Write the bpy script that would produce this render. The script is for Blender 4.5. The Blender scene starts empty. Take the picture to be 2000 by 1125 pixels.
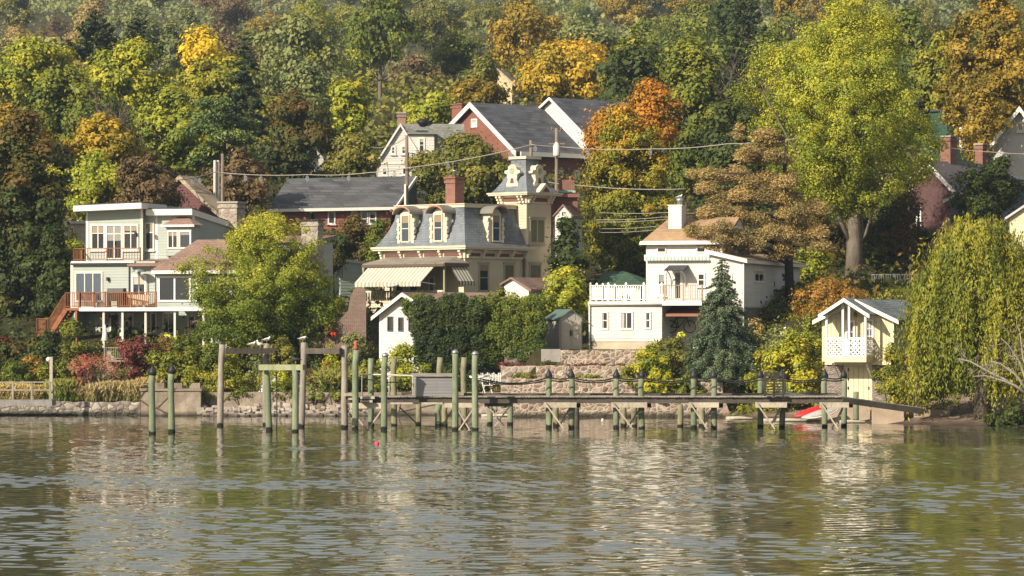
import bpy, math, random
import numpy as np
from mathutils import Vector, Matrix
R = math.radians
SC = bpy.context.scene
COL = SC.collection
# ---------------------------------------------------------------- camera maths
F, CAMY, CH, HZ = 6809.0, -160.0, 4.5, 647.0
def S(Y): return (Y - CAMY) / F                       # metres per photo pixel at depth Y
def WX(px, Y): return (px - 1000.0) * S(Y)
def WZ(py, Y): return CH - (py - HZ) * S(Y)
def P(px, py, Y): return Vector((WX(px, Y), Y, WZ(py, Y)))

# ---------------------------------------------------------------- objects
def tag(o, label=None, cat=None, group=None, kind=None):
    if label: o['label'] = label
    if cat: o['category'] = cat
    if group: o['group'] = group
    if kind: o['kind'] = kind
    return o
def empty(name, loc=(0, 0, 0), rz=0.0, label=None, cat=None, group=None):
    o = bpy.data.objects.new(name, None)
    o.empty_display_size = .3
    COL.objects.link(o); o.location = loc; o.rotation_euler = (0, 0, rz)
    return tag(o, label, cat, group)

class MB:
    """collects shapes, builds one mesh object"""
    def __init__(s): s.v = []; s.f = []; s.m = []; s.cur = 0; s.sm = []
    def add(s, vs, fs, smooth=False):
        n = len(s.v); s.v += [tuple(v) for v in vs]
        for f in fs: s.f.append(tuple(i + n for i in f)); s.m.append(s.cur); s.sm.append(smooth)
        return s
    def box(s, x0, x1, y0, y1, z0, z1):
        if x0 > x1: x0, x1 = x1, x0
        if y0 > y1: y0, y1 = y1, y0
        if z0 > z1: z0, z1 = z1, z0
        return s.add([(x0,y0,z0),(x1,y0,z0),(x1,y1,z0),(x0,y1,z0),(x0,y0,z1),(x1,y0,z1),(x1,y1,z1),(x0,y1,z1)],
              [(0,3,2,1),(4,5,6,7),(0,1,5,4),(1,2,6,5),(2,3,7,6),(3,0,4,7)])
    def bar(s, a, b, w, h=None, up=(0, 0, 1)):
        """rectangular bar from a to b, w across, h in the up direction"""
        a = Vector(a); b = Vector(b); h = w if h is None else h
        d = (b - a).normalized(); up = Vector(up)
        if abs(d.dot(up)) > .99: up = Vector((0, 1, 0)) if abs(d.y) < .9 else Vector((1, 0, 0))
        r = d.cross(up).normalized() * (w / 2); u = r.cross(d).normalized() * (h / 2)
        vs = [a-r-u, a+r-u, a+r+u, a-r+u, b-r-u, b+r-u, b+r+u, b-r+u]
        return s.add(vs, [(0,1,2,3),(7,6,5,4),(0,4,5,1),(1,5,6,2),(2,6,7,3),(3,7,4,0)])
    def tube(s, pts, rad, n=8, caps=True, smooth=True):
        pts = [Vector(p) for p in pts]
        if not hasattr(rad, '__len__'): rad = [rad] * len(pts)
        vs = []; fs = []; ref = None
        for i, p in enumerate(pts):
            d = (pts[min(i+1, len(pts)-1)] - pts[max(i-1, 0)]).normalized()
            if ref is None: ref = Vector((1, 0, 0)) if abs(d.x) < .9 else Vector((0, 1, 0))
            u = (ref - d * ref.dot(d)).normalized(); w = d.cross(u); ref = u
            for k in range(n):
                a = 2 * math.pi * k / n
                vs.append(p + (u * math.cos(a) + w * math.sin(a)) * rad[i])
        for i in range(len(pts) - 1):
            for k in range(n):
                k2 = (k + 1) % n
                fs.append((i*n+k, i*n+k2, (i+1)*n+k2, (i+1)*n+k))
        s.add(vs, fs, smooth)
        if caps:
            b = len(s.v) - len(vs)
            s.f.append(tuple(b + k for k in reversed(range(n)))); s.m.append(s.cur); s.sm.append(False)
            e = b + (len(pts)-1) * n
            s.f.append(tuple(e + k for k in range(n))); s.m.append(s.cur); s.sm.append(False)
        return s
    def lathe(s, prof, c=(0, 0, 0), n=12, smooth=True):
        """prof: (radius, z) from bottom to top"""
        return s.tube([(c[0], c[1], c[2] + z) for r, z in prof], [max(r, .001) for r, z in prof], n, True, smooth)
    def prism(s, poly, a, b, axis='y'):
        """poly in the plane across the axis ((x,z) for y, (y,z) for x, (x,y) for z), from a to b"""
        def q(p, t):
            return (p[0], t, p[1]) if axis == 'y' else (t, p[0], p[1]) if axis == 'x' else (p[0], p[1], t)
        n = len(poly)
        vs = [q(p, a) for p in poly] + [q(p, b) for p in poly]
        fs = [tuple(range(n)), tuple(reversed(range(n, 2*n)))]
        fs += [(i, i+n, (i+1) % n + n, (i+1) % n) for i in range(n)]
        return s.add(vs, fs)
    def slab(s, quad, t, down=True):
        """thick sheet under a planar polygon"""
        q = [Vector(p) for p in quad]; nrm = (q[1]-q[0]).cross(q[2]-q[0]).normalized()
        if nrm.z < 0: q.reverse(); nrm = -nrm
        n = len(q); vs = q + [p - nrm * t for p in q]
        return s.add(vs, [tuple(range(n)), tuple(reversed(range(n, 2*n)))] + [(i+n, (i+1) % n + n, (i+1) % n, i) for i in range(n)])
    def build(s, name, mats, parent=None, loc=None, rz=0.0, fix=True):
        if name in SPLIT and parent is not None:
            ps = split_mb(s)
            if len(ps) > 1:
                r = [p._build(name, mats, parent, loc, rz, fix) for p in ps]; return r[0]
        return s._build(name, mats, parent, loc, rz, fix)
    def laps(s, pitch):
        """lapped boards laid on every upright face"""
        for f in list(s.f):
            vs = [Vector(s.v[i]) for i in f]; n = Vector((0, 0, 0))
            for a, c in zip(vs, vs[1:] + vs[:1]): n += a.cross(c)
            if n.length < .3 or abs(n.normalized().z) > .05: continue
            n.normalize(); cen = sum(vs, Vector((0, 0, 0))) / len(vs)
            if s.ctr is not None and n.dot(cen - s.ctr) < 0: n = -n
            z0, z1 = min(v.z for v in vs), max(v.z for v in vs)
            def cut(z):
                r = []
                for a, c in zip(vs, vs[1:] + vs[:1]):
                    if (a.z - z) * (c.z - z) < 0: r.append(a.lerp(c, (z - a.z) / (c.z - a.z)))
                return (r[0], r[1]) if len(r) == 2 else None
            k = math.ceil(z0 / pitch)
            while k * pitch < z1 - .02:
                lo = max(k * pitch, z0 + .003); hi = min((k + 1) * pitch, z1 - .003); k += 1
                if hi - lo < .03: continue
                A, B = cut(lo), cut(hi)
                if not A or not B or (A[0] - A[1]).length < .1: continue
                if (A[0] - A[1]).dot(B[0] - B[1]) < 0: B = (B[1], B[0])
                o = n * .02; i = n * .003
                s.add([A[0] + o, A[1] + o, B[1] + i, B[0] + i, A[0] + i, A[1] + i], [(0, 1, 2, 3), (4, 5, 1, 0)])
    ctr = None
    def _build(s, name, mats, parent=None, loc=None, rz=0.0, fix=True):
        m0 = mats[0] if isinstance(mats, (list, tuple)) else mats
        if 'lap' in m0.keys():
            vs = [Vector(v) for v in s.v]; s.ctr = sum(vs, Vector((0, 0, 0))) / len(vs)
            s.laps(m0['lap']); fix = True
        me = bpy.data.meshes.new(name)
        me.from_pydata(s.v, [], s.f)
        if not isinstance(mats, (list, tuple)): mats = [mats]
        for m in mats: me.materials.append(m)
        me.polygons.foreach_set('material_index', s.m)
        me.polygons.foreach_set('use_smooth', s.sm)
        me.update()
        if fix:
            import bmesh
            bm = bmesh.new(); bm.from_mesh(me); bmesh.ops.recalc_face_normals(bm, faces=bm.faces); bm.to_mesh(me); bm.free()
        o = bpy.data.objects.new(name, me); COL.objects.link(o)
        if parent: o.parent = parent
        if loc is not None: o.location = loc
        if rz: o.rotation_euler = (0, 0, rz)
        return o

def split_mb(b, gap=.02):
    """the separate pieces of a collected shape, touching ones kept together"""
    par = list(range(len(b.v)))
    def find(i):
        while par[i] != i: par[i] = par[par[i]]; i = par[i]
        return i
    for f in b.f:
        for i in f[1:]: par[find(i)] = find(f[0])
    comp = {}
    for fi, f in enumerate(b.f): comp.setdefault(find(f[0]), []).append(fi)
    boxes = []
    for fs in comp.values():
        vs = [b.v[i] for fi in fs for i in b.f[fi]]
        boxes.append([[min(v[k] for v in vs) for k in range(3)], [max(v[k] for v in vs) for k in range(3)], fs])
    ch = True
    while ch:
        ch = False
        for i in range(len(boxes)):
            for j in range(i + 1, len(boxes)):
                A, B = boxes[i], boxes[j]
                if all(A[0][k] - gap <= B[1][k] and B[0][k] - gap <= A[1][k] for k in range(3)):
                    boxes[i] = [[min(A[0][k], B[0][k]) for k in range(3)], [max(A[1][k], B[1][k]) for k in range(3)], A[2] + B[2]]; boxes.pop(j); ch = True; break
            if ch: break
    out = []
    for _, _, fs in boxes:
        m = MB(); mp = {}
        for fi in fs:
            for i in b.f[fi]:
                if i not in mp: mp[i] = len(m.v); m.v.append(b.v[i])
            m.f.append(tuple(mp[i] for i in b.f[fi])); m.m.append(b.m[fi]); m.sm.append(b.sm[fi])
        out.append(m)
    return out
SPLIT = {'crossarm', 'corner_board', 'scroll', 'tower_bracket', 'tower_panel', 'awning_arm', 'balcony_brace', 'panel', 'bracket', 'downpipe', 'hinge', 'canopy_bracket', 'balcony_post', 'roundel', 'dormer_panel', 'vent_pipe', 'stone_base', 'annex_wall', 'fascia', 'stone_bench'}
def copy_thing(root, loc=None, rz=None, label=None):
    r = root.copy(); COL.objects.link(r)
    if loc is not None: r.location = loc
    if rz is not None: r.rotation_euler = (0, 0, rz)
    if label: r['label'] = label
    for ch in list(root.children):
        c = ch.copy(); COL.objects.link(c); c.parent = r
        for g in list(ch.children):
            d = g.copy(); COL.objects.link(d); d.parent = c
    return r

# ---------------------------------------------------------------- materials
MATS = {}
LG = 2.0
class NT:
    def __init__(s, name):
        s.m = bpy.data.materials.new(name); s.m.use_nodes = True
        s.t = s.m.node_tree; s.n = s.t.nodes; s.n.clear()
        s.out = s.n.new('ShaderNodeOutputMaterial')
    def node(s, ty, **kw):
        n = s.n.new(ty)
        for k, v in kw.items():
            if k in n.inputs.keys():
                if hasattr(v, 'is_linked') or isinstance(v, bpy.types.NodeSocket): s.t.links.new(v, n.inputs[k])
                else: n.inputs[k].default_value = v
            else: setattr(n, k, v)
        return n
    def ln(s, a, b): s.t.links.new(a, b)
    def math(s, op, a, b=None, clamp=False):
        n = s.n.new('ShaderNodeMath'); n.operation = op; n.use_clamp = clamp
        for i, v in enumerate((a, b)):
            if v is None: continue
            if isinstance(v, bpy.types.NodeSocket): s.ln(v, n.inputs[i])
            else: n.inputs[i].default_value = v
        return n.outputs[0]
    def ramp(s, fac, stops, interp='LINEAR'):
        n = s.n.new('ShaderNodeValToRGB'); s.ln(fac, n.inputs[0]); e = n.color_ramp.elements
        n.color_ramp.interpolation = interp
        while len(e) > len(stops): e.remove(e[-1])
        while len(e) < len(stops): e.new(.5)
        for el, (p, c) in zip(e, stops): el.position = p; el.color = c if len(c) == 4 else (*c, 1)
        return n.outputs[0]
    def mix(s, fac, a, b, blend='MIX'):
        n = s.n.new('ShaderNodeMix'); n.data_type = 'RGBA'; n.blend_type = blend
        for i, v in ((0, fac), (6, a), (7, b)):
            if isinstance(v, bpy.types.NodeSocket): s.ln(v, n.inputs[i])
            else: n.inputs[i].default_value = v if i == 0 else ((*v, 1) if len(v) == 3 else v)
        return n.outputs[2]
    def coord(s, kind='Object'):
        return s.n.new('ShaderNodeTexCoord').outputs[kind]
    def noise(s, vec, scale, detail=4, rough=.55, stretch=None):
        if stretch:
            mp = s.n.new('ShaderNodeMapping'); s.ln(vec, mp.inputs[0]); mp.inputs['Scale'].default_value = stretch; vec = mp.outputs[0]
        n = s.n.new('ShaderNodeTexNoise'); s.ln(vec, n.inputs['Vector'])
        n.inputs['Scale'].default_value = scale; n.inputs['Detail'].default_value = detail; n.inputs['Roughness'].default_value = rough
        return n.outputs[0]
    def xyz(s, vec):
        n = s.n.new('ShaderNodeSeparateXYZ'); s.ln(vec, n.inputs[0]); return n.outputs
    def comb(s, x, y, z):
        n = s.n.new('ShaderNodeCombineXYZ')
        for i, v in enumerate((x, y, z)):
            if isinstance(v, bpy.types.NodeSocket): s.ln(v, n.inputs[i])
            else: n.inputs[i].default_value = v
        return n.outputs[0]
    def bump(s, h, strength, dist=.02):
        n = s.n.new('ShaderNodeBump'); s.ln(h, n.inputs['Height']); n.inputs['Strength'].default_value = strength; n.inputs['Distance'].default_value = dist
        return n.outputs[0]
    def bsdf(s, col, rough=.7, normal=None, metal=0, spec=.3, **kw):
        n = s.n.new('ShaderNodeBsdfPrincipled')
        if isinstance(col, bpy.types.NodeSocket): s.ln(col, n.inputs['Base Color'])
        else: n.inputs['Base Color'].default_value = (*col, 1)
        if isinstance(rough, bpy.types.NodeSocket): s.ln(rough, n.inputs['Roughness'])
        else: n.inputs['Roughness'].default_value = rough
        n.inputs['Metallic'].default_value = metal; n.inputs['Specular IOR Level'].default_value = spec
        if normal is not None: s.ln(normal, n.inputs['Normal'])
        s.ln(n.outputs[0], s.out.inputs[0]); return n
def vary(nt, col, v, scale=1.5, vec=None, detail=5):
    """base colour with soft uneven wear"""
    vec = vec or nt.coord()
    f = nt.noise(vec, scale, detail, .6)
    f = nt.ramp(f, [(.3, (0, 0, 0)), (.7, (1, 1, 1))])
    return nt.mix(f, tuple(c * (1 - v) for c in col), tuple(min(c * (1 + v * .6), .95) for c in col))

def m_paint(name, col, v=.12, rough=.55, bump=.15):
    if name in MATS: return MATS[name]
    t = NT(name); vec = t.coord()
    nm = t.bump(t.noise(vec, 20, 3), bump, .01)
    t.bsdf(vary(t, col, v, 1.2, vec), rough, nm); MATS[name] = t.m; return t.m
def m_siding(name, col, pitch=.17, v=.08, bump=.9):
    """lapped boards: every board leans out to its bottom edge"""
    if name in MATS: return MATS[name]
    t = NT(name); vec = t.coord(); z = t.xyz(vec)[2]
    fr = t.math('FRACT', t.math('DIVIDE', z, pitch))
    h = t.math('SUBTRACT', 1.0, fr)
    nm = t.bump(t.noise(vec, 6, 4, .6, (.4, .4, 3)), .25, .01)
    board = t.node('ShaderNodeTexWhiteNoise', noise_dimensions='1D')
    t.ln(t.math('FLOOR', t.math('DIVIDE', z, pitch)), board.inputs['W'])
    c = vary(t, col, v, .8, vec)
    c = t.mix(t.math('MULTIPLY', board.outputs[0], .35), c, tuple(k * .82 for k in col))
    gr = t.noise(vec, 1.3, 6, .7, (.6, .6, .25))
    c = t.mix(t.ramp(gr, [(.5, (0, 0, 0)), (.75, (.6, .6, .6))]), c, tuple(k * .66 for k in col))
    t.bsdf(c, .6, nm); t.m['lap'] = pitch; MATS[name] = t.m; return t.m
def m_batten(name, col, pitch=.2):
    if name in MATS: return MATS[name]
    t = NT(name); vec = t.coord(); o = t.xyz(vec); u = t.math('ADD', o[0], o[1])
    fr = t.math('FRACT', t.math('DIVIDE', t.math('ADD', u, 50.0), pitch))
    h = t.ramp(fr, [(0, (0, 0, 0)), (.06, (0, 0, 0)), (.09, (1, 1, 1)), (.95, (1, 1, 1)), (1, (0, 0, 0))])
    t.bsdf(vary(t, col, .1, 1.5, vec), .6, t.bump(h, .9, .04)); MATS[name] = t.m; return t.m
def m_shingle(name, col, w=.35, h=.16, v=.3, rough=.85, moss=None):
    if name in MATS: return MATS[name]
    t = NT(name); vec = t.coord(); o = t.xyz(vec)
    u = t.comb(t.math('ADD', o[0], t.math('MULTIPLY', o[1], .37)), t.math('ADD', t.math('MULTIPLY', o[2], 1.3), t.math('MULTIPLY', o[1], .02)), 0.0)
    b = t.node('ShaderNodeTexBrick', Vector=u); b.inputs['Scale'].default_value = 1
    b.inputs['Color1'].default_value = (*[c*(1-v) for c in col], 1); b.inputs['Color2'].default_value = (*[c*(1+v) for c in col], 1)
    b.inputs['Mortar'].default_value = (*[c*.6 for c in col], 1); b.inputs['Mortar Size'].default_value = .014 + h * .05
    b.inputs['Brick Width'].default_value = w; b.inputs['Row Height'].default_value = h; b.inputs['Bias'].default_value = 0
    c = b.outputs[0]
    st = t.ramp(t.noise(vec, .5, 6, .65), [(.38, (0, 0, 0)), (.7, (.85, .85, .85))])
    c = t.mix(st, c, moss or tuple(k * 1.5 for k in col))
    t.bsdf(c, rough, t.bump(b.outputs['Fac'], .5, -.02), spec=.2); MATS[name] = t.m; return t.m
def m_brick(name, c1, c2, mortar, w=.22, h=.075):
    if name in MATS: return MATS[name]
    t = NT(name); vec = t.coord(); o = t.xyz(vec)
    u = t.comb(t.math('ADD', o[0], o[1]), o[2], 0.0)
    b = t.node('ShaderNodeTexBrick', Vector=u); b.inputs['Scale'].default_value = 1
    b.inputs['Color1'].default_value = (*c1, 1); b.inputs['Color2'].default_value = (*c2, 1); b.inputs['Mortar'].default_value = (*mortar, 1)
    b.inputs['Mortar Size'].default_value = .01; b.inputs['Brick Width'].default_value = w; b.inputs['Row Height'].default_value = h
    c = t.mix(t.ramp(t.noise(vec, 1.2, 6, .7), [(.4, (0, 0, 0)), (.8, (.55, .55, .55))]), b.outputs[0], tuple(k*.5 for k in c1))
    t.bsdf(c, .85, t.bump(b.outputs['Fac'], .5, -.015), spec=.2); MATS[name] = t.m; return t.m
def m_stone(name, cols, mortar, scale=2.6, edge=.06, bump=.8, wet=None, stretch=(1, 1, 1.25)):
    """rubble: cells of several colours in mortar"""
    if name in MATS: return MATS[name]
    t = NT(name); vec = t.coord()
    wob = t.noise(vec, 2.5, 3)
    mp = t.node('ShaderNodeMapping'); t.ln(vec, mp.inputs[0]); mp.inputs['Scale'].default_value = stretch
    ad = t.node('ShaderNodeVectorMath', operation='ADD'); t.ln(mp.outputs[0], ad.inputs[0])
    t.ln(t.comb(t.math('MULTIPLY', wob, .35), t.math('MULTIPLY', wob, .2), t.math('MULTIPLY', wob, .3)), ad.inputs[1])
    v1 = t.node('ShaderNodeTexVoronoi', Vector=ad.outputs[0], feature='F1'); v1.inputs['Scale'].default_value = scale
    v2 = t.node('ShaderNodeTexVoronoi', Vector=ad.outputs[0], feature='DISTANCE_TO_EDGE'); v2.inputs['Scale'].default_value = scale
    n = len(cols); cell = t.xyz(v1.outputs['Color'])[0]
    c = t.ramp(cell, [(i / (n - 1), cc) for i, cc in enumerate(cols)])
    c = t.mix(t.ramp(t.noise(vec, 9, 5, .7), [(.35, (0, 0, 0)), (.8, (.6, .6, .6))]), c, tuple(k * .55 for k in cols[0]))
    ed = t.ramp(v2.outputs['Distance'], [(0, (1, 1, 1)), (edge * .6, (1, 1, 1)), (edge, (0, 0, 0))])
    c = t.mix(ed, c, mortar)
    rough = .85
    if wet:
        g = t.node('ShaderNodeNewGeometry').outputs['Position']; z = t.xyz(g)[2]
        zz = t.math('ADD', z, t.math('MULTIPLY', t.noise(g, 1.5, 4), .35))
        w = t.ramp(zz, [(0, (1, 1, 1)), (wet, (.9, .9, .9)), (min(wet + .22, 1), (0, 0, 0))])
        c = t.mix(w, c, (.022, .02, .012))
    hh = t.math('MINIMUM', v2.outputs['Distance'], .25)
    t.bsdf(c, rough, t.bump(hh, bump, .15), spec=.25); MATS[name] = t.m; return t.m
def m_wood(name, col, dark=None, v=.25, grain=(8, 8, .8), bump=.3, rough=.8, wet=None, tint=None):
    """weathered timber with grain along local z (or as given)"""
    if name in MATS: return MATS[name]
    t = NT(name); vec = t.coord(); dark = dark or tuple(c * .5 for c in col)
    g = t.noise(vec, 3, 6, .65, grain)
    c = t.mix(t.ramp(g, [(.3, (0, 0, 0)), (.7, (1, 1, 1))]), dark, col)
    c = t.mix(t.ramp(t.noise(vec, 2.2, 6, .75, (1.6, 1.6, .45)), [(.52, (0, 0, 0)), (.62, (.8, .8, .8))]), c, tuple(k * .8 for k in dark))
    c = t.mix(t.ramp(t.noise(vec, .9, 5, .6), [(.45, (0, 0, 0)), (.75, (.7, .7, .7))]), c, tint or tuple(k * (1 + v) for k in col))
    oi = t.node('ShaderNodeObjectInfo').outputs['Random']
    c = t.mix(t.math('MULTIPLY', oi, .3), c, dark)
    if wet:
        gp = t.node('ShaderNodeNewGeometry').outputs['Position']; z = t.xyz(gp)[2]
        zz = t.math('ADD', z, t.math('MULTIPLY', t.math('SUBTRACT', t.noise(gp, 3, 3), .5), .3))
        w = t.ramp(zz, [(0, (1, 1, 1)), (wet, (1, 1, 1)), (min(1, wet + .06), (0, 0, 0))])
        c = t.mix(w, c, (.012, .012, .008))
    t.bsdf(c, rough, t.bump(g, bump, .02), spec=.2); MATS[name] = t.m; return t.m
def m_glass(name='window glass', col=(.014, .018, .024), rough=.06):
    if name in MATS: return MATS[name]
    t = NT(name); oi = t.node('ShaderNodeObjectInfo').outputs['Random']
    vec = t.coord('Object')
    c = t.mix(oi, tuple(k * .5 for k in col), tuple(k * 2.2 for k in col))
    t.bsdf(c, rough, t.bump(t.noise(vec, 1.2, 2), .06, .05), spec=.55); MATS[name] = t.m; return t.m
def m_plain(name, col, rough=.6, metal=0, spec=.3):
    if name in MATS: return MATS[name]
    t = NT(name); vec = t.coord()
    t.bsdf(vary(t, col, .15, 3, vec), rough, None, metal, spec); MATS[name] = t.m; return t.m
def m_stripe(name, c1, c2, pitch=.3, axis=0, frac=.5):
    if name in MATS: return MATS[name]
    t = NT(name); o = t.xyz(t.coord())[axis]
    fr = t.math('FRACT', t.math('DIVIDE', t.math('ADD', o, 40.0), pitch))
    c = t.mix(t.math('LESS_THAN', fr, frac), c1, c2)
    t.bsdf(vary_mul(t, c), .8); MATS[name] = t.m; return t.m
def vary_mul(t, c):
    return t.mix(t.ramp(t.noise(t.coord(), 2, 5), [(.4, (0, 0, 0)), (.8, (.35, .35, .35))]), c, (.25, .23, .18))
def m_leaf(name, stops, trans=.3, rough=.6):
    """foliage: colour by leaf 'tone' through a ramp of real leaf colours"""
    if name in MATS: return MATS[name]
    t = NT(name)
    a = t.node('ShaderNodeAttribute', attribute_name='tone', attribute_type='GEOMETRY')
    r = t.node('ShaderNodeObjectInfo').outputs['Random']
    f = t.math('ADD', a.outputs['Fac'], t.math('MULTIPLY', t.math('SUBTRACT', r, .5), .16), True)
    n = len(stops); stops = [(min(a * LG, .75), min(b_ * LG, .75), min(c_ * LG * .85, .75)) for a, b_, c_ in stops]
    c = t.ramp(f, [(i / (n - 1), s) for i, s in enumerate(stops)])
    d = t.node('ShaderNodeBsdfPrincipled'); t.ln(c, d.inputs['Base Color']); d.inputs['Roughness'].default_value = rough; d.inputs['Specular IOR Level'].default_value = .25
    tr = t.node('ShaderNodeBsdfTranslucent'); t.ln(c, tr.inputs[0])
    mx = t.node('ShaderNodeMixShader'); mx.inputs[0].default_value = trans
    t.ln(d.outputs[0], mx.inputs[1]); t.ln(tr.outputs[0], mx.inputs[2]); t.ln(mx.outputs[0], t.out.inputs[0])
    MATS[name] = t.m; return t.m
# ================================================================ terrain
SHORE = [(-300, 27), (-40, 26.2), (-8, 26.2), (.55, 26.2), (.65, 22.4), (10.7, 22.4), (12.5, 18), (16, 13.5), (20, 6.5), (28, 3.5), (45, 1.5), (300, -2)]
HILL = [(0, 3), (36, 3.6), (50, 6.0), (75, 10.8), (125, 17), (200, 25), (300, 34.5), (420, 49), (560, 67), (700, 85), (850, 104), (1000, 118), (1200, 124)]
def lerp(tab, x):
    if x <= tab[0][0]: return tab[0][1]
    for (x0, y0), (x1, y1) in zip(tab, tab[1:]):
        if x <= x1: return y0 + (y1 - y0) * (x - x0) / (x1 - x0)
    return tab[-1][1]
def sstep(a, b, x):
    t = min(max((x - a) / (b - a), 0), 1); return t * t * (3 - 2 * t)
LEFT = [(-60, -2.5), (-8, -1.2), (0.2, -1.0), (.25, 1.12), (3, 1.6), (7, 2.6), (11, 3.4), (40, 4.0)]
MID = [(-60, -2.5), (-8, -1.2), (0.2, -.7), (.25, 1.9), (1.95, 1.92), (2.0, 2.6), (3.95, 2.62), (4.0, 3.42), (16, 3.7), (40, 4.0)]
BEACH = [(-60, -2.5), (-8, -.8), (0, 0), (6, .6), (9, 1.0), (14, 2.6), (22, 5.0), (40, 6.2)]
def hnoise(x, y):
    return (math.sin(x * .031 + 1.3) * math.cos(y * .027 + .4) + .5 * math.sin(x * .083 + y * .061))
def gz(x, y):
    d = y - lerp(SHORE, x)
    l, m, b = lerp(LEFT, d), lerp(MID, d), lerp(BEACH, d)
    if x < -19.9 and d > .24: l -= .44 * (1 - sstep(2.5, 8, d))
    wm = 1.0 if x > .59 else 0.0; wb = sstep(10.9, 11.4, x)
    n = l * (1 - wm) + m * wm; n = n * (1 - wb) + b * wb
    h = lerp(HILL, y)
    if x > 11: h += 1.9 * sstep(11, 13, x) * (1 - sstep(42, 60, y))
    if y > 130: h += hnoise(x, y) * 3.0 * sstep(130, 260, y)
    w = sstep(33, 41, y)
    return n * (1 - w) + h * w
def build_terrain():
    xs = [-420, -300, -220, -160, -120, -90, -70, -56] + [-48 + .6 * i for i in range(160)] + [50, 60, 75, 95, 125, 165, 225, 310, 420]
    ys = [-200, -60, -20, -8, -4] + [-2 + .35 * i for i in range(126)] + [43 + 1.0 * i for i in range(12)] + [56, 60, 65, 70, 76, 84, 92, 100, 110, 120, 132, 145, 160, 180, 200, 225, 250, 275, 300, 330, 360, 400, 440, 480, 520, 560, 610, 660, 720, 800, 900, 1050, 1200]
    V = [(x, y, gz(x, y)) for y in ys for x in xs]; nx = len(xs)
    groups = {'beach': [], 'lawn': [], 'hillside_ground': []}
    for j in range(len(ys) - 1):
        for i in range(nx - 1):
            xc = (xs[i] + xs[i+1]) / 2; yc = (ys[j] + ys[j+1]) / 2; d = yc - lerp(SHORE, xc)
            q = (j*nx+i, j*nx+i+1, (j+1)*nx+i+1, (j+1)*nx+i)
            if d < (10 if xc > 11 else .3): k = 'beach'
            elif (2.6 < xc < 11.2 and 4 < d < 12) or (xc < -26.5 and 0 < d < 5.5): k = 'lawn'
            else: k = 'hillside_ground'
            groups[k].append(q)
    t = NT('beach sand'); vec = t.coord()
    g = t.noise(vec, 1.1, 8, .7); pb = t.node('ShaderNodeTexVoronoi', Vector=vec); pb.inputs['Scale'].default_value = 9
    c = t.ramp(g, [(.3, (.10, .065, .045)), (.5, (.21, .15, .11)), (.7, (.30, .23, .175))])
    c = t.mix(.35, c, pb.outputs['Color'], 'SOFT_LIGHT')
    z = t.xyz(vec)[2]; zz = t.math('ADD', z, t.math('MULTIPLY', t.noise(vec, .7, 4), .3))
    c = t.mix(t.ramp(zz, [(.2, (1, 1, 1)), (.42, (0, 0, 0))]), c, (.05, .035, .024))
    t.bsdf(c, .85, t.bump(t.noise(vec, 6, 8, .75), .7, .12)); beach = t.m
    t = NT('lawn grass'); vec = t.coord()
    c = t.ramp(t.noise(vec, 1.4, 8, .75), [(.3, (.035, .055, .012)), (.55, (.075, .085, .02)), (.75, (.13, .11, .04))])
    t.bsdf(c, .9, t.bump(t.noise(vec, 14, 5, .7), .9, .1)); lawn = t.m
    t = NT('leaf litter'); vec = t.coord()
    c = t.ramp(t.noise(vec, .35, 10, .75), [(.28, (.018, .022, .008)), (.45, (.045, .048, .014)), (.6, (.08, .06, .02)), (.75, (.12, .075, .025))])
    t.bsdf(c, .95, t.bump(t.noise(vec, 1.2, 10, .8), 1, .6)); litter = t.m
    for k, m in (('beach', beach), ('lawn', lawn), ('hillside_ground', litter)):
        idx = sorted({i for q in groups[k] for i in q}); mp = {a: b for b, a in enumerate(idx)}
        b = MB(); b.add([V[i] for i in idx], [tuple(mp[i] for i in q) for q in groups[k]], True)
        tag(b.build(k, m, fix=False), kind='structure')

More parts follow.
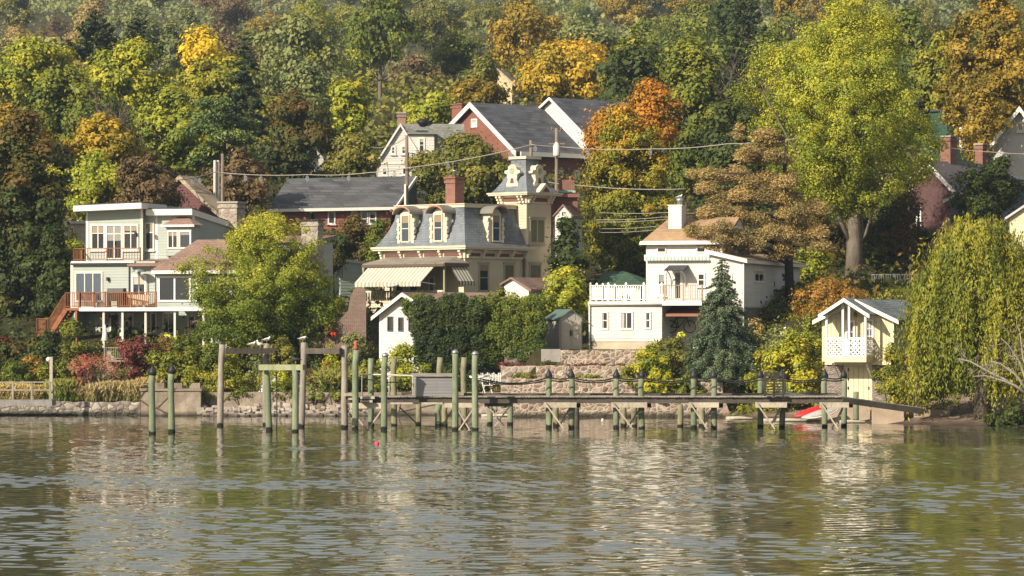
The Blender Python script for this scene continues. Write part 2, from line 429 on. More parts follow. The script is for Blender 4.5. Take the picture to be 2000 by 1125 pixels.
def build_water():
    """a rippled sheet: short wind waves, calmer in the lee of the dock"""
    xs = np.concatenate([[-500, -300, -150, -80, -50], np.arange(-36, 36.01, .14), [50, 80, 150, 300, 500]]); ys = np.concatenate([[-420, -300, -200, -140], np.arange(-108, 30, .12), [40]])
    X, Yg = np.meshgrid(xs, ys); Z = np.zeros_like(X); rng = np.random.default_rng(77); N = 64
    for i in range(N):
        lam = .32 * (1.15 / .32) ** (rng.random() ** 1.4); k = 2 * math.pi / lam; th = rng.normal() * .8 + 1.5; am = WV * math.sqrt(2 / N) / k * (1 if lam > .8 else .8)
        Z += am * np.sin(k * (math.cos(th) * X + math.sin(th) * Yg) + rng.random() * 6.28)
    gust = np.ones_like(X)
    for i in range(9):
        lam = rng.uniform(9, 40); th = rng.normal() * .5 + 1.57; gust += .17 * np.sin(2 * math.pi / lam * (math.cos(th) * X + 1.0 * math.sin(th) * Yg) + rng.random() * 6.28)
    lee = 1 - .42 * np.clip((Yg + 32) / 34, 0, 1); Z *= np.clip(gust, .35, 1.7) * lee
    Z *= np.clip((36.2 - np.abs(X)) / 2, 0, 1) * np.clip((Yg + 108) / 3, 0, 1) * np.clip((29.7 - Yg) / 2, 0, 1)
    ny, nx = X.shape; me = bpy.data.meshes.new('water'); nv = nx * ny; nf = (nx - 1) * (ny - 1)
    me.vertices.add(nv); me.vertices.foreach_set('co', np.stack([X, Yg, Z], 2).ravel().astype(np.float32))
    i0 = (np.arange(ny - 1)[:, None] * nx + np.arange(nx - 1)[None]).ravel(); Q = np.stack([i0, i0 + 1, i0 + nx + 1, i0 + nx], 1)
    me.loops.add(4 * nf); me.loops.foreach_set('vertex_index', Q.ravel().astype(np.int32)); me.polygons.add(nf); me.polygons.foreach_set('loop_start', (np.arange(nf) * 4).astype(np.int32)); me.polygons.foreach_set('use_smooth', np.ones(nf, dtype=bool))
    t = NT('river water'); vec = t.coord()
    c = t.ramp(t.noise(vec, .12, 4), [(.35, (.055, .056, .036)), (.65, (.07, .069, .047))])
    s = t.bsdf(c, .03, None, 0, .5); s.inputs['IOR'].default_value = 1.333
    me.materials.append(t.m); me.update(calc_edges=True)
    o = bpy.data.objects.new('water', me); COL.objects.link(o); tag(o, kind='structure')
WV = .068

# ================================================================ foliage
def leaf_mesh(name, pos, nrm, size, tone, mats, aspect=.62, extra=None, axis=None):
    """many leaf faces as one mesh; extra = MB of limbs (material slot 1)"""
    N = len(pos); rng = np.random.default_rng(N + 7)
    nrm = nrm / np.maximum(np.linalg.norm(nrm, axis=1, keepdims=True), 1e-6)
    if axis is None: a = rng.normal(size=(N, 3))
    else: a = axis + rng.normal(size=(N, 3)) * .12
    u = a - nrm * np.sum(a * nrm, 1, keepdims=True); u /= np.maximum(np.linalg.norm(u, axis=1, keepdims=True), 1e-6)
    w = np.cross(nrm, u)
    su = size[:, None] * .5; sw = su * aspect
    V = np.stack([pos + u * su, pos + w * sw - u * su * .1, pos - u * su, pos - w * sw - u * su * .1], 1).reshape(-1, 3)
    nq = N; ev = np.zeros((0, 3)); el = []; es = []; 
    if extra and extra.v:
        ev = np.array(extra.v, dtype=float)
        for f in extra.f: es.append(len(el)); el += [i + 4 * N for i in f]
    me = bpy.data.meshes.new(name)
    me.vertices.add(4 * N + len(ev)); me.vertices.foreach_set('co', np.concatenate([V, ev]).ravel().astype(np.float32))
    me.loops.add(4 * N + len(el)); me.loops.foreach_set('vertex_index', np.concatenate([np.arange(4 * N), np.array(el, dtype=np.int64)]).astype(np.int32))
    me.polygons.add(N + len(es)); me.polygons.foreach_set('loop_start', np.concatenate([np.arange(N) * 4, np.array(es, dtype=np.int64) + 4 * N]).astype(np.int32))
    mi = np.zeros(N + len(es), dtype=np.int32); mi[N:] = 1
    for m in (mats if isinstance(mats, (list, tuple)) else [mats]): me.materials.append(m)
    me.polygons.foreach_set('material_index', mi)
    at = me.attributes.new('tone', 'FLOAT', 'FACE'); at.data.foreach_set('value', np.concatenate([tone, np.zeros(len(es))]).astype(np.float32))
    me.update(calc_edges=True)
    return me
PROF = {
 'round': [(0, .35), (.15, .75), (.35, .98), (.55, 1), (.75, .85), (.9, .55), (1, .2)],
 'egg':   [(0, .5), (.12, .85), (.3, 1), (.5, .92), (.7, .7), (.88, .42), (1, .12)],
 'vase':  [(0, .2), (.2, .5), (.45, .82), (.7, 1), (.88, .78), (1, .35)],
 'tall':  [(0, .6), (.1, .85), (.3, 1), (.6, .95), (.8, .72), (.93, .45), (1, .15)],
 'dome':  [(0, 1), (.3, 1), (.55, .88), (.75, .68), (.9, .4), (1, .1)],
 'cone':  [(0, .95), (.1, 1), (.4, .68), (.7, .38), (.9, .14), (1, .03)],
 'wide':  [(0, .5), (.2, .9), (.45, 1), (.7, .85), (.9, .5), (1, .2)],
}
def clumps(rng, rx, ry, z0, z1, prof, n, cr, lob=.22):
    tab = PROF[prof]; xs = np.array([a for a, b in tab]); wsx = np.array([b for a, b in tab])
    hh = np.linspace(0, 1, 64); dens = np.interp(hh, xs, wsx) ** 1.5 + .05; cdf = np.cumsum(dens) / dens.sum()
    h = np.interp(rng.random(n), cdf, hh); w = np.interp(h, xs, wsx); a = rng.random(n) * 2 * np.pi
    ph = rng.random(4) * 6.28
    lo = 1 + lob * (np.sin(2 * a + ph[0] + h * 4) * .6 + np.sin(3 * a + ph[1] - h * 7) * .5 + np.sin(9 * h + ph[2] + a) * .5)
    r = w * lo * (rng.random(n) ** .45)
    r = np.maximum(r - cr / max(rx, .01) * .45, 0)
    x = np.cos(a) * r * rx; y = np.sin(a) * r * ry
    z = z0 + cr * .6 + (z1 - z0 - cr * 1.3) * h
    return np.stack([x, y, z], 1), h
def leaves_on(rng, C, rad, n, rx, zc, flat=.75, up=.45, rand=.42, shell=.5):
    k = rng.choice(len(C), n, p=rad ** 2 / np.sum(rad ** 2))
    d = rng.normal(size=(n, 3)); d /= np.linalg.norm(d, axis=1, keepdims=True)
    r = rng.random(n) ** shell
    fz = np.where(rng.random(n) < .2, rng.uniform(1.2, 2.1, n), 1.0)
    off = d * (r * rad[k] * fz)[:, None]; off[:, 2] *= flat
    p = C[k] + off
    out = p - np.array([0, 0, zc]); out /= np.maximum(np.linalg.norm(out, axis=1, keepdims=True), .1)
    nn = d * 1.0 + out * .5 + rng.normal(size=(n, 3)) * rand; nn[:, 2] += up
    return p, nn, k
def crown(seed, rx, ry, z0, z1, prof, ncl, nleaf, leaf, cr=None, lob=.3, th=.0, ta=.5, tc=.4, flat=.75, tx=0.0):
    rng = np.random.default_rng(seed)
    cr = cr or 1.0 * (rx * ry * (z1 - z0) / 2) ** (1/3) / ncl ** (1/3)
    C, h = clumps(rng, rx, ry, z0, z1, prof, ncl, cr, lob)
    rad = cr * rng.uniform(.6, 1.35, ncl)
    p, nn, k = leaves_on(rng, C, rad, nleaf, rx, (z0 + z1) / 2, flat)
    hz = (p[:, 2] - z0) / max(z1 - z0, .1)
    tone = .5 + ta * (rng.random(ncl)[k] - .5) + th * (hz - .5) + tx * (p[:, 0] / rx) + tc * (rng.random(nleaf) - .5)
    size = leaf * np.exp(rng.normal(size=nleaf) * .32)
    return p, nn, size, np.clip(tone, 0, 1), C, rad
def limbs(b, rng, base, top, r0, C, n, r1=None, bend=.25):
    """tapered trunk with limbs reaching into the crown clumps"""
    base = Vector(base); top = Vector(top); L = (top - base).length
    pts = []; rr = []
    sx, sy = rng.uniform(-.04, .04, 2) * L
    for i in range(7):
        t = i / 6; p = base.lerp(top, t) + Vector((math.sin(t * 3.1) * sx, math.sin(t * 2.5) * sy, 0))
        pts.append(p); rr.append(r0 * (1.25 - .25 * min(t * 5, 1)) * (1 - .72 * t))
    b.tube(pts, rr, 9)
    if n:
        idx = rng.choice(len(C), min(n, len(C)), replace=False)
        for i in idx:
            c = Vector(C[i]); t = rng.uniform(.3, .9); a = pts[int(t * 6)]
            if c.z < a.z - .3: continue
            m = a.lerp(c, .5) + Vector((0, 0, -(c - a).length * .12)) + Vector(rng.normal(size=3)) * (c - a).length * .06
            ra = r0 * (1 - .7 * t) * .42
            b.tube([a, a.lerp(m, .55), m, m.lerp(c, .6), c], [ra, ra * .8, ra * .6, ra * .4, ra * .15], 5)
BARK = m_wood('grey bark', (.20, .165, .13), (.07, .055, .042), grain=(6, 6, 1.2), bump=1)
DBARK = m_wood('dark bark', (.075, .06, .048), (.025, .02, .016), grain=(6, 6, 1.2), bump=1)
def tree(label, px, pyt, pyb, wpx, Y, lm, nleaf=14000, leaf=.24, ncl=60, prof='round', seed=0, bark=None, tr=.22, nl=14, group=None,
         name='tree', cat='tree', trunk_px=None, depth=.9, ground=None, trunk_y=0, **kw):
    nleaf = int(nleaf * 1.6); leaf = leaf * .77; ncl = int(ncl * 1.25)
    s = S(Y); X = WX(px, Y); g = gz(X, Y) if ground is None else ground
    tx = X if trunk_px is None else WX(trunk_px, Y)
    rx = wpx * s / 2; z1 = WZ(pyt, Y) - g; z0 = WZ(pyb, Y) - g
    z0 = max(z0, .1); z1 = max(z1, z0 + 1)
    root = empty(name, (tx, Y, g - .05), 0, label, cat, group)
    p, nn, sz, tone, C, rad = crown(seed or int(px * 7 + pyt), rx, rx * depth, z0, z1, prof, ncl, nleaf, leaf, **kw)
    off = np.array([X - tx, 0, 0]); p = p + off; C = C + off
    o = bpy.data.objects.new('crown', leaf_mesh('crown', p, nn, sz, tone, lm)); COL.objects.link(o); o.parent = root
    b = MB(); rng = np.random.default_rng(seed + 3)
    limbs(b, rng, (0, 0, -.3), (off[0] * .6, 0, z0 + (z1 - z0) * .72), tr, C, nl)
    b.build('trunk', bark or BARK, root, fix=False)
    return root
def bush(label, px, pyt, pyb, wpx, Y, lm, nleaf=4000, leaf=.14, ncl=26, prof='dome', seed=0, name='bush', cat='bush', group=None, depth=.8, on_ground=True, stems=8, **kw):
    s = S(Y); X = WX(px, Y); g = gz(X, Y); rx = wpx * s / 2
    z1 = WZ(pyt, Y); z0 = WZ(pyb, Y)
    if on_ground: z1 = max(z1, g + .6); z0 = g - .15
    z1 = max(z1, z0 + .2)
    p, nn, sz, tone, C, rad = crown(seed or int(px * 3 + pyt), rx, rx * depth, 0, z1 - z0, prof, ncl, nleaf, leaf, **kw)
    b = MB(); rng = np.random.default_rng(seed + 5)
    for i in range(min(stems, ncl)):
        c = Vector(C[i]); b.tube([Vector((c.x * .15, c.y * .15, -.25)), Vector((c.x * .5, c.y * .5, c.z * .5)), c], [.035, .025, .01], 5)
    me = leaf_mesh(name, p, nn, sz, tone, [lm, DBARK], extra=b)
    o = bpy.data.objects.new(name, me); COL.objects.link(o); o.location = (X, Y, z0)
    return tag(o, label, cat, group)
def conifer(label, px, pyt, pyb, wpx, Y, lm, n=9000, leaf=.3, levels=22, droop=.25, seed=1, name='spruce', group=None, tr=.2, gap=0.0, jit=.25, bare=.02, trunk_px=None):
    s = S(Y); X = WX(px, Y); g = gz(X, Y); rng = np.random.default_rng(seed)
    H = WZ(pyt, Y) - g; zb = max(WZ(pyb, Y) - g, .3); R0 = wpx * s / 2
    root = empty(name, (X, Y, g), 0, label, 'tree', group)
    P_, N_, T_, A_, SZ = [], [], [], [], []
    b = MB(); b.tube([(0, 0, -.4), (0, 0, H * .5), (0, 0, H * .98)], [tr, tr * .6, .03], 8)
    br = []
    for i in range(levels):
        t = (i + rng.uniform(-.3, .3)) / levels; t = min(max(t, 0), .985)
        z = zb + (H - zb) * t; L = R0 * (1 - t) ** .85 * (.35 + .65 * min(1, t * 8 + .4))
        for k in range(int(5 + 5 * (1 - t))):
            br.append((z, L * rng.uniform(1 - jit * 1.6, 1 + jit * .5) + .15, rng.random() * 6.283))
    br = np.array(br); wgt = br[:, 1] ** 1.4; cnt = np.maximum((n * wgt / wgt.sum()).astype(int), 3)
    for (z, L, a), c in zip(br, cnt):
        t = rng.random(c) ** .7; t = bare + (1 - bare) * t
        d = np.array([math.cos(a), math.sin(a), 0]); sd = np.array([-math.sin(a), math.cos(a), 0])
        lat = rng.normal(size=c) * L * .13 * (1.25 - t); zz = z - droop * L * t ** 1.6 + rng.normal(size=c) * .05 * L - np.abs(lat) * .3
        if gap: zz += gap * L * t ** 2.5
        p = d[None] * (L * t)[:, None] + sd[None] * lat[:, None]; p[:, 2] = zz
        P_.append(p); nn = rng.normal(size=(c, 3)) * .55; nn[:, 2] += .9; nn += d * .35; N_.append(nn)
        A_.append(np.tile(d, (c, 1)) + np.outer(np.sign(lat), sd) * .7 + np.array([0, 0, -.2]))
        T_.append(np.clip(.5 + rng.uniform(-.3, .3) + rng.uniform(-.2, .2, c), 0, 1)); SZ.append(leaf * rng.uniform(.6, 1.3, c))
        if L > R0 * .3: b.tube([(0, 0, z), tuple(d * L * .5 + np.array([0, 0, z - droop * L * .3])), tuple(d * L * .9 + np.array([0, 0, z - droop * L * .85 + gap * L * .75]))], [.05, .03, .01], 4)
    me = leaf_mesh('crown', np.concatenate(P_), np.concatenate(N_), np.concatenate(SZ), np.concatenate(T_), lm, .38, axis=np.concatenate(A_))
    o = bpy.data.objects.new('crown', me); COL.objects.link(o); o.parent = root
    b.build('trunk', DBARK, root, fix=False)
    return root
def padded(label, trunk_px, base_py, top_py, Y, pads, lm, n=26000, leaf=.22, seed=2, name='cedar', bark=None, tr=.28, flat=.3, lean=0, z_up=.9):
    """tree of flat foliage pads: pads = (px, py, rx_px, rz_px, dy)"""
    s = S(Y); X = WX(trunk_px, Y); g = gz(X, Y); rng = np.random.default_rng(seed)
    root = empty(name, (X, Y, g - .1), 0, label, 'tree')
    b = MB(); H = WZ(top_py, Y) - g
    b.tube([(0, 0, -.3), (lean * .3, 0, H * .35), (lean * .8, 0, H * .7), (lean, 0, H * .97)], [tr * 1.15, tr * .9, tr * .6, .05], 10)
    C = []; RR = []; ZR = []
    for (px, py, rxp, rzp, dy) in pads:
        c = np.array([WX(px, Y + dy) - X, dy, WZ(py, Y + dy) - g]); r = rxp * s
        k = max(3, int(rxp / 9))
        hz = c[2] - .28 * math.hypot(c[0], dy) * .5
        b.tube([(lean * min(1, hz / H), 0, hz), (c[0] * .5, dy * .5, c[2] - .15), (c[0], dy, c[2] - .1)], [.1, .07, .03], 5)
        for j in range(k):
            a = rng.random() * 6.28; q = rng.random() ** .5
            cc = c + np.array([math.cos(a) * q * r * .75, math.sin(a) * q * r * .75, rng.normal() * rzp * s * .5 - q * rzp * s * .55])
            C.append(cc); RR.append(max(r / math.sqrt(k) * 1.05, .3)); ZR.append(rzp / max(rxp, 1) * math.sqrt(k))
    C = np.array(C); RR = np.array(RR); ZR = np.clip(np.array(ZR), .15, .8)
    k = rng.choice(len(C), n, p=RR ** 2 / np.sum(RR ** 2))
    d = rng.normal(size=(n, 3)); d /= np.linalg.norm(d, axis=1, keepdims=True); r = rng.random(n) ** .55
    off = d * (r * RR[k])[:, None]; off[:, 2] *= ZR[k]
    off[:, 2] -= (np.hypot(off[:, 0], off[:, 1]) ** 2 / RR[k]) * .22
    p = C[k] + off; nn = rng.normal(size=(n, 3)) * .6 + d * .35; nn[:, 2] += z_up
    ax = np.stack([p[:, 0], p[:, 1], -.3 * np.ones(n)], 1)
    tone = np.clip(.5 + .5 * (rng.random(len(C))[k] - .5) + .3 * (rng.random(n) - .5), 0, 1)
    me = leaf_mesh('crown', p, nn, leaf * rng.uniform(.6, 1.4, n), tone, lm, .4, axis=ax)
    o = bpy.data.objects.new('crown', me); COL.objects.link(o); o.parent = root
    b.build('trunk', bark or DBARK, root, fix=False)
    return root
def willow(label, px, pyt, pyb, wpx, Y, lm, nstr=900, per=60, seed=4, trunk_px=None):
    s = S(Y); X = WX(px, Y); g = gz(X, Y); rng = np.random.default_rng(seed)
    root = empty('willow', (X, Y, g), 0, label, 'tree')
    H = WZ(pyt, Y) - g; R0 = wpx * s / 2; P_, N_, A_, T_ = [], [], [], []
    # boughs: arching clusters of hanging strands
    nb = 70; ba = rng.random(nb) * 6.283; brr = rng.random(nb) ** .55
    bt = H * (1 - .42 * brr ** 1.8) * rng.uniform(.86, 1.0, nb)
    b = MB(); b.tube([(0, 0, -.3), (.1, 0, H * .25), (.2, .1, H * .45)], [.45, .36, .28], 10)
    tone_b = rng.random(nb)
    for j in range(nb):
        c = np.array([math.cos(ba[j]) * brr[j] * R0 * .85, math.sin(ba[j]) * brr[j] * R0 * .7, bt[j] - .3])
        b.tube([(.2, .1, H * .4), tuple(c * np.array([.45, .45, 1]) * np.array([1, 1, .85])), tuple(c)], [.14, .08, .02], 5)
        for q in range(max(1, nstr // nb)):
            a = ba[j] + rng.normal() * .9; r = abs(rng.normal()) * R0 * .24
            st = c + np.array([math.cos(a) * r, math.sin(a) * r * .9, -(r / R0) * 2.6 * rng.uniform(.3, 1) + .2])
            L = min(st[2] - rng.uniform(-.1, 1.2) * (1 if brr[j] > .55 else 2.5), rng.uniform(1.6, 4.6) if brr[j] < .6 else rng.uniform(2.2, 6.8))
            if L < .6: continue
            m = int(per * L / 4) + 4; t = rng.random(m)
            od = np.array([math.cos(a), math.sin(a), 0]) * rng.uniform(.2, .7)
            pp = st[None] + od[None] * (1 - np.exp(-3 * t))[:, None]; pp[:, 2] -= L * t ** 1.15
            pp += rng.normal(size=(m, 3)) * .10 + np.sin(t * rng.uniform(3, 8) + rng.random() * 6)[:, None] * np.array([.09, .05, 0])
            P_.append(pp); nn = rng.normal(size=(m, 3)) * .6 + np.array([math.cos(a), math.sin(a), .35]); N_.append(nn)
            A_.append(np.tile(np.array([0, 0, -1.0]), (m, 1)) + rng.normal(size=(m, 3)) * .35)
            T_.append(np.clip(.5 + .55 * (tone_b[j] - .5) + .35 * (rng.random() - .5) + .25 * (rng.random(m) - .5), 0, 1))
    p = np.concatenate(P_)
    me = leaf_mesh('crown', p, np.concatenate(N_), .19 * rng.uniform(.5, 1.5, len(p)), np.concatenate(T_), lm, .34, axis=np.concatenate(A_))
    o = bpy.data.objects.new('crown', me); COL.objects.link(o); o.parent = root
    b.build('trunk', BARK, root, fix=False)
    return root
def branching(b, rng, p, d, L, r, depth, spread=.6, up=.1, tips=None, n=(2, 4), kink=.3):
    p = Vector(p); d = Vector(d).normalized()
    q = p + d * L * .5 + Vector(rng.normal(size=3)) * L * kink * .25; e = p + d * L + Vector(rng.normal(size=3)) * L * kink * .3
    b.tube([p, q, e], [r, r * .8, r * .6], 5)
    if tips is not None and depth <= 1: tips.append(e)
    if depth <= 0: return
    for i in range(rng.integers(*n)):
        nd = (e - q).normalized() + Vector(rng.normal(size=3)) * spread + Vector((0, 0, up))
        branching(b, rng, e if rng.random() < .7 else q, nd, L * rng.uniform(.55, .85), r * .6, depth - 1, spread, up, tips, n, kink)
def grass_clump(label, px, pyt, pyb, wpx, Y, lm, n=1600, seed=0, name='grass_clump', group=None, w=.05, lean=.35, depth=.6, cat='ornamental grass'):
    s = S(Y); X = WX(px, Y); g = gz(X, Y); rng = np.random.default_rng(seed or int(px * 5 + pyt)); rx = wpx * s / 2; H = max(WZ(pyt, Y) - g, .4)
    seg = 3; P_, N_, A_, T_, Z_ = [], [], [], [], []
    bx = rng.normal(size=n) * rx * .42; by = rng.normal(size=n) * rx * .42 * depth; a = rng.random(n) * 6.283; h = H * rng.uniform(.55, 1.05, n); ln = lean * rng.uniform(.3, 1.3, n)
    tb = rng.random(n)
    for k in range(seg):
        t0 = k / seg; t = (k + .5) / seg; Ls = h / seg * 1.25
        x = bx + np.cos(a) * ln * h * t ** 2; y = by + np.sin(a) * ln * h * t ** 2; z = h * t * (1 - .25 * ln * t)
        P_.append(np.stack([x, y, z], 1)); ax = np.stack([np.cos(a) * ln * 2 * t, np.sin(a) * ln * 2 * t, np.ones(n)], 1); A_.append(ax)
        nn = rng.normal(size=(n, 3)); nn[:, 1] -= .8; N_.append(nn); Z_.append(Ls)
        T_.append(np.clip(t * .75 + .35 * (tb - .5) + .1, 0, 1))
    me = leaf_mesh(name, np.concatenate(P_), np.concatenate(N_), np.concatenate(Z_), np.concatenate(T_), lm, w, axis=np.concatenate(A_))
    o = bpy.data.objects.new(name, me); COL.objects.link(o); o.location = (X, Y, g - .03)
    return tag(o, label, cat, group)
# ================================================================ leaf colours
LM = {
 'dark':   m_leaf('dark green leaves', [(.010, .018, .005), (.024, .035, .008), (.052, .060, .012)]),
 'green':  m_leaf('green leaves', [(.022, .037, .007), (.065, .080, .012), (.14, .138, .018)]),
 'bright': m_leaf('fresh green leaves', [(.045, .065, .008), (.13, .143, .015), (.28, .24, .022)]),
 'spring': m_leaf('spring green leaves', [(.035, .055, .008), (.10, .122, .013), (.26, .24, .03)], .35),
 'lime':   m_leaf('yellow green leaves', [(.06, .085, .010), (.155, .17, .018), (.31, .275, .034)], .35),
 'ygreen': m_leaf('turning green leaves', [(.035, .052, .008), (.10, .108, .013), (.235, .19, .022)]),
 'gold':   m_leaf('gold leaves', [(.055, .058, .009), (.20, .145, .014), (.38, .24, .026)], .35),
 'yellow': m_leaf('yellow leaves', [(.2, .15, .015), (.42, .27, .02), (.55, .36, .04)], .35),
 'amber':  m_leaf('amber brown leaves', [(.045, .045, .009), (.14, .10, .014), (.25, .165, .026)], .35),
 'orange': m_leaf('orange leaves', [(.06, .052, .012), (.18, .10, .02), (.29, .15, .04)], .35),
 'red':    m_leaf('red orange leaves', [(.09, .065, .011), (.22, .105, .014), (.36, .135, .02)], .35),
 'tallmix': m_leaf('green to orange leaves', [(.04, .055, .009), (.095, .10, .012), (.16, .135, .015), (.30, .15, .017)]),
 'rust':   m_leaf('rust leaves', [(.022, .024, .008), (.07, .048, .013), (.14, .08, .018)]),
 'maroon': m_leaf('maroon leaves', [(.035, .012, .012), (.085, .024, .022), (.14, .045, .035)]),
 'dkmix':  m_leaf('dark green and russet leaves', [(.012, .020, .006), (.03, .04, .009), (.085, .05, .012)]),
 'olive':  m_leaf('olive leaves', [(.03, .038, .009), (.085, .085, .016), (.165, .135, .026)]),
 'sage':   m_leaf('sage leaves', [(.045, .06, .024), (.095, .108, .042), (.165, .16, .06)]),
 'tan':    m_leaf('tan leaves', [(.07, .06, .028), (.17, .125, .05), (.27, .19, .08)]),
 'pink':   m_leaf('dusty red leaves', [(.12, .04, .03), (.25, .075, .05), (.34, .14, .10)]),
 'mauve':  m_leaf('plum brown leaves', [(.03, .024, .012), (.075, .05, .024), (.13, .085, .042)]),
 'spruce': m_leaf('dark needles', [(.008, .016, .007), (.02, .032, .012), (.045, .05, .018)], .1),
 'blue':   m_leaf('blue green needles', [(.016, .029, .018), (.038, .056, .035), (.09, .112, .07)], .1),
 'pine':   m_leaf('pine needles', [(.025, .042, .015), (.06, .085, .025), (.12, .14, .04)], .1),
 'cedar':  m_leaf('bronze gold needles', [(.065, .056, .024), (.18, .132, .058), (.31, .215, .10)], .2),
 'willow': m_leaf('willow leaves', [(.035, .052, .008), (.105, .115, .014), (.24, .20, .027)], .35),
 'plume':  m_leaf('pale grass plumes', [(.06, .065, .022), (.16, .13, .062), (.29, .23, .135)], .3),
 'blade':  m_leaf('green grass blades', [(.03, .05, .01), (.075, .095, .02), (.19, .17, .05)], .3),
 'straw':  m_leaf('straw grass blades', [(.09, .08, .028), (.20, .155, .062), (.30, .235, .11)], .3),
 'white':  m_leaf('white petals', [(.6, .58, .52), (.75, .73, .68), (.8, .8, .75)], .2),
 'redf':   m_leaf('red petals', [(.35, .02, .015), (.5, .03, .02), (.6, .05, .03)], .2),
 'yelf':   m_leaf('yellow petals', [(.5, .4, .03), (.65, .55, .05), (.7, .62, .1)], .2),
}
# ================================================================ forest on the hill
PROTO = []
def build_protos():
    for i in range(9):
        prof = ['round', 'egg', 'tall', 'wide', 'round', 'vase', 'egg', 'tall', 'round'][i]
        rx, H = [(4.3, 10), (3.8, 11), (3.2, 12), (5.0, 9), (4.0, 9), (4.4, 11), (4.6, 10), (2.7, 11), (3.5, 8)][i]
        p, nn, sz, tone, C, rad = crown(100 + i, rx, rx * .95, H * .24, H, prof, 40, 8500, .34, th=.1, ta=.4, tc=.5, lob=.3)
        b = MB(); rng = np.random.default_rng(50 + i); limbs(b, rng, (0, 0, -1.5), (0, 0, H * .8), .24, C, 12)
        PROTO.append(leaf_mesh('hill_tree', p, nn, sz, tone, [LM['olive'], BARK], extra=b))
WORDS = {'olive': 'olive green', 'green': 'mid green', 'dark': 'dark green', 'sage': 'grey green', 'tan': 'pale tan', 'gold': 'golden', 'amber': 'amber brown', 'rust': 'rust brown',
         'mauve': 'plum brown', 'ygreen': 'yellowing green', 'orange': 'orange', 'pink': 'dusty red', 'yellow': 'bright yellow', 'maroon': 'maroon', 'spring': m_leaf('spring green leaves', [(.035, .055, .008), (.10, .122, .013), (.26, .24, .03)], .35),
 'lime': 'lime green', 'bright': 'fresh green'}
ORD = ['first', 'second', 'third', 'fourth', 'fifth', 'sixth', 'seventh', 'eighth', 'ninth', 'tenth', 'eleventh', 'twelfth', 'thirteenth', 'fourteenth', 'fifteenth', 'sixteenth', 'seventeenth', 'eighteenth', 'nineteenth', 'twentieth', 'twenty-first', 'twenty-second', 'twenty-third', 'twenty-fourth', 'twenty-fifth', 'twenty-sixth']
ROWS = [(150, 'just above the village roofs'), (184, 'low on the hillside'), (228, 'below the middle of the hillside'), (292, 'across the middle of the hillside'),
        (372, 'above the middle of the hillside'), (470, 'high on the hillside'), (590, 'near the top of the picture'), (735, 'along the hazy top edge'), (890, 'at the very top edge')]
def hill_forest():
    build_protos(); rng = np.random.default_rng(11)
    for ri, (Y0, where) in enumerate(ROWS):
        row = []; s = S(Y0); half = 1000 * s + 11; x = -half - rng.random() * 4
        while x < half:
            Y = Y0 + rng.uniform(-9, 9) * (1 + ri * .12); px = 1000 + x / S(Y); g = gz(x, Y)
            py = HZ - (g + 7 - CH) / S(Y)
            step = rng.uniform(6.2, 9.2) * (1 + ri * .02)
            skip = (Y0 < 190 and 690 < px < 1150) or (935 < px < 1005 and Y0 in (228, 292)) or (px < 420 and Y0 in (184, 228))
            if not skip:
                u = rng.random()
                if px < 450 and py < 120: pal = ['sage', 'sage', 'olive', 'tan', 'sage', 'green', 'tan', 'mauve']
                elif 440 < px < 600 and py < 150: pal = ['amber', 'tan', 'sage', 'olive', 'amber', 'gold']
                elif 760 < px < 960 and 60 < py < 170: pal = ['mauve', 'rust', 'green', 'olive', 'green', 'olive']
                elif px < 1000: pal = ['green', 'olive', 'sage', 'green', 'bright', 'ygreen', 'olive', 'ygreen', 'green', 'sage']
                elif px < 1500: pal = ['dark', 'green', 'dark', 'sage', 'amber', 'green', 'olive', 'green']  # darker leaf mix puts the shade on this stretch of hillside into colour
                else: pal = ['green', 'amber', 'dark', 'olive', 'green', 'ygreen']
                row.append((x, Y, g, pal[int(u * len(pal))], int(rng.integers(0, 9)), rng.uniform(.78, 1.25), rng.random() * 6.28, px))
            x += step
        cnt = {}
        for (x, Y, g, c, k, sc, rz, px) in row: cnt[c] = cnt.get(c, 0) + 1
        seen = {}
        for (x, Y, g, c, k, sc, rz, px) in row:
            o = bpy.data.objects.new('forest_tree', PROTO[k]); COL.objects.link(o)
            o.location = (x, Y, g - .3); o.rotation_euler = (0, 0, rz); o.scale = (sc, sc, sc * rng.uniform(.85, 1.2))
            o.material_slots[0].link = 'OBJECT'; o.material_slots[0].material = LM[c]
            i = seen.get(c, 0); seen[c] = i + 1
            lab = ('%s forest tree %s, %s' % (WORDS[c], where, 'the only one' if cnt[c] == 1 else '%s from the left' % ORD[min(i, 25)]))
            tag(o, lab, 'tree', 'trees of the wooded hillside')

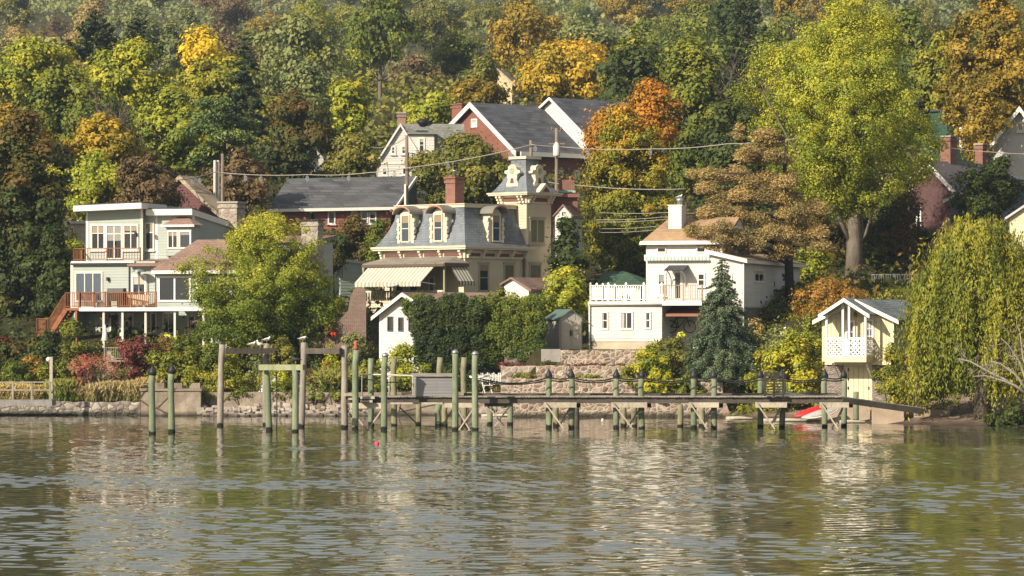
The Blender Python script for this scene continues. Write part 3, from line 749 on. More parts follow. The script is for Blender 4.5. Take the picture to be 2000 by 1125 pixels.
def big_trees():
    L = LM
    # --- left bank
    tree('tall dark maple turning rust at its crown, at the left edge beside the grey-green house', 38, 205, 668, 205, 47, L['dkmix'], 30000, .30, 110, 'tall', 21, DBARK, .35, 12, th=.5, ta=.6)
    tree('shady dark green tree between the left maple and the grey-green house', 108, 425, 650, 120, 44.5, L['dark'], 14000, .26, 50, 'egg', 22, DBARK, .22, 8)
    tree('bright yellow-green maple rising behind the left end of the grey-green house', 182, 288, 432, 165, 60, L['lime'], 15000, .26, 60, 'round', 23, BARK, .2, 16, trunk_px=152, lob=.3)
    tree('thin yellow-green sapling against the left wall of the grey-green house', 140, 430, 560, 72, 47.2, L['lime'], 3600, .2, 20, 'tall', 24, BARK, .09, 8, lob=.4)
    tree('dark brown-leaved tree right behind the flat roof of the grey-green house', 288, 285, 440, 150, 57, L['mauve'], 14000, .27, 55, 'round', 25, DBARK, .25, 14)
    tree('golden tree on the left slope above the yellow-green maple', 205, 215, 335, 150, 88, L['gold'], 11000, .32, 50, 'wide', 26, DBARK, .22, 14)
    tree('russet and green tree at the left edge above the dark maple', 20, 195, 350, 165, 84, L['amber'], 12000, .34, 50, 'round', 27, DBARK, .22, 10)
    tree('broad green maple with yellow top at the upper left edge', 60, 62, 262, 190, 140, L['bright'], 15000, .42, 80, 'wide', 28, DBARK, .3, 10, th=.35)
    tree('broad green maple in front of the two upper left conifers', 262, 66, 290, 240, 132, L['bright'], 20000, .42, 100, 'wide', 29, DBARK, .3, 12, th=.45)
    tree('mid green tree under the upper left maples', 130, 125, 318, 210, 116, L['green'], 16000, .38, 80, 'round', 30, DBARK, .3, 10, th=.4)
    tree('round fresh green tree in the middle of the left slope', 345, 165, 345, 165, 98, L['bright'], 15000, .34, 65, 'round', 31, DBARK, .25, 14, th=.2)
    tree('bright yellow dome-shaped tree high on the left slope', 395, 46, 165, 110, 158, L['yellow'], 9000, .42, 45, 'round', 32, DBARK, .2, 8)
    tree('green tree under the bright yellow dome tree', 400, 105, 240, 120, 128, L['ygreen'], 9000, .4, 45, 'round', 33, DBARK, .2, 8)
    tree('dark tree with orange-tipped crown left of the white gable house', 578, 172, 350, 165, 117, L['dkmix'], 16000, .34, 65, 'round', 34, DBARK, .28, 12, th=.7)
    tree('small yellow-crowned fresh green tree left of the white gable house', 682, 146, 275, 100, 112, L['bright'], 9000, .34, 40, 'vase', 35, DBARK, .2, 12, th=.5)
    tree('olive tree hiding the left end of the white gable house', 690, 250, 356, 115, 105, L['olive'], 9000, .32, 40, 'round', 36, DBARK, .2, 10)
    tree('brown-leaved tree over the long dark roof, beside the pair of grey utility poles', 475, 285, 398, 130, 74, L['mauve'], 10000, .28, 45, 'wide', 37, DBARK, .2, 12)
    tree('green tree under the stone chimneys behind the grey-green house', 620, 340, 420, 130, 120, L['green'], 5000, .34, 30, 'round', 38, DBARK, .2, 6)
    tree('broad olive green tree growing behind the mansard roof chimney', 905, 248, 412, 215, 92, L['olive'], 22000, .3, 95, 'wide', 39, DBARK, .28, 14, th=.2)
    tree('lime green tree above the white gable house chimney', 832, 166, 262, 115, 140, L['lime'], 8000, .36, 40, 'round', 40, DBARK, .2, 8)
    tree('amber brown tree left of the brick gable', 925, 148, 245, 125, 150, L['amber'], 8000, .38, 42, 'round', 41, DBARK, .2, 8)
    tree('golden maple directly above the dark roofs of the brick hall', 1118, 60, 235, 225, 170, L['gold'], 20000, .42, 95, 'wide', 42, DBARK, .3, 10, th=.35, tx=.1)
    tree('yellowing green tree right of the golden maple', 1240, 42, 215, 130, 165, L['ygreen'], 11000, .4, 55, 'egg', 43, DBARK, .25, 8)
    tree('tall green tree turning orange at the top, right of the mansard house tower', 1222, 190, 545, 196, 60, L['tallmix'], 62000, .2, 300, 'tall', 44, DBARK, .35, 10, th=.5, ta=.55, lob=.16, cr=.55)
    tree('vivid orange-red tree at the right of the brick hall roof', 1176, 205, 310, 70, 63, L['red'], 6000, .25, 44, 'egg', 45, DBARK, .15, 6, lob=.4, cr=.6)
    tree('orange tree glowing behind the tall green tree', 1272, 142, 290, 108, 66, L['red'], 9000, .27, 60, 'wide', 46, DBARK, .2, 6, lob=.45, cr=.75)
    tree('tall dense dark green tree left of the huge lime tree', 1352, 58, 420, 165, 104, L['green'], 26000, .34, 105, 'tall', 47, DBARK, .35, 8, ta=.5, th=.3)
    tree('dark shade tree behind the golden cedar', 1440, 175, 430, 150, 96, L['dark'], 14000, .34, 60, 'round', 48, DBARK, .3, 8)
    tree('huge lime green tree with bare grey trunk, tallest on the right bank', 1648, -22, 424, 385, 56, L['lime'], 120000, .155, 640, 'round', 49, BARK, .53, 40, trunk_px=1668, lob=.42, depth=.8, th=.25, ta=.55, cr=.72)
    tree('amber brown tree filling the upper right corner', 1935, -45, 262, 205, 96, L['amber'], 30000, .32, 120, 'wide', 50, DBARK, .35, 14, ta=.7)
    tree('green-gold tree between the huge lime tree and the right corner tree', 1838, 60, 232, 120, 120, L['ygreen'], 9000, .36, 45, 'round', 51, DBARK, .2, 8)
    tree('dark green tree in the shade right of the bare grey trunk', 1735, 395, 568, 150, 62, L['dark'], 14000, .27, 60, 'round', 52, DBARK, .22, 8)
    tree('russet shade tree between the two bare trunks', 1605, 415, 560, 120, 64, L['rust'], 9000, .27, 45, 'wide', 53, DBARK, .2, 8)
    tree('small leafy green tree behind the bare grey trunk', 1590, 470, 590, 90, 52, L['bright'], 3600, .2, 26, 'tall', 54, BARK, .1, 12, lob=.4)
    tree('dark plum-leaved shrub tree in front of the white house at the right edge', 1955, 295, 420, 125, 58, L['dark'], 7000, .22, 40, 'round', 55, DBARK, .15, 14, lob=.35)
    tree('yellow-leaved small tree behind the beige garden shed', 1102, 508, 622, 128, 36.5, L['lime'], 9000, .19, 50, 'dome', 56, BARK, .12, 10, th=.45)
    tree('small orange maple behind the yellow boathouse', 1625, 528, 632, 135, 31, L['orange'], 9000, .13, 90, 'wide', 57, DBARK, .09, 16, lob=.45, cr=.36)
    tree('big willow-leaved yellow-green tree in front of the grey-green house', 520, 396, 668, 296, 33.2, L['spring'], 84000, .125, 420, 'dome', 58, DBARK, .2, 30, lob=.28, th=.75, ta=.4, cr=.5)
    tree('russet shrub tree under the long dark roof', 705, 412, 515, 95, 60, L['rust'], 7000, .22, 36, 'round', 59, DBARK, .14, 8)
    tree('dark green shrub tree behind the left corner of the mansard roof', 742, 425, 520, 70, 56, L['green'], 5000, .22, 30, 'egg', 60, DBARK, .12, 8)
    tree('dark green tree between the tower and the tall green tree', 1105, 422, 600, 100, 47, L['dark'], 9000, .24, 36, 'egg', 61, DBARK, .16, 8)
    tree('dark shade tree filling the gap behind the retaining wing of the left house', 655, 440, 530, 70, 50, L['dkmix'], 5000, .22, 30, 'round', 62, DBARK, .12, 6)
    tree('thin-crowned amber tree hanging in front of the green clapboard house', 1912, 150, 330, 96, 88, L['amber'], 5000, .26, 60, 'round', 63, DBARK, .16, 14, cr=.7, lob=.4)
    tree('sparse dark russet tree in front of the plum house', 1765, 330, 510, 90, 60, L['rust'], 3600, .2, 50, 'round', 64, DBARK, .14, 22, cr=.6, lob=.4)
    tree('dark glossy-leaved tree right of the plum house roof', 1900, 318, 470, 90, 57, L['dark'], 4200, .2, 44, 'round', 65, DBARK, .12, 14, cr=.55, lob=.4)
    tree('olive tree hiding most of the tan hill house', 948, 96, 210, 80, 196, L['olive'], 7000, .42, 40, 'egg', 66, DBARK, .2, 8)
    for (px, pt, Y, hgt, lab) in ((1418, 88, 112, 1.9, 'bare twiggy tree standing right of the dense dark green tree'), (238, 168, 96, 1.5, 'dead grey snag among the green trees of the left slope'), (1500, 10, 118, 1.8, 'bare grey tree at the top edge beside the dark hemlock')):
        X = WX(px, Y); g = gz(X, Y); rng = np.random.default_rng(int(px)); H = WZ(pt, Y) - g; root = empty('bare_tree', (X, Y, g), 0, lab, 'tree'); b = MB(); b.tube([(0, 0, -.3), (.1, 0, H * .3), (0, .1, H * .55)], [.22, .17, .12], 8)
        for k in range(9): a = rng.random() * 6.28; branching(b, rng, (0, .05, H * rng.uniform(.25, .55)), (math.cos(a) * .7, math.sin(a) * .5, 1), H * .2, .07, 4, .45, .12, None, (2, 4), .3)
        b.build('trunk', m_wood('bare twig bark', (.17, .13, .105), (.08, .06, .05)), root, fix=False)
    # --- conifers
    conifer('left of the two dark conifers standing on the upper left skyline of the near wood', 186, 16, 120, 120, 160, L['spruce'], 6000, .5, 11, .05, 71, gap=.35, tr=.25)
    conifer('right of the two dark conifers standing on the upper left skyline of the near wood', 272, 28, 120, 100, 166, L['spruce'], 5200, .5, 10, .05, 72, gap=.3, tr=.25)
    conifer('tall dark brownish spruce right of the bright yellow dome tree', 478, 58, 255, 112, 122, L['spruce'], 11000, .42, 24, .2, 73, tr=.3)
    conifer('dark hemlock at the top edge left of the huge lime tree', 1462, -25, 170, 135, 128, L['spruce'], 9000, .42, 14, .05, 74, gap=.15, tr=.3)
    conifer('blue spruce standing in front of the white house and its stone terraces', 1410, 501, 752, 176, 23.6, L['blue'], 90000, .125, 46, .3, 75, tr=.16, jit=.2, name='blue_spruce')
    padded('broad green pine with flat pads above the two grey utility poles', 438, 345, 185, 94, [(430, 200, 40, 12, 0), (395, 225, 38, 12, -1), (470, 228, 42, 12, .5), (420, 255, 60, 14, -1.5), (480, 262, 38, 12, 0), (440, 290, 70, 14, -.5), (395, 305, 35, 12, -1), (490, 310, 40, 12, 0)], L['pine'], 14000, .3, 76, 'pine', tr=.2)
    padded('golden bronze cedar with flat spreading tiers and a dark leaning trunk', 1543, 605, 250, 40.5,
           [(1442, 252, 22, 9, 0), (1475, 265, 36, 12, .5), (1503, 262, 40, 12, 0), (1450, 290, 48, 13, -.6), (1503, 300, 60, 14, 0), (1382, 330, 40, 12, -.5), (1445, 335, 60, 15, .6), (1512, 335, 60, 15, -.5),
            (1368, 362, 42, 12, -.8), (1425, 372, 62, 14, -.6), (1492, 375, 70, 16, .4), (1560, 372, 45, 14, .6), (1395, 402, 46, 12, -2), (1458, 412, 62, 14, -1.5), (1522, 408, 62, 15, -.5), (1590, 400, 42, 13, 0),
            (1372, 440, 40, 11, -6), (1430, 446, 60, 13, -5), (1505, 450, 58, 14, -3), (1575, 438, 52, 14, -.4), (1400, 470, 40, 9, -6.5), (1458, 474, 42, 9, -5), (1530, 476, 46, 11, -2.5), (1600, 470, 40, 12, -.5)], L['cedar'], 100000, .13, 77, tr=.25, lean=-.35, z_up=.7)
    willow('broad weeping willow hanging over the beach at the right', 1918, 398, 832, 258, 8.5, L['willow'], 1700, 80, 4)
# ================================================================ building kit
WHT = m_paint('white trim', (.62, .59, .54), .08)
GL = m_glass()
GLB = m_glass('bluish glass', (.03, .042, .055), .05)
GLD = m_glass('shaded glass', (.012, .014, .014), .1)  # darker copy of the window glass, shade put into its colour
CURT = m_paint('pale curtain', (.42, .38, .33), .2)
BLIND = [m_paint('cream blind', (.36, .33, .27), .1), m_paint('grey blind', (.20, .20, .19), .1), m_paint('tan blind', (.24, .19, .13), .1)]
DKM = m_plain('dark metal', (.02, .02, .022), .5, .5)
GALV = m_plain('galvanised metal', (.35, .36, .37), .4, .7)
BRICK = m_brick('red brick', (.21, .075, .055), (.155, .055, .042), (.27, .21, .17))
BROOF = m_shingle('brown roof shingles', (.19, .125, .10), .3, .14, .22)
DROOF = m_shingle('dark roof shingles', (.055, .055, .062), .35, .18, .3)
class House:
    def __init__(s, name, px, py, Y, deg, label, cat='house', group=None, base=None):
        s.X0 = WX(px, Y); s.D0 = Y - CAMY; s.Z0 = WZ(py, Y); a = R(deg)
        s.ex = (math.cos(a), math.sin(a)); s.ey = (-math.sin(a), math.cos(a))
        s.root = empty(name, (s.X0, Y, s.Z0), a, label, cat, group)
    def u(s, px, y=0.0):
        k = (px - 1000) / F
        return (k * (s.D0 + y * s.ey[1]) - s.X0 - y * s.ey[0]) / (s.ex[0] - k * s.ex[1])
    def v(s, px, x=0.0):
        k = (px - 1000) / F
        return (k * (s.D0 + x * s.ex[1]) - s.X0 - x * s.ex[0]) / (s.ey[0] - k * s.ey[1])
    def z(s, py, x=0.0, y=0.0):
        D = s.D0 + x * s.ex[1] + y * s.ey[1]
        return CH - (py - HZ) * D / F - s.Z0
    def part(s, name, mb, m, parent=None, label=None):
        return tag(mb.build(name, m, parent or s.root), label)
    def win(s, px0, px1, py0, py1, y=0.0, face='front', x=0.0, name='window', **kw):
        """window from photo pixels on a face: front (plane y), right/left (plane x)"""
        if face == 'front':
            a, b = s.u(px0, y), s.u(px1, y); m = (a + b) / 2; zz0, zz1 = s.z(py1, m, y), s.z(py0, m, y)
            return window(s.root, (a, y, zz0), 0, b - a, zz1 - zz0, name=name, **kw)
        a, b = s.v(px0, x), s.v(px1, x); m = (a + b) / 2; zz0, zz1 = s.z(py1, x, m), s.z(py0, x, m)
        if face == 'right': return window(s.root, (x, min(a, b), zz0), R(90), abs(b - a), zz1 - zz0, name=name, **kw)
        return window(s.root, (x, max(a, b), zz0), R(-90), abs(b - a), zz1 - zz0, name=name, **kw)
def window(root, loc, rz, w, h, nx=1, rows=(1,), tw=.09, mul=.05, mat=None, glass=None, sill=True, d=.07, name='window', curtain=0, head=0, handle=False):
    mat = mat or WHT; b = MB(); iw, ih = w - 2 * tw, h - 2 * tw
    b.box(0, w, -d, .02, h - tw, h); b.box(0, w, -d, .02, 0, tw); b.box(0, tw, -d, .02, tw, h - tw); b.box(w - tw, w, -d, .02, tw, h - tw)
    for i in range(1, nx): xx = tw + iw * i / nx; b.box(xx - mul/2, xx + mul/2, -d * .7, .01, tw, h - tw)
    tot = sum(rows); acc = 0
    for r in rows[:-1]:
        acc += r; zz = tw + ih * acc / tot; b.box(tw, w - tw, -d * .74, .012, zz - mul/2, zz + mul/2)
    if head: b.box(-.06, w + .06, -d * 1.5, .02, h + .002, h + head)
    f = b.build(name, mat, root, loc, rz)
    p = MB(); p.box(tw * .9, w - tw * .9, -d * .3, .015, tw * .9, h - tw * .9); p.build('pane', glass or GL, f)
    if sill: q = MB(); q.box(-.05, w + .05, -d - .07, -d * .2, -.07, -.002); q.build('sill', mat, f)
    rv = math.sin(loc[0] * 12.9 + loc[2] * 78.2 + w * 37.7) * 43758.5; rv -= math.floor(rv)
    if not curtain and glass is not GLD and glass is not SHUT and h > .5 and w > .4 and rv < .6:
        q = MB(); drop = ih * (.18 + rv * .5); q.box(tw, w - tw, -d * .3 - .006, -d * .3 - .001, h - tw - drop, h - tw); q.build('blind', BLIND[int(rv * 30) % 3], f)
    if curtain:
        c = MB(); n = 10; x0, x1 = (tw, tw + iw * .28) if curtain == 1 else (tw + iw * .1, w - tw - iw * .1)
        for i in range(n):
            a = x0 + (x1 - x0) * i / n; c.box(a, a + (x1 - x0) / n * .9, -d * .3 - .008 - .006 * (i % 2), -d * .3 - .001, tw, h - tw)
        c.build('curtain', CURT, f)
    if handle: q = MB(); q.box(w / 2 + .06, w / 2 + .09, -d - .04, -d * .5, h * .42, h * .5); q.build('handle', DKM, f)
    return f
def railing(root, pts, h, mat, sp=.13, post=1.6, bal=.035, pw=.09, rail=.07, name='railing', cap=.0, bmat=None):
    b = MB()
    for a, c in zip(pts, pts[1:]):
        a = Vector(a); c = Vector(c); L = (c - a).length; up = Vector((0, 0, 1)); n = max(1, round(L / post))
        for i in range(n + 1):
            p = a.lerp(c, i / n); b.box(p.x - pw/2, p.x + pw/2, p.y - pw/2, p.y + pw/2, p.z - .02, p.z + h + cap + .04)
            if cap: b.add([(p.x-pw*.7, p.y-pw*.7, p.z+h+cap+.04), (p.x+pw*.7, p.y-pw*.7, p.z+h+cap+.04), (p.x+pw*.7, p.y+pw*.7, p.z+h+cap+.04), (p.x-pw*.7, p.y+pw*.7, p.z+h+cap+.04), (p.x, p.y, p.z+h+cap+.12)], [(0,1,4),(1,2,4),(2,3,4),(3,0,4),(3,2,1,0)])
        b.bar(a + up * h, c + up * h, rail, rail * .6); b.bar(a + up * .09, c + up * .09, rail * .7, rail * .5)
        m = max(2, int(L / sp))
        for i in range(1, m):
            p = a.lerp(c, i / m); b.box(p.x - bal/2, p.x + bal/2, p.y - bal/2, p.y + bal/2, p.z + .11, p.z + h - rail * .28)
    return b.build(name, mat, root)
def gable_wall(b, x0, x1, y0, y1, z0, ze, zr, xr=None):
    """box with a gable on the front and back (ridge along y)"""
    xr = (x0 + x1) / 2 if xr is None else xr
    return b.prism([(x0, z0), (x1, z0), (x1, ze), (xr, zr), (x0, ze)], y0, y1, 'y')
def gable_roof(b, x0, x1, y0, y1, ze, zr, ov=.3, t=.14, xr=None):
    xr = (x0 + x1) / 2 if xr is None else xr
    kl = (zr - ze) / (xr - x0); kr = (zr - ze) / (x1 - xr)
    l = [(x0 - ov, ze - ov * kl), (xr, zr), (xr, zr + t), (x0 - ov, ze - ov * kl + t)]
    r = [(xr, zr), (x1 + ov, ze - ov * kr), (x1 + ov, ze - ov * kr + t), (xr, zr + t)]
    b.prism(l, y0 - ov, y1 + ov, 'y'); b.prism(r, y0 - ov, y1 + ov, 'y'); return b
def gable_trim(b, x0, x1, y, ze, zr, ov=.3, w=.2, d=.05, xr=None, t=.0):
    """raking boards on a front gable at plane y (outside)"""
    xr = (x0 + x1) / 2 if xr is None else xr
    kl = (zr - ze) / (xr - x0); kr = (zr - ze) / (x1 - xr)
    b.prism([(x0 - ov - .02, ze - ov * kl + t), (xr, zr + t), (xr, zr + t - w), (x0 - ov - .02, ze - ov * kl + t - w)], y - d, y, 'y')
    b.prism([(xr, zr + t), (x1 + ov + .02, ze - ov * kr + t), (x1 + ov + .02, ze - ov * kr + t - w), (xr, zr + t - w)], y - d, y, 'y'); return b
def chimney(parent, x, y, z0, z1, w, d, mat, capm=None, pots=1, name='chimney', potm=None):
    b = MB(); b.box(x - w/2, x + w/2, y - d/2, y + d/2, z0, z1)
    b.box(x - w/2 - .06, x + w/2 + .06, y - d/2 - .06, y + d/2 + .06, z1 - .28, z1 - .12)
    o = b.build(name, mat, parent)
    c = MB(); c.box(x - w/2 - .08, x + w/2 + .08, y - d/2 - .08, y + d/2 + .08, z1 + .002, z1 + .1); c.build('chimney_cap', capm or m_plain('mortar cap', (.3, .28, .25), .9), o)
    for i in range(pots):
        q = MB(); px = x + (i - (pots - 1) / 2) * w * .5; q.lathe([(.13, z1 + .1), (.11, z1 + .42), (.15, z1 + .44), (.15, z1 + .5), (.09, z1 + .52)], (px, y, 0), 10); q.build('chimney_pot', potm or GALV, o)
    return o
# ================================================================ left grey-green house
SAGE = m_siding('grey green siding', (.30, .335, .305), .16)
REDWD = m_wood('red stained wood', (.28, .115, .055), (.15, .06, .03), grain=(2, 2, 2))
STONE = m_stone('pale field stone', [(.34, .29, .23), (.22, .18, .15), (.42, .36, .29), (.28, .22, .17)], (.30, .27, .23), 3.2)
def house_left():
    H = House('terraced_house', 140, 684, 40, -18, 'grey-green three-storey house with stacked decks and red wooden stairs on the left bank'); r = H.root; u, v, z = H.u, H.v, H.z
    xr = u(588); zd = z(601, 0, -2.2)
    b = MB(); b.box(u(140), u(412), 1.6, 8, -1, z(606)); b.box(u(140), u(140) + .15, .3, 1.59, -1, z(606)); b.box(u(412, -1.4), u(545, -1.4), -1.4, 4, -1, z(604, 8, -1.4)); b.box(u(545, -1.4) + .003, xr, 1.5, 5, -1, z(540)); H.part('wall', b, SAGE)
    b = MB(); b.box(u(140), u(303), 0, 8, z(606) + .003, z(511)); H.part('wall', b, SAGE)
    x1, x2 = u(170, 1.2), u(277, 1.2)
    zt = z(404, 0, 1.2); b = MB(); b.prism([(x1, z(511) + .003), (x2, z(511) + .003), (x2, zt + .12), (x1, zt - .1)], 1.2, 7.5, 'y'); H.part('wall', b, SAGE)
    x3 = u(378, 1.7); b = MB(); zf = z(410, x3, 1.7); b.prism([(1.7, z(520)), (8.6, z(520)), (8.6, zf - .75), (1.7, zf)], x2 + .003, x3, 'x'); H.part('wall', b, SAGE)
    b = MB()                                             # corner boards
    for (xx, yy, z0, z1) in ((x1, 1.2, z(511), zt - .1), (x2, 1.2, z(511), zt), (x3, 1.7, z(515), zf), (u(140), 0, z(604), z(512)), (u(306, 1.7), 1.7, z(515), zf)):
        b.box(xx - .06, xx + .06, yy - .025, yy + .06, z0, z1)
    H.part('corner_board', b, WHT)
    # roofs
    xa, xb = u(143, .3), u(276, .3); za, zb = z(402, xa, .3), z(396, xb, .3)
    b = MB(); b.prism([(xa, za - .32), (xb, zb - .32), (xb, zb), (xa, za)], .3, 3.9, 'y')
    fr = MB(); fr.prism([(xa + .1, za + .002), (xb - .06, zb + .002), (xb - .06, zb + .07), (xa + .1, za + .07)], .4, 3.85, 'y')
    o = H.part('roof', b, WHT); H.part('roof_covering', fr, DROOF, o)
    xc = x2 + .25; b = MB(); xd = x3 + .12; zc = z(408, xd, 1.3)
    b.prism([(1.2, zc - .34), (9, zc - 1.1), (9, zc - .8), (1.2, zc)], xc, xd, 'x'); o = H.part('roof', b, WHT)
    f2 = MB(); f2.prism([(1.3, zc + .003), (9, zc - .797), (9, zc - .74), (1.3, zc + .07)], xc + .05, xd - .05, 'x'); H.part('roof_covering', f2, DROOF, o)
    # upper windows and doors
    H.win(178, 206, 438, 489, 1.2, nx=2, rows=(.68, .32)); H.win(207, 240, 438, 507, 1.2, nx=2, rows=(.75, .25), name='french_door', handle=True, sill=False); H.win(241, 271, 438, 489, 1.2, nx=2, rows=(.68, .32))
    H.win(283, 302, 434, 489, 1.7, rows=(.65, .35))
    # bay window
    xa, xb = u(326, 1.1), u(374, 1.1); b = MB(); z0, z1 = z(500, xa, 1.1), z(440, xa, 1.1)
    b.prism([(xa, 1.1), (xb, 1.1), (xb + .25, 1.7), (xa - .25, 1.7)], z0, z1, 'z'); bay = H.part('bay', b, SAGE)
    b = MB(); e = .25; top = z1 + .5; q = [(xa - e, .85, z1), (xb + e, .85, z1), (xb + .25 + e, 1.7, z1), (xa - .25 - e, 1.7, z1)]; rg = [(xa + .45, 1.69, top), (xb - .45, 1.69, top)]
    b.add(q + rg, [(0, 1, 5, 4), (1, 2, 5), (3, 0, 4), (2, 3, 4, 5), (3, 2, 1, 0)]); H.part('bay_roof', b, BROOF, bay)
    b = MB(); b.box(xa - e - .02, xb + e + .02, .83, .95, z1 - .1, z1 + .02); H.part('bay_fascia', b, WHT, bay)
    H.win(327, 349, 450, 486, 1.1, nx=2, sill=False); H.win(350, 374, 450, 486, 1.1, sill=False)
    # balcony over the middle storey
    b = MB(); b.box(u(139, -.15), u(262, -.15), -.15, 1.2, z(516, 0, -.15), z(510, 0, -.15)); H.part('balcony_floor', b, WHT)
    b = MB(); b.box(u(139, -.15), u(262, -.15), -.22, -.152, z(518, 0, -.15), z(514, 0, -.15)); H.part('gutter', b, DKM)
    zb = z(510, 0, -.05); railing(r, [(u(144, 0), 1.1, zb), (u(144, 0), 0, zb), (u(274, 0), 0, zb)], .72, REDWD, .17, 1.7, .025, .07)
    # middle windows
    H.win(147, 201, 531, 590, 0, nx=3, glass=GLB, sill=False); H.win(257, 287, 536, 590, 0, nx=1, tw=.13, name='door', handle=True, sill=False)
    b = MB(); b.box(u(252), u(254.5), -.07, -.01, z(600), z(517)); H.part('downpipe', b, DKM)
    # sunroom and hip roof
    ys = -2.2; xs0, xs1 = u(305, ys), u(520, ys); zs = z(533, xs0, ys)
    b = MB(); b.box(xs0, xs1, ys, 1.5, z(604, xs0, ys), zs); H.part('wall', b, SAGE)
    H.win(309, 374, 539, 590, ys, nx=2, tw=.12, mul=.1, sill=False, curtain=0); H.win(384, 440, 539, 590, ys, nx=2, tw=.12, sill=False); H.win(450, 505, 539, 590, ys, nx=2, tw=.12, sill=False)
    xe0, xe1 = u(294, -2.7), u(560, -2.7); ze = z(528, xe0, -2.7); zr = z(468, 8, .8); b = MB()
    V = [(xe0, -2.7, ze), (xe1, -2.7, ze), (xe1, 4.2, ze), (xe0, 4.2, ze), (u(385, .8), .8, zr), (xe1 - 3, .8, zr)]
    b.add(V, [(0, 1, 5, 4), (1, 2, 5), (2, 3, 4, 5), (3, 0, 4), (3, 2, 1, 0)]); o = H.part('roof', b, BROOF)
    b = MB(); b.box(xe0 + .02, xe1 - .02, -2.68, -2.55, ze - .2, ze - .003); b.box(xe0 + .02, xe0 + .12, -2.54, 0, ze - .2, ze - .003); H.part('fascia', b, WHT, o)
    b = MB(); b.slab([(u(255), -.5, z(517)), (xs0 + .3, -.5, z(517)), (xs0 + .3, 1.6, z(506)), (u(255), 1.6, z(506))], .12); H.part('roof', b, BROOF)
    # deck
    x0 = u(156, ys); b = MB(); b.box(x0, xs1, ys - .12, .9, zd - .2, zd); H.part('deck_floor', b, WHT)
    zr_ = zd; railing(r, [(x0, -.2, zr_), (x0, ys, zr_), (xs0, ys, zr_)], .86, REDWD, .12, 1.75, .03, .085)
    for px in (203, 216, 240, 285, 342, 398):
        q = MB(); xx = u(px, ys + .1); yy = ys + .1 + (1.4 if px == 216 else 0); q.box(xx - .06, xx + .06, yy - .06, yy + .06, -1.2, zd - .202); H.part('deck_post', q, m_paint('cream post', (.55, .52, .44)))
    q = MB(); xx = u(415, ys + .1); q.box(xx - .07, xx + .07, ys + .03, ys + .17, -1.2, zd - .202); H.part('deck_post', q, m_paint('mint post', (.33, .50, .45)), label='mint green deck post')
    # lower storey openings
    H.win(294, 307, 610, 651, 1.6, sill=False, glass=GLD); H.win(215, 262, 612, 668, 1.6, nx=3, name='sliding_door', sill=False, glass=GLD); H.win(318, 342, 610, 652, 1.6, nx=2, sill=False, glass=GLD); H.win(367, 405, 610, 668, 1.6, nx=2, name='sliding_door', sill=False, glass=GLD)
    H.win(428, 450, 607, 637, -1.4, nx=2, tw=.07); H.win(453, 468, 607, 660, -1.4, name='door', sill=False); H.win(474, 502, 607, 645, -1.4, nx=3, tw=.07); H.win(505, 525, 607, 645, -1.4, nx=2, tw=.07)
    # stairs going down to the left
    yl = ys + .45; b = MB(); xa, xb = u(136, yl), u(157, yl); zl = zd - .02
    b.box(xa, x0 - .01, ys - .1, ys + 1.0, zl - .14, zl); n = 9; xe, ze2 = u(104, yl), z(652, u(104, yl), yl)
    for i in range(n):
        t = (i + .5) / n; xx = xa + (xe - xa) * t; zz = zl + (ze2 - zl) * t; b.box(xx - .14, xx + .14, ys - .05, ys + .95, zz - .05, zz)
    for yy in (ys - .06, ys + .96): b.bar((xa, yy, zl - .1), (xe, yy, ze2 - .1), .05, .26)
    xf = u(80, yl); b.box(xf, xe, ys - .1, ys + 1.0, ze2 - .14, ze2)
    for xx in (xf + .06, xe - .06, ): b.box(xx - .06, xx + .06, ys - .04, ys + .08, -1.2, ze2 - .14)
    b.box(xb - .1, xb + .02, ys - .04, ys + .08, -1.2, zl - .14)
    st = H.part('stair', b, REDWD)
    railing(st, [(x0 - .02, ys - .05, zl), (xa, ys - .05, zl), (xe, ys - .05, ze2), (xf, ys - .05, ze2), (xf, ys + .95, ze2)], .86, REDWD, .12, 1.2, .03, .085)
    # rear block and chimneys
    b = MB(); b.box(u(480, 2), xr - .02, 2.5, 5, z(540) + .003, z(474, 12, 2.5)); H.part('wall', b, SAGE)
    b = MB(); xx0, xx1 = u(476, 2), xr + .15; b.prism([(2.2, z(474, 12, 2.5)), (5.2, z(463, 12, 2.5)), (5.2, z(458, 12, 2.5)), (2.2, z(469, 12, 2.5))], xx0, xx1, 'x'); H.part('roof', b, BROOF)
    cx = u(448, 7); o = chimney(r, cx, 7.4, z(470, cx, 7), z(397, cx, 7), 1.15, 1.3, STONE, pots=0)
    cx = u(620, 2); chimney(r, cx, 1.2, 0, z(432, cx, 1.2), 1.0, .9, STONE, DKM, 1, potm=DKM)
    # wall lamps
    for px, py, yy in ((192, 545, 0), (247, 458, 1.2), (270, 452, 1.2)):
        q = MB(); xx, zz = u(px + 20, yy), z(py, 2, yy); q.box(xx - .06, xx + .06, yy - .2, yy - .01, zz - .1, zz + .1); H.part('wall_lamp', q, DKM)
    return H
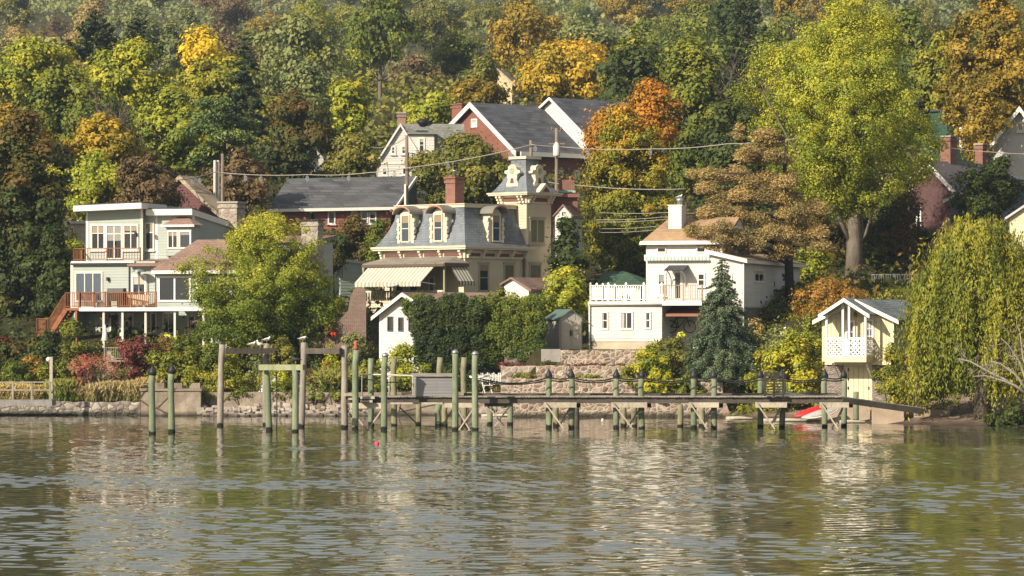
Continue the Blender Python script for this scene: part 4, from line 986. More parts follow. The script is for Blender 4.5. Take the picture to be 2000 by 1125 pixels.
# ================================================================ mansard house
CREAM = m_siding('cream siding', (.52, .46, .335), .17)
CRT = m_paint('cream trim', (.56, .50, .38), .1)
OLV = m_paint('olive trim', (.30, .29, .18), .1)
SHUT = m_paint('dark olive shutter', (.115, .12, .07), .15)
MARO = m_paint('maroon panel', (.14, .06, .05), .15)
SLATE = m_shingle('grey fish-scale slate', (.125, .14, .155), .24, .2, .22, .7)
COPD = m_paint('dormer hood paint', (.17, .165, .14), .1)
HEDG = m_paint('faded red edge', (.40, .19, .13), .1)
def house_mansard():
    H = House('mansard_house', 908, 688, 45, 48, 'cream house with slate mansard roof, striped awnings and corner tower'); r = H.root; u, v, z = H.u, H.v, H.z
    A = u(1026); B = v(747); ze = z(487); zt = z(397); zm = z(477)
    b = MB(); b.box(0, A, 0, B, -1, ze); H.part('wall', b, CREAM)
    b = MB(); b.box(-.03, .14, -.03, .14, 0, ze - .5); b.box(A - .1, A + .02, -.03, .12, 0, ze - .5); H.part('corner_board', b, CRT)
    # cornice: frieze, panels, brackets, projecting eave
    b = MB(); b.box(-.12, A + .1, -.12, B + .1, ze - .52, ze - .02); o = H.part('frieze', b, CRT)
    pn = MB(); bk = MB()
    for (n, L, side) in ((4, A, 0), (4, B, 1)):
        for i in range(n + 1):
            t = .12 + (L - .24) * i / n
            def bx(q, a0, a1, o0, o1, z0, z1):
                if side == 0: q.box(a0, a1, -o1, -o0, z0, z1)
                else: q.box(-o1, -o0, a0, a1, z0, z1)
            bx(bk, t - .09, t + .09, .121, .42, ze - .16, ze - .02); bx(bk, t - .08, t + .08, .121, .32, ze - .32, ze - .162); bx(bk, t - .07, t + .07, .121, .24, ze - .5, ze - .322)
            if i < n:
                t2 = .12 + (L - .24) * (i + 1) / n; bx(pn, t + .2, t2 - .2, .121, .15, ze - .39, ze - .21)
    H.part('panel', pn, MARO, o); H.part('bracket', bk, CRT, o)
    b = MB(); b.box(-.5, A + .3, -.5, B + .4, ze, ze + .1); b.box(-.56, A + .36, -.56, B + .46, ze + .1, ze + .22); H.part('eave', b, CRT)
    # concave mansard slopes
    rings = []
    for t in (0, .1, .25, .45, .7, 1):
        i = .95 * (1 - (1 - t) ** 1.7) - .32; rings.append((i, ze + .22 + (zt - .2 - ze - .22) * t))
    b = MB(); V = []
    for (i, zz) in rings: V += [(i, i, zz), (A - i * .5, i, zz), (A - i * .5, B - i, zz), (i, B - i, zz)]
    fs = [(4*k+j, 4*k+(j+1) % 4, 4*k+4+(j+1) % 4, 4*k+4+j) for k in range(len(rings)-1) for j in range(4)]
    b.add(V, fs + [(20, 21, 22, 23)]); roof = H.part('mansard_roof', b, SLATE)
    i = rings[-1][0]; b = MB(); b.box(i - .1, A - i * .5 + .1, i - .1, B - i + .1, zt - .198, zt - .02); b.box(i - .16, A - i * .5 + .16, i - .16, B - i + .16, zt - .02, zt + .03); H.part('roof_curb', b, CRT, roof)
    # dormers
    def dormer(loc, rz):
        w, h = .95, 1.75; bb = MB(); bb.box(-w/2, w/2, 0, 1.3, -.1, h); hs = [(-w/2 - .0 + w * k / 10, h + .32 * math.sin(math.pi * k / 10)) for k in range(11)]
        bb.prism(hs, 0, 1.3, 'y')
        bb.box(-w/2 - .06, w/2 + .06, -.1, .02, -.16, -.06)
        d = bb.build('dormer', CRT, r, loc, rz)
        sc = MB()                                          # scrolled side brackets
        for sx in (-1, 1):
            for k in range(5): sc.lathe([(.001, -.02), (.085 - .008 * k, 0), (.085 - .008 * k, .1), (.001, .12)], (0, 0, 0), 10) if False else None
            for k in range(6):
                c0 = (sx * (w/2 + .1 + .05 * (k % 2)), -.02, .12 + k * .25); pts = [(c0[0] + .12 * math.cos(a * .785), c0[2] + .14 * math.sin(a * .785)) for a in range(8)]
                sc.prism(pts, -.05, .07, 'y')
        sc.build('scroll', CRT, d)
        wf = window(d, (-.36, -.01, .06), 0, .72, h - .1, rows=(.5, .5), tw=.08, mat=CRT, sill=False, glass=GLB)
        hd = MB(); n = 12; rr = w/2 + .28
        pr = [(rr * math.cos(math.pi * k / n), h - .02 + .5 * math.sin(math.pi * k / n)) for k in range(n + 1)]; pi = [(x * .86, h - .02 + (zz - h + .02) * .78) for x, zz in pr]
        for k in range(n): hd.prism([pr[k], pr[k+1], pi[k+1], pi[k]], -.42, 1.25, 'y')
        hd.build('dormer_hood', COPD, d)
        tr = MB()
        for k in range(n): tr.prism([(pr[k][0] * .985, pr[k][1] - .01), (pr[k+1][0] * .985, pr[k+1][1] - .01), (pi[k+1][0] * 1.04, pi[k+1][1] + .02), (pi[k][0] * 1.04, pi[k][1] + .02)], -.445, -.421, 'y')
        tr.build('hood_edge', HEDG, d)
    zd = ze + .42
    for px in (857, 793): dormer((-.12, v(px, -.12), zd), R(-90))
    dormer((u(968, -.12), -.12, zd), 0)
    # right side windows
    H.win(934, 954, 515, 570, 0, rows=(.5, .5), tw=.1, mat=OLV, head=.1, glass=GLB); H.win(983, 1004, 515, 575, 0, tw=.1, mat=OLV, glass=SHUT, head=.1, name='shuttered_window')
    # tower
    tx0, ty0 = A - .1, -.18; tx1 = u(1075, ty0); ty1 = ty0 + (tx1 - tx0) * 1.0; tze = z(381, tx0, ty0)
    b = MB(); b.box(tx0, tx1, ty0, ty1, -1, tze); tw = H.part('tower', b, CREAM)
    b = MB(); b.box(tx0 - .03, tx0 + .1, ty0 - .03, ty0 + .1, ze + .3, tze - .5); b.box(tx1 - .1, tx1 + .03, ty0 - .03, ty0 + .1, 0, tze - .5); H.part('corner_board', b, CRT, tw)
    b = MB(); b.box(tx0 - .1, tx1 + .1, ty0 - .1, ty1 + .1, tze - .48, tze); fr = H.part('tower_frieze', b, CRT, tw)
    pn = MB(); bk = MB(); L = tx1 - tx0
    for (a0, a1) in ((.45, L - .45),):
        pn.box(tx0 + a0, tx0 + a1, ty0 - .13, ty0 - .101, tze - .38, tze - .14); pn.box(tx0 - .13, tx0 - .101, ty0 + a0, ty0 + a1, tze - .38, tze - .14)
    for t in (.08, .36, L - .36, L - .08):
        for k, (o1, z0, z1) in enumerate(((.42, .15, .02), (.32, .3, .152), (.22, .46, .302))):
            bk.box(tx0 + t - .07, tx0 + t + .07, ty0 - o1, ty0 - .101, tze - z0, tze - z1); bk.box(tx0 - o1, tx0 - .101, ty0 + t - .07, ty0 + t + .07, tze - z0, tze - z1)
    H.part('tower_panel', pn, MARO, tw); H.part('tower_bracket', bk, CRT, tw)
    b = MB(); b.box(tx0 - .5, tx1 + .5, ty0 - .5, ty1 + .5, tze, tze + .09); b.box(tx0 - .56, tx1 + .56, ty0 - .56, ty1 + .56, tze + .09, tze + .17)
    mx = (tx0 + tx1) / 2; b.prism([(mx - .62, tze + .17), (mx + .62, tze + .17), (mx, tze + .72)], ty0 - .6, ty0 - .2, 'y'); H.part('tower_eave', b, CRT, tw)
    b = MB(); b.prism([(mx - .36, tze + .21), (mx + .36, tze + .21), (mx, tze + .53)], ty0 - .63, ty0 - .602, 'y'); H.part('tower_panel', b, MARO, tw)
    ztop = z(309, tx0, ty0); V = []; rg = []
    for t in (0, .12, .3, .55, .8, 1):
        i = (L / 2 - .58 + .36) * (1 - (1 - t) ** 1.9) - .36; rg.append((i, tze + .17 + (ztop - tze - .17) * t))
    for (i, zz) in rg: V += [(tx0 + i, ty0 + i, zz), (tx1 - i, ty0 + i, zz), (tx1 - i, ty1 - i, zz), (tx0 + i, ty1 - i, zz)]
    b = MB(); b.add(V, [(4*k+j, 4*k+(j+1) % 4, 4*k+4+(j+1) % 4, 4*k+4+j) for k in range(5) for j in range(4)] + [(20, 21, 22, 23)]); H.part('tower_roof', b, SLATE, tw)
    i = rg[-1][0]; b = MB(); b.box(tx0 + i - .12, tx1 - i + .12, ty0 + i - .12, ty1 - i + .12, ztop + .002, ztop + .16); H.part('tower_curb', b, CRT, tw)
    def lucarne(loc, rz):
        pts = [(-.5, 0), (.5, 0), (.46, .3), (.34, .5), (.4, .85), (.62, .95), (.6, 1.08), (.36, 1.12), (.3, 1.32), (.12, 1.44), (-.12, 1.44), (-.3, 1.32), (-.36, 1.12), (-.6, 1.08), (-.62, .95), (-.4, .85), (-.34, .5), (-.46, .3)]
        q = MB(); q.prism(pts, -.1, .0, 'y'); q.prism([(x * .8, zz * .97) for x, zz in pts], .001, .75, 'y'); o = q.build('tower_dormer', CRT, tw, loc, rz)
    zl = tze + .42
    lucarne((mx, ty0 + .02, zl), 0); lucarne((tx0 + .02, (ty0 + ty1) / 2, zl), R(-90))
    rd = MB(); rm = MB()
    for lx, ly, sd in ((mx, ty0 + .02, 0), (tx0 + .02, (ty0 + ty1) / 2, 1)):
        for k in range(10):
            a0, a1 = 2 * math.pi * k / 10, 2 * math.pi * (k + 1) / 10
        c = [(.2 * math.cos(2 * math.pi * k / 14), zl + 1.06 + .2 * math.sin(2 * math.pi * k / 14)) for k in range(14)]
        sq = [(-.15, zl + .32), (.15, zl + .32), (.1, zl + .62), (-.1, zl + .62)]
        if sd == 0: rd.prism([(lx + x, zz) for x, zz in c], ly - .125, ly - .102, 'y'); rm.prism([(lx + x, zz) for x, zz in sq], ly - .12, ly - .102, 'y')
        else: rd.prism([(ly + x, zz) for x, zz in c], lx - .125, lx - .102, 'x'); rm.prism([(ly + x, zz) for x, zz in sq], lx - .12, lx - .102, 'x')
    H.part('roundel', rd, OLV, tw); H.part('dormer_panel', rm, MARO, tw)
    H.win(1034, 1063, 427, 476, ty0, nx=2, tw=.1, mul=.1, mat=OLV, glass=SHUT, head=.1, name='shuttered_window'); H.win(1033, 1056, 515, 545, ty0, tw=.1, mat=OLV, glass=SHUT, head=.1, name='shuttered_window')
    b = MB(); b.tube([(tx1 + .12, ty0 - .12, tze - .3), (tx1 + .12, ty0 - .12, 0)], .05, 8); b.tube([(A - .25, -.1, ze - .4), (A - .25, -.1, 0)], .05, 8); H.part('downpipe', b, m_plain('brown pipe', (.1, .07, .05)))
    # chimney on the roof
    cy = 3.0; cx = u(888, cy); chimney(r, cx, cy, zt - .1, z(349, cx, cy), .78, .78, BRICK, capm=m_plain('brick cap', (.2, .09, .07), .9))
    # porch along the left side
    px0 = -1.8; zf = z(592, 0, 0); zr = z(513, px0, 0); zw = z(500)
    b = MB(); b.box(px0, -.003, .1, B - .05, zf - .25, zf); H.part('porch_floor', b, CRT)
    b = MB(); b.box(px0 + .1, -.003, .3, B - .2, -1, zf - .253); H.part('wall', b, CREAM)
    b = MB(); e = .3; V = [(px0 - e, -e, zr), (px0 - e, B - .35, zr), (.0, B - .35, zw), (0, .3, zw), (0, -e, zr + .15)]
    b.slab([(px0 - e, -e, zr), (px0 - e, B - .35, zr), (-.003, B - .35, zw), (-.003, .6, zw)], .1); b.slab([(px0 - e, -e, zr), (-.003, .6, zw), (-.003, -e, zr)], .1); H.part('porch_roof', b, m_shingle('porch roof', (.20, .18, .15), .3, .14, .15))
    b = MB(); b.box(px0 - e - .05, px0 - e + .06, -e, B - .35, zr - .22, zr - .06); b.box(px0 - e, 0, -e - .05, -e + .06, zr - .22, zr - .06); H.part('porch_gutter', b, m_plain('brown pipe', (.1, .07, .05)))
    for yy in (.05, 2.2, 4.4, B - .1):
        q = MB(); q.lathe([(.1, zf), (.1, zf + .3), (.07, zf + .5), (.06, zr - .5), (.09, zr - .3), (.1, zr - .1)], (px0 + .08, yy, 0), 10); H.part('porch_post', q, OLV)
    yb = B - .1; q = MB()
    for (p0, p1) in (((px0 + .05, yb), (px0 + .05, 4.4)), ((px0 + .05, yb), (-.05, yb)), ((px0 + .05, 4.4), (px0 + .05, .1))):
        a, c = Vector((*p0, zf)), Vector((*p1, zf)); q.bar(a + Vector((0, 0, .7)), c + Vector((0, 0, .7)), .14, .1); q.bar(a + Vector((0, 0, .08)), c + Vector((0, 0, .08)), .14, .1)
        n = int((c - a).length / .2)
        for i in range(1, n): p = a.lerp(c, i / n); q.lathe([(.04, .1), (.07, .25), (.035, .42), (.06, .6), (.04, .68)], (p.x, p.y, zf), 6)
    H.part('balustrade', q, CRT)
    for (pa, pb, nm) in ((800, 818, 'door'), (838, 850, 'window'), (773, 790, 'window')): H.win(pa, pb, 540, 590, 0, 'left', -.0, name=nm, sill=False, mat=WHT, nx=1 if nm == 'door' else 1, glass=GL)
    # striped awnings
    AW = m_stripe('cream and olive awning stripe', (.58, .55, .47), (.33, .31, .23), .30, 1, .6)
    AW2 = m_stripe('cream and olive side awning stripe', (.58, .54, .45), (.15, .15, .11), .26, 0, .6)
    def awning(p, q, out, drop, mat, val=.24):
        b = MB(); p = Vector(p); q = Vector(q); o = Vector(out); dn = Vector((0, 0, -drop)); n = 26
        a, c = p + o + dn, q + o + dn
        b.slab([p, q, c, a], .03)
        for i in range(n):
            s0, s1 = a.lerp(c, i / n), a.lerp(c, (i + 1) / n); m = (s0 + s1) / 2
            nrm = o.normalized() * .02
            b.add([s0, s1, s1 - Vector((0, 0, val)), m - Vector((0, 0, val + .05)), s0 - Vector((0, 0, val)), s0 + nrm, s1 + nrm, s1 + nrm - Vector((0, 0, val)), m + nrm - Vector((0, 0, val + .05)), s0 + nrm - Vector((0, 0, val))], [(0, 1, 2, 3, 4), (9, 8, 7, 6, 5)])
        return H.part('awning', b, mat)
    za = zr - .12
    y0, y1 = v(848, px0 - .1), B - .8
    aw = awning((px0 - .12, y1, za), (px0 - .12, .55, za), (-1.25, 0, 0), 1.0, AW)
    awning((px0 + .35, -.12, za), (-.1, -.12, za), (0, -.75, 0), .95, AW2)
    b = MB(); b.bar((px0 - .1, .6, zf + 1.1), (px0 - 1.3, .6, za - 1.02), .05); b.bar((px0 - .1, y1 - .1, zf + 1.1), (px0 - 1.3, y1 - .1, za - 1.02), .05); H.part('awning_arm', b, WHT, aw)
    # lower floor window facing the river
    H.win(720, 740, 607, 652, px0 + .1, 'left', px0 + .1, nx=2, sill=True)
    return H
# ================================================================ white house on the terraces
WSID = m_siding('white siding', (.545, .525, .49), .2, .06)
WSIDF = m_siding('fine white siding', (.555, .535, .50), .15, .05)
TANF = m_paint('tan render', (.42, .35, .26), .25, .9)
def house_white():
    H = House('white_house', 1155, 682, 31, -17, 'white clapboard house with brown roof, white chimney and a railed deck on the stone terraces'); r = H.root; u, v, z = H.u, H.v, H.z
    # annex with the deck on its roof
    x1 = u(1293); b = MB(); zt = z(592); b.box(0, x1, 0, 5.2, z(667), zt); H.part('annex_wall', b, WSID)
    b = MB(); b.box(.03, x1 - .03, .04, 5.2, -1.2, z(667) - .003); H.part('foundation', b, TANF)
    xb = u(1372); b = MB(); b.box(x1 + .003, xb, 2.3, 5.2, -.6, zt); H.part('annex_wall', b, m_siding('warm annex siding', (.56, .52, .46), .2))  # bay wall boards a little warmer in tone than the white siding
    b = MB(); b.box(-.12, xb, -.12, 5.2, zt + .003, zt + .1); o = H.part('deck_floor', b, m_wood('grey deck board', (.28, .25, .22)))
    b = MB(); b.box(-.14, xb, -.16, -.122, zt - .14, zt + .08); b.box(-.16, -.122, -.12, 5.2, zt - .14, zt + .08); H.part('fascia', b, WHT, o)
    zd = zt + .1; railing(r, [(-.03, 5, zd), (-.03, -.05, zd), (x1, -.05, zd)], .86, m_paint('white rail', (.76, .74, .70), .06), .13, 1.15, .045, .1, cap=.06)
    railing(r, [(x1 + .15, -.05, zd), (xb, -.05, zd)], .86, m_wood('brown deck rail', (.36, .30, .24)), .13, 1.4, .035, .09)  # plain brown wood colour, darker than the white rail
    H.win(1174, 1189, 608, 644, 0, curtain=1, sill=False, rows=(.5, .5)); H.win(1211, 1237, 608, 644, 0, nx=2, sill=False, curtain=1, glass=GLB); H.win(1259, 1272, 608, 643, 0, sill=False, rows=(.5, .5), curtain=1)
    b = MB(); b.tube([(-.08, -.1, zt), (-.08, -.1, -.6)], .05, 8); b.tube([(-.1, -.2, zt - .04), (x1, -.2, zt - .07)], .055, 8); H.part('downpipe', b, m_paint('grey white pipe', (.55, .55, .52)))
    # copper awning over the bay with the bicycle
    ya = 2.3; b = MB(); b.slab([(x1, .3, z(614, x1, .3)), (xb, .3, z(614, x1, .3)), (xb, ya, z(597, x1, ya)), (x1, ya, z(597, x1, ya))], .05)
    b.box(x1, xb, .27, .33, z(618, x1, .3), z(613, x1, .3)); H.part('awning', b, m_plain('copper awning', (.22, .095, .06), .55, 0))
    # main house
    ym = 5.2; xa, xc = u(1262, ym), u(1412, ym); ze = z(470, xa, ym); xr = u(1450, ym)
    b = MB(); b.box(xa, xc, ym + .003, ym + 6.2, -.5, ze); H.part('wall', b, WSID)
    yr = ym + 3.4; zr = z(424, u(1400, yr), yr); xw0, xw1 = u(1258, ym) - .1, xc + .15
    b = MB(); V = [(xw0, ym - .35, ze - .08), (xw1, ym - .35, ze - .08), (xw1, ym + 6.5, ze - .08), (xw0, ym + 6.5, ze - .08), (u(1308, yr), yr, zr), (xw1, yr, zr)]
    b.add(V, [(0, 1, 5, 4), (2, 3, 4, 5), (3, 0, 4), (1, 2, 5), (3, 2, 1, 0)]); rf = H.part('roof', b, m_shingle('tan brown shingles', (.30, .195, .115), .3, .13, .2))
    b = MB(); b.box(xw0 - .03, xw1 + .02, ym - .42, ym - .352, ze - .24, ze - .04); b.box(xw0 - .09, xw0 - .003, ym - .35, ym + 6.5, ze - .24, ze - .1); H.part('fascia', b, WHT, rf)
    b = MB(); b.prism([(ym + .2, ze - .078), (ym + 6.2, ze - .078), (yr, zr - .18)], xc - .1, xw1 + .004, 'x'); H.part('gable_end', b, WSID)
    cx = u(1323, yr - 1.2); b = MB(); zc = z(404, cx, yr); b.box(cx - .38, cx + .38, yr - 1.75, yr - .75, ze + .3, zc); ch = H.part('chimney', b, WSIDF)
    b = MB(); b.box(cx - .42, cx + .42, yr - 1.79, yr - .71, zc + .002, zc + .06); H.part('chimney_cap', b, WHT, ch)
    b = MB(); b.lathe([(.16, zc + .06), (.16, zc + .3), (.26, zc + .32), (.22, zc + .36), (.22, zc + .42), (.1, zc + .46)], (cx + .15, yr - 1.2, 0), 12); H.part('flue', b, GALV, ch)
    H.win(1283, 1302, 483, 494, ym, sill=False, tw=.07); H.win(1360, 1379, 482, 494, ym, sill=False, tw=.07)
    # retracted awning with scalloped edge
    yw = ym - .28; b = MB(); wa, wb = u(1258, yw), u(1389, yw); zw = z(501, wa, yw); b.box(wa, wb, yw, ym, zw - .02, zw + .1); aw = H.part('awning', b, WHT)
    b = MB(); n = 30
    for i in range(n):
        a, c = wa + (wb - wa) * i / n, wa + (wb - wa) * (i + 1) / n; b.prism([(a, zw - .022), (c, zw - .022), (c, zw - .2), ((a + c) / 2, zw - .27), (a, zw - .2)], yw, yw + .012, 'y')
    H.part('valance', b, m_stripe('green white valance', (.52, .56, .52), (.26, .36, .32), .2, 0), aw)
    # lower openings over the deck
    H.win(1284, 1301, 533, 578, ym, rows=(.5, .5), tw=.1); H.win(1314, 1334, 528, 588, ym, nx=1, name='door', tw=.15, handle=True, sill=False, glass=GLD); H.win(1362, 1378, 533, 560, ym, rows=(.5, .5), tw=.09)
    yc = ym - 1.15; ca, cb = u(1297, yc), u(1335, yc); b = MB(); b.slab([(ca, yc, z(527, ca, yc)), (cb, yc, z(527, ca, yc)), (cb, ym, z(518, ca, ym)), (ca, ym, z(518, ca, ym))], .06); cn = H.part('canopy', b, DROOF)
    b = MB()
    for xx in (ca + .15, cb - .15):
        zz = z(527, ca, yc); b.tube([(xx, ym, zz - .95), (xx, ym - .2, zz - .5), (xx, ym - .55, zz - .22), (xx, yc + .1, zz - .07)], .045, 6)
    H.part('canopy_bracket', b, WHT, cn)
    # wing on the right
    yg = ym - .35; xg0, xg1 = u(1389, yg), u(1450, yg); zg1 = z(507, xg1, yg); zg0 = z(490, xg0, yg); zfl = z(600, xg1, yg)
    ybk = v(1562, xg1); b = MB(); b.prism([(xg0, zfl), (xg1, zfl), (xg1, zg1), (xg0, zg0 - .1)], yg, ybk, 'y'); H.part('wing_wall', b, WSID)
    b = MB(); b.prism([(xg0 - .3, zg0 - .02), (xg1 + .3, zg1 - .08), (xg1 + .3, zg1 + .04), (xg0 - .3, zg0 + .1)], yg - .28, ybk + .3, 'y'); rf = H.part('roof', b, m_shingle('tan brown shingles', (.25, .17, .11)))
    b = MB(); b.prism([(xg0 - .3, zg0 - .14), (xg1 + .34, zg1 - .2), (xg1 + .34, zg1 + .02), (xg0 - .3, zg0 + .08)], yg - .33, yg - .282, 'y'); b.box(xg1 + .303, xg1 + .36, yg - .28, ybk + .3, zg1 - .2, zg1 - .02); H.part('fascia', b, WHT, rf)
    b = MB(); b.lathe([(.06, 0), (.06, .35)], (xg1 - 1.0, yg + 4, zg1 + .1), 8); b.lathe([(.05, 0), (.05, .5)], (xg1 - .9, yg + 5, zg1 + .1), 8); H.part('vent_pipe', b, GALV, rf)
    H.win(1410, 1430, 535, 565, yg, rows=(.5, .5), tw=.1); H.win(1472, 1491, 526, 552, face='right', x=xg1, nx=2, tw=.1, sill=False)
    b = MB(); b.box(xg0 + .1, xg1 - .05, yg + .05, ybk - .05, -1, zfl - .003); H.part('foundation', b, m_stone('dark fieldstone', [(.12, .10, .085), (.2, .17, .14), (.16, .13, .11)], (.18, .16, .14), 3))
    b = MB(); b.tube([(xg1 + .08, yg - .08, zg1 - .2), (xg1 + .08, yg - .08, 0)], .05, 8); H.part('downpipe', b, m_paint('grey white pipe', (.55, .55, .52)))
    return H
# ================================================================ yellow boathouse
YB = m_batten('pale yellow boards', (.55, .49, .325), .26)
LATW = m_paint('white lattice', (.76, .74, .70), .05)
def boathouse():
    H = House('boathouse', 1607, 782, 14, -24, 'small pale yellow boathouse with a white lattice balcony over the beach'); r = H.root; u, v, z = H.u, H.v, H.z
    x1 = u(1745); zf = z(706, 1, 0); ze = z(622); zr = z(588, x1 / 2, 0); yb = 7.5
    b = MB(); b.box(.05, u(1645, .1), .12, yb, -.8, zf - .003); b.box(u(1703, .1), x1 - .05, .12, yb, -.8, zf - .003); H.part('stone_base', b, m_stone('stacked slate', [(.22, .18, .16), (.32, .26, .22), (.14, .12, .12), (.38, .30, .25)], (.15, .13, .12), 4.5, stretch=(1, 1, 2.6)))
    b = MB(); b.box(u(1645, .1), u(1703, .1), .2, 2, -.8, zf - .003); dr = H.part('boat_door', b, YB)
    b = MB(); gable_wall(b, 0, x1, 0, yb, zf, ze, zr); H.part('wall', b, YB)
    b = MB(); b.box(-.03, .12, -.03, .12, zf, ze); b.box(x1 - .12, x1 + .03, -.03, .12, zf, ze); b.box(.12, x1 - .12, -.035, -.003, zf - .16, zf + .0); H.part('corner_board', b, m_paint('cream board', (.60, .53, .34)))
    ro = MB(); gable_roof(ro, 0, x1, 0, yb, ze, zr, .38, .1); rf = H.part('roof', ro, m_shingle('blue grey shingles', (.13, .15, .155), .36, .15, .35))
    t = MB(); gable_trim(t, 0, x1, -.38, ze, zr, .38, .2, .05, t=.08); H.part('rake_board', t, WHT, rf)
    # balcony with its own little gable
    yo = -1.25; b0, b1 = u(1614, yo), u(1690, yo); zb = zf + .0; zt = z(662, b0, yo)
    b = MB(); b.box(b0 - .05, b1 + .05, yo, -.04, z(707, b0, yo), z(696, b0, yo)); H.part('balcony_floor', b, m_paint('cream board', (.60, .53, .34)))
    zfl = z(696, b0, yo); zg = z(610, b0, yo); zp = z(585, (b0 + b1) / 2, yo)
    b = MB()
    for xx in (b0, b0 + (b1 - b0) * .42, b0 + (b1 - b0) * .58, b1): b.box(xx - .055, xx + .055, yo, yo + .11, zfl, zg + (.0 if xx in (b0, b1) else (zp - zg) * .78))
    H.part('balcony_post', b, WHT)
    ro = MB(); gable_roof(ro, b0, b1, yo, -.1, zg, zp, .3, .09); rf2 = H.part('balcony_roof', ro, m_shingle('blue grey shingles', (.13, .15, .155)))
    t = MB(); gable_trim(t, b0, b1, yo - .3, zg, zp, .3, .19, .05, t=.07); H.part('rake_board', t, WHT, rf2)
    def lattice(q, fn, L, h):
        q.add(*[[fn(0, 0)] * 0, []]) if False else None
        n = int((L + h) / .22)
        for sgn in (0, 1):
            for i in range(n + 1):
                a = i * .22
                p0 = (max(a - h, 0), min(a, h)) ; p1 = (min(a, L), max(a - L, 0))
                if abs(p0[0] - p1[0]) < .02: continue
                if sgn: p0, p1 = (L - p0[0], p0[1]), (L - p1[0], p1[1])
                q.bar(fn(*p0, sgn), fn(*p1, sgn), .014, .052)
        for zz in (0, h): q.bar(fn(0, zz, 0), fn(L, zz, 0), .05, .09)
    hL = zt - zfl; q = MB(); xm0, xm1 = b0 + (b1 - b0) * .42, b0 + (b1 - b0) * .58
    lattice(q, lambda a, zz, s=0: (b0 + .05 + a, yo + .04 + s * .015, zfl + .03 + zz), xm0 - b0 - .1, hL); lattice(q, lambda a, zz, s=0: (xm1 + .05 + a, yo + .04 + s * .015, zfl + .03 + zz), b1 - xm1 - .1, hL)
    lattice(q, lambda a, zz, s=0: (b1 + .0 - s * .015, yo + .08 + a, zfl + .03 + zz), -yo - .15, hL); lattice(q, lambda a, zz, s=0: (b0 - .0 - s * .015, yo + .08 + a, zfl + .03 + zz), -yo - .15, hL)
    q.box(xm0 + .05, xm1 - .05, yo + .03, yo + .06, zfl + .03, zfl + hL); H.part('lattice_railing', q, LATW)
    H.win(1651, 1671, 625, 690, 0, nx=2, rows=(1, 1, 1), tw=.12, mul=.03, name='door', sill=False, glass=GLB); H.win(1690, 1707, 623, 690, 0, nx=2, rows=(1, 1, 1, 1), tw=.1, mul=.03, name='door', sill=False, glass=GLB)
    H.win(1771, 1797, 632, 662, face='right', x=x1, nx=3, rows=(1, 1, 1), tw=.07, mul=.025)
    b = MB()
    for sx in (u(1640, .1), u(1705, .1)): b.bar((sx, .1, zf - .9), (sx, yo + .3, zf - .1), .09)
    H.part('balcony_brace', b, WHT)
    b = MB()
    for px, py in ((1657, 722), (1657, 740), (1657, 758), (1697, 722), (1697, 758)): xx = u(px, .2); zz = z(py, xx, .2); b.box(xx - .03, xx + .03, .16, .199, zz - .07, zz + .07)
    H.part('hinge', b, DKM, dr)
    q = MB(); xx = u(1672, 0); zz = z(614, xx, 0); q.lathe([(.02, -.16), (.09, -.1), (.1, .05), (.03, .12)], (xx, -.14, zz), 10); H.part('lamp', q, m_plain('brass', (.25, .16, .07), .4, .6))
    return H
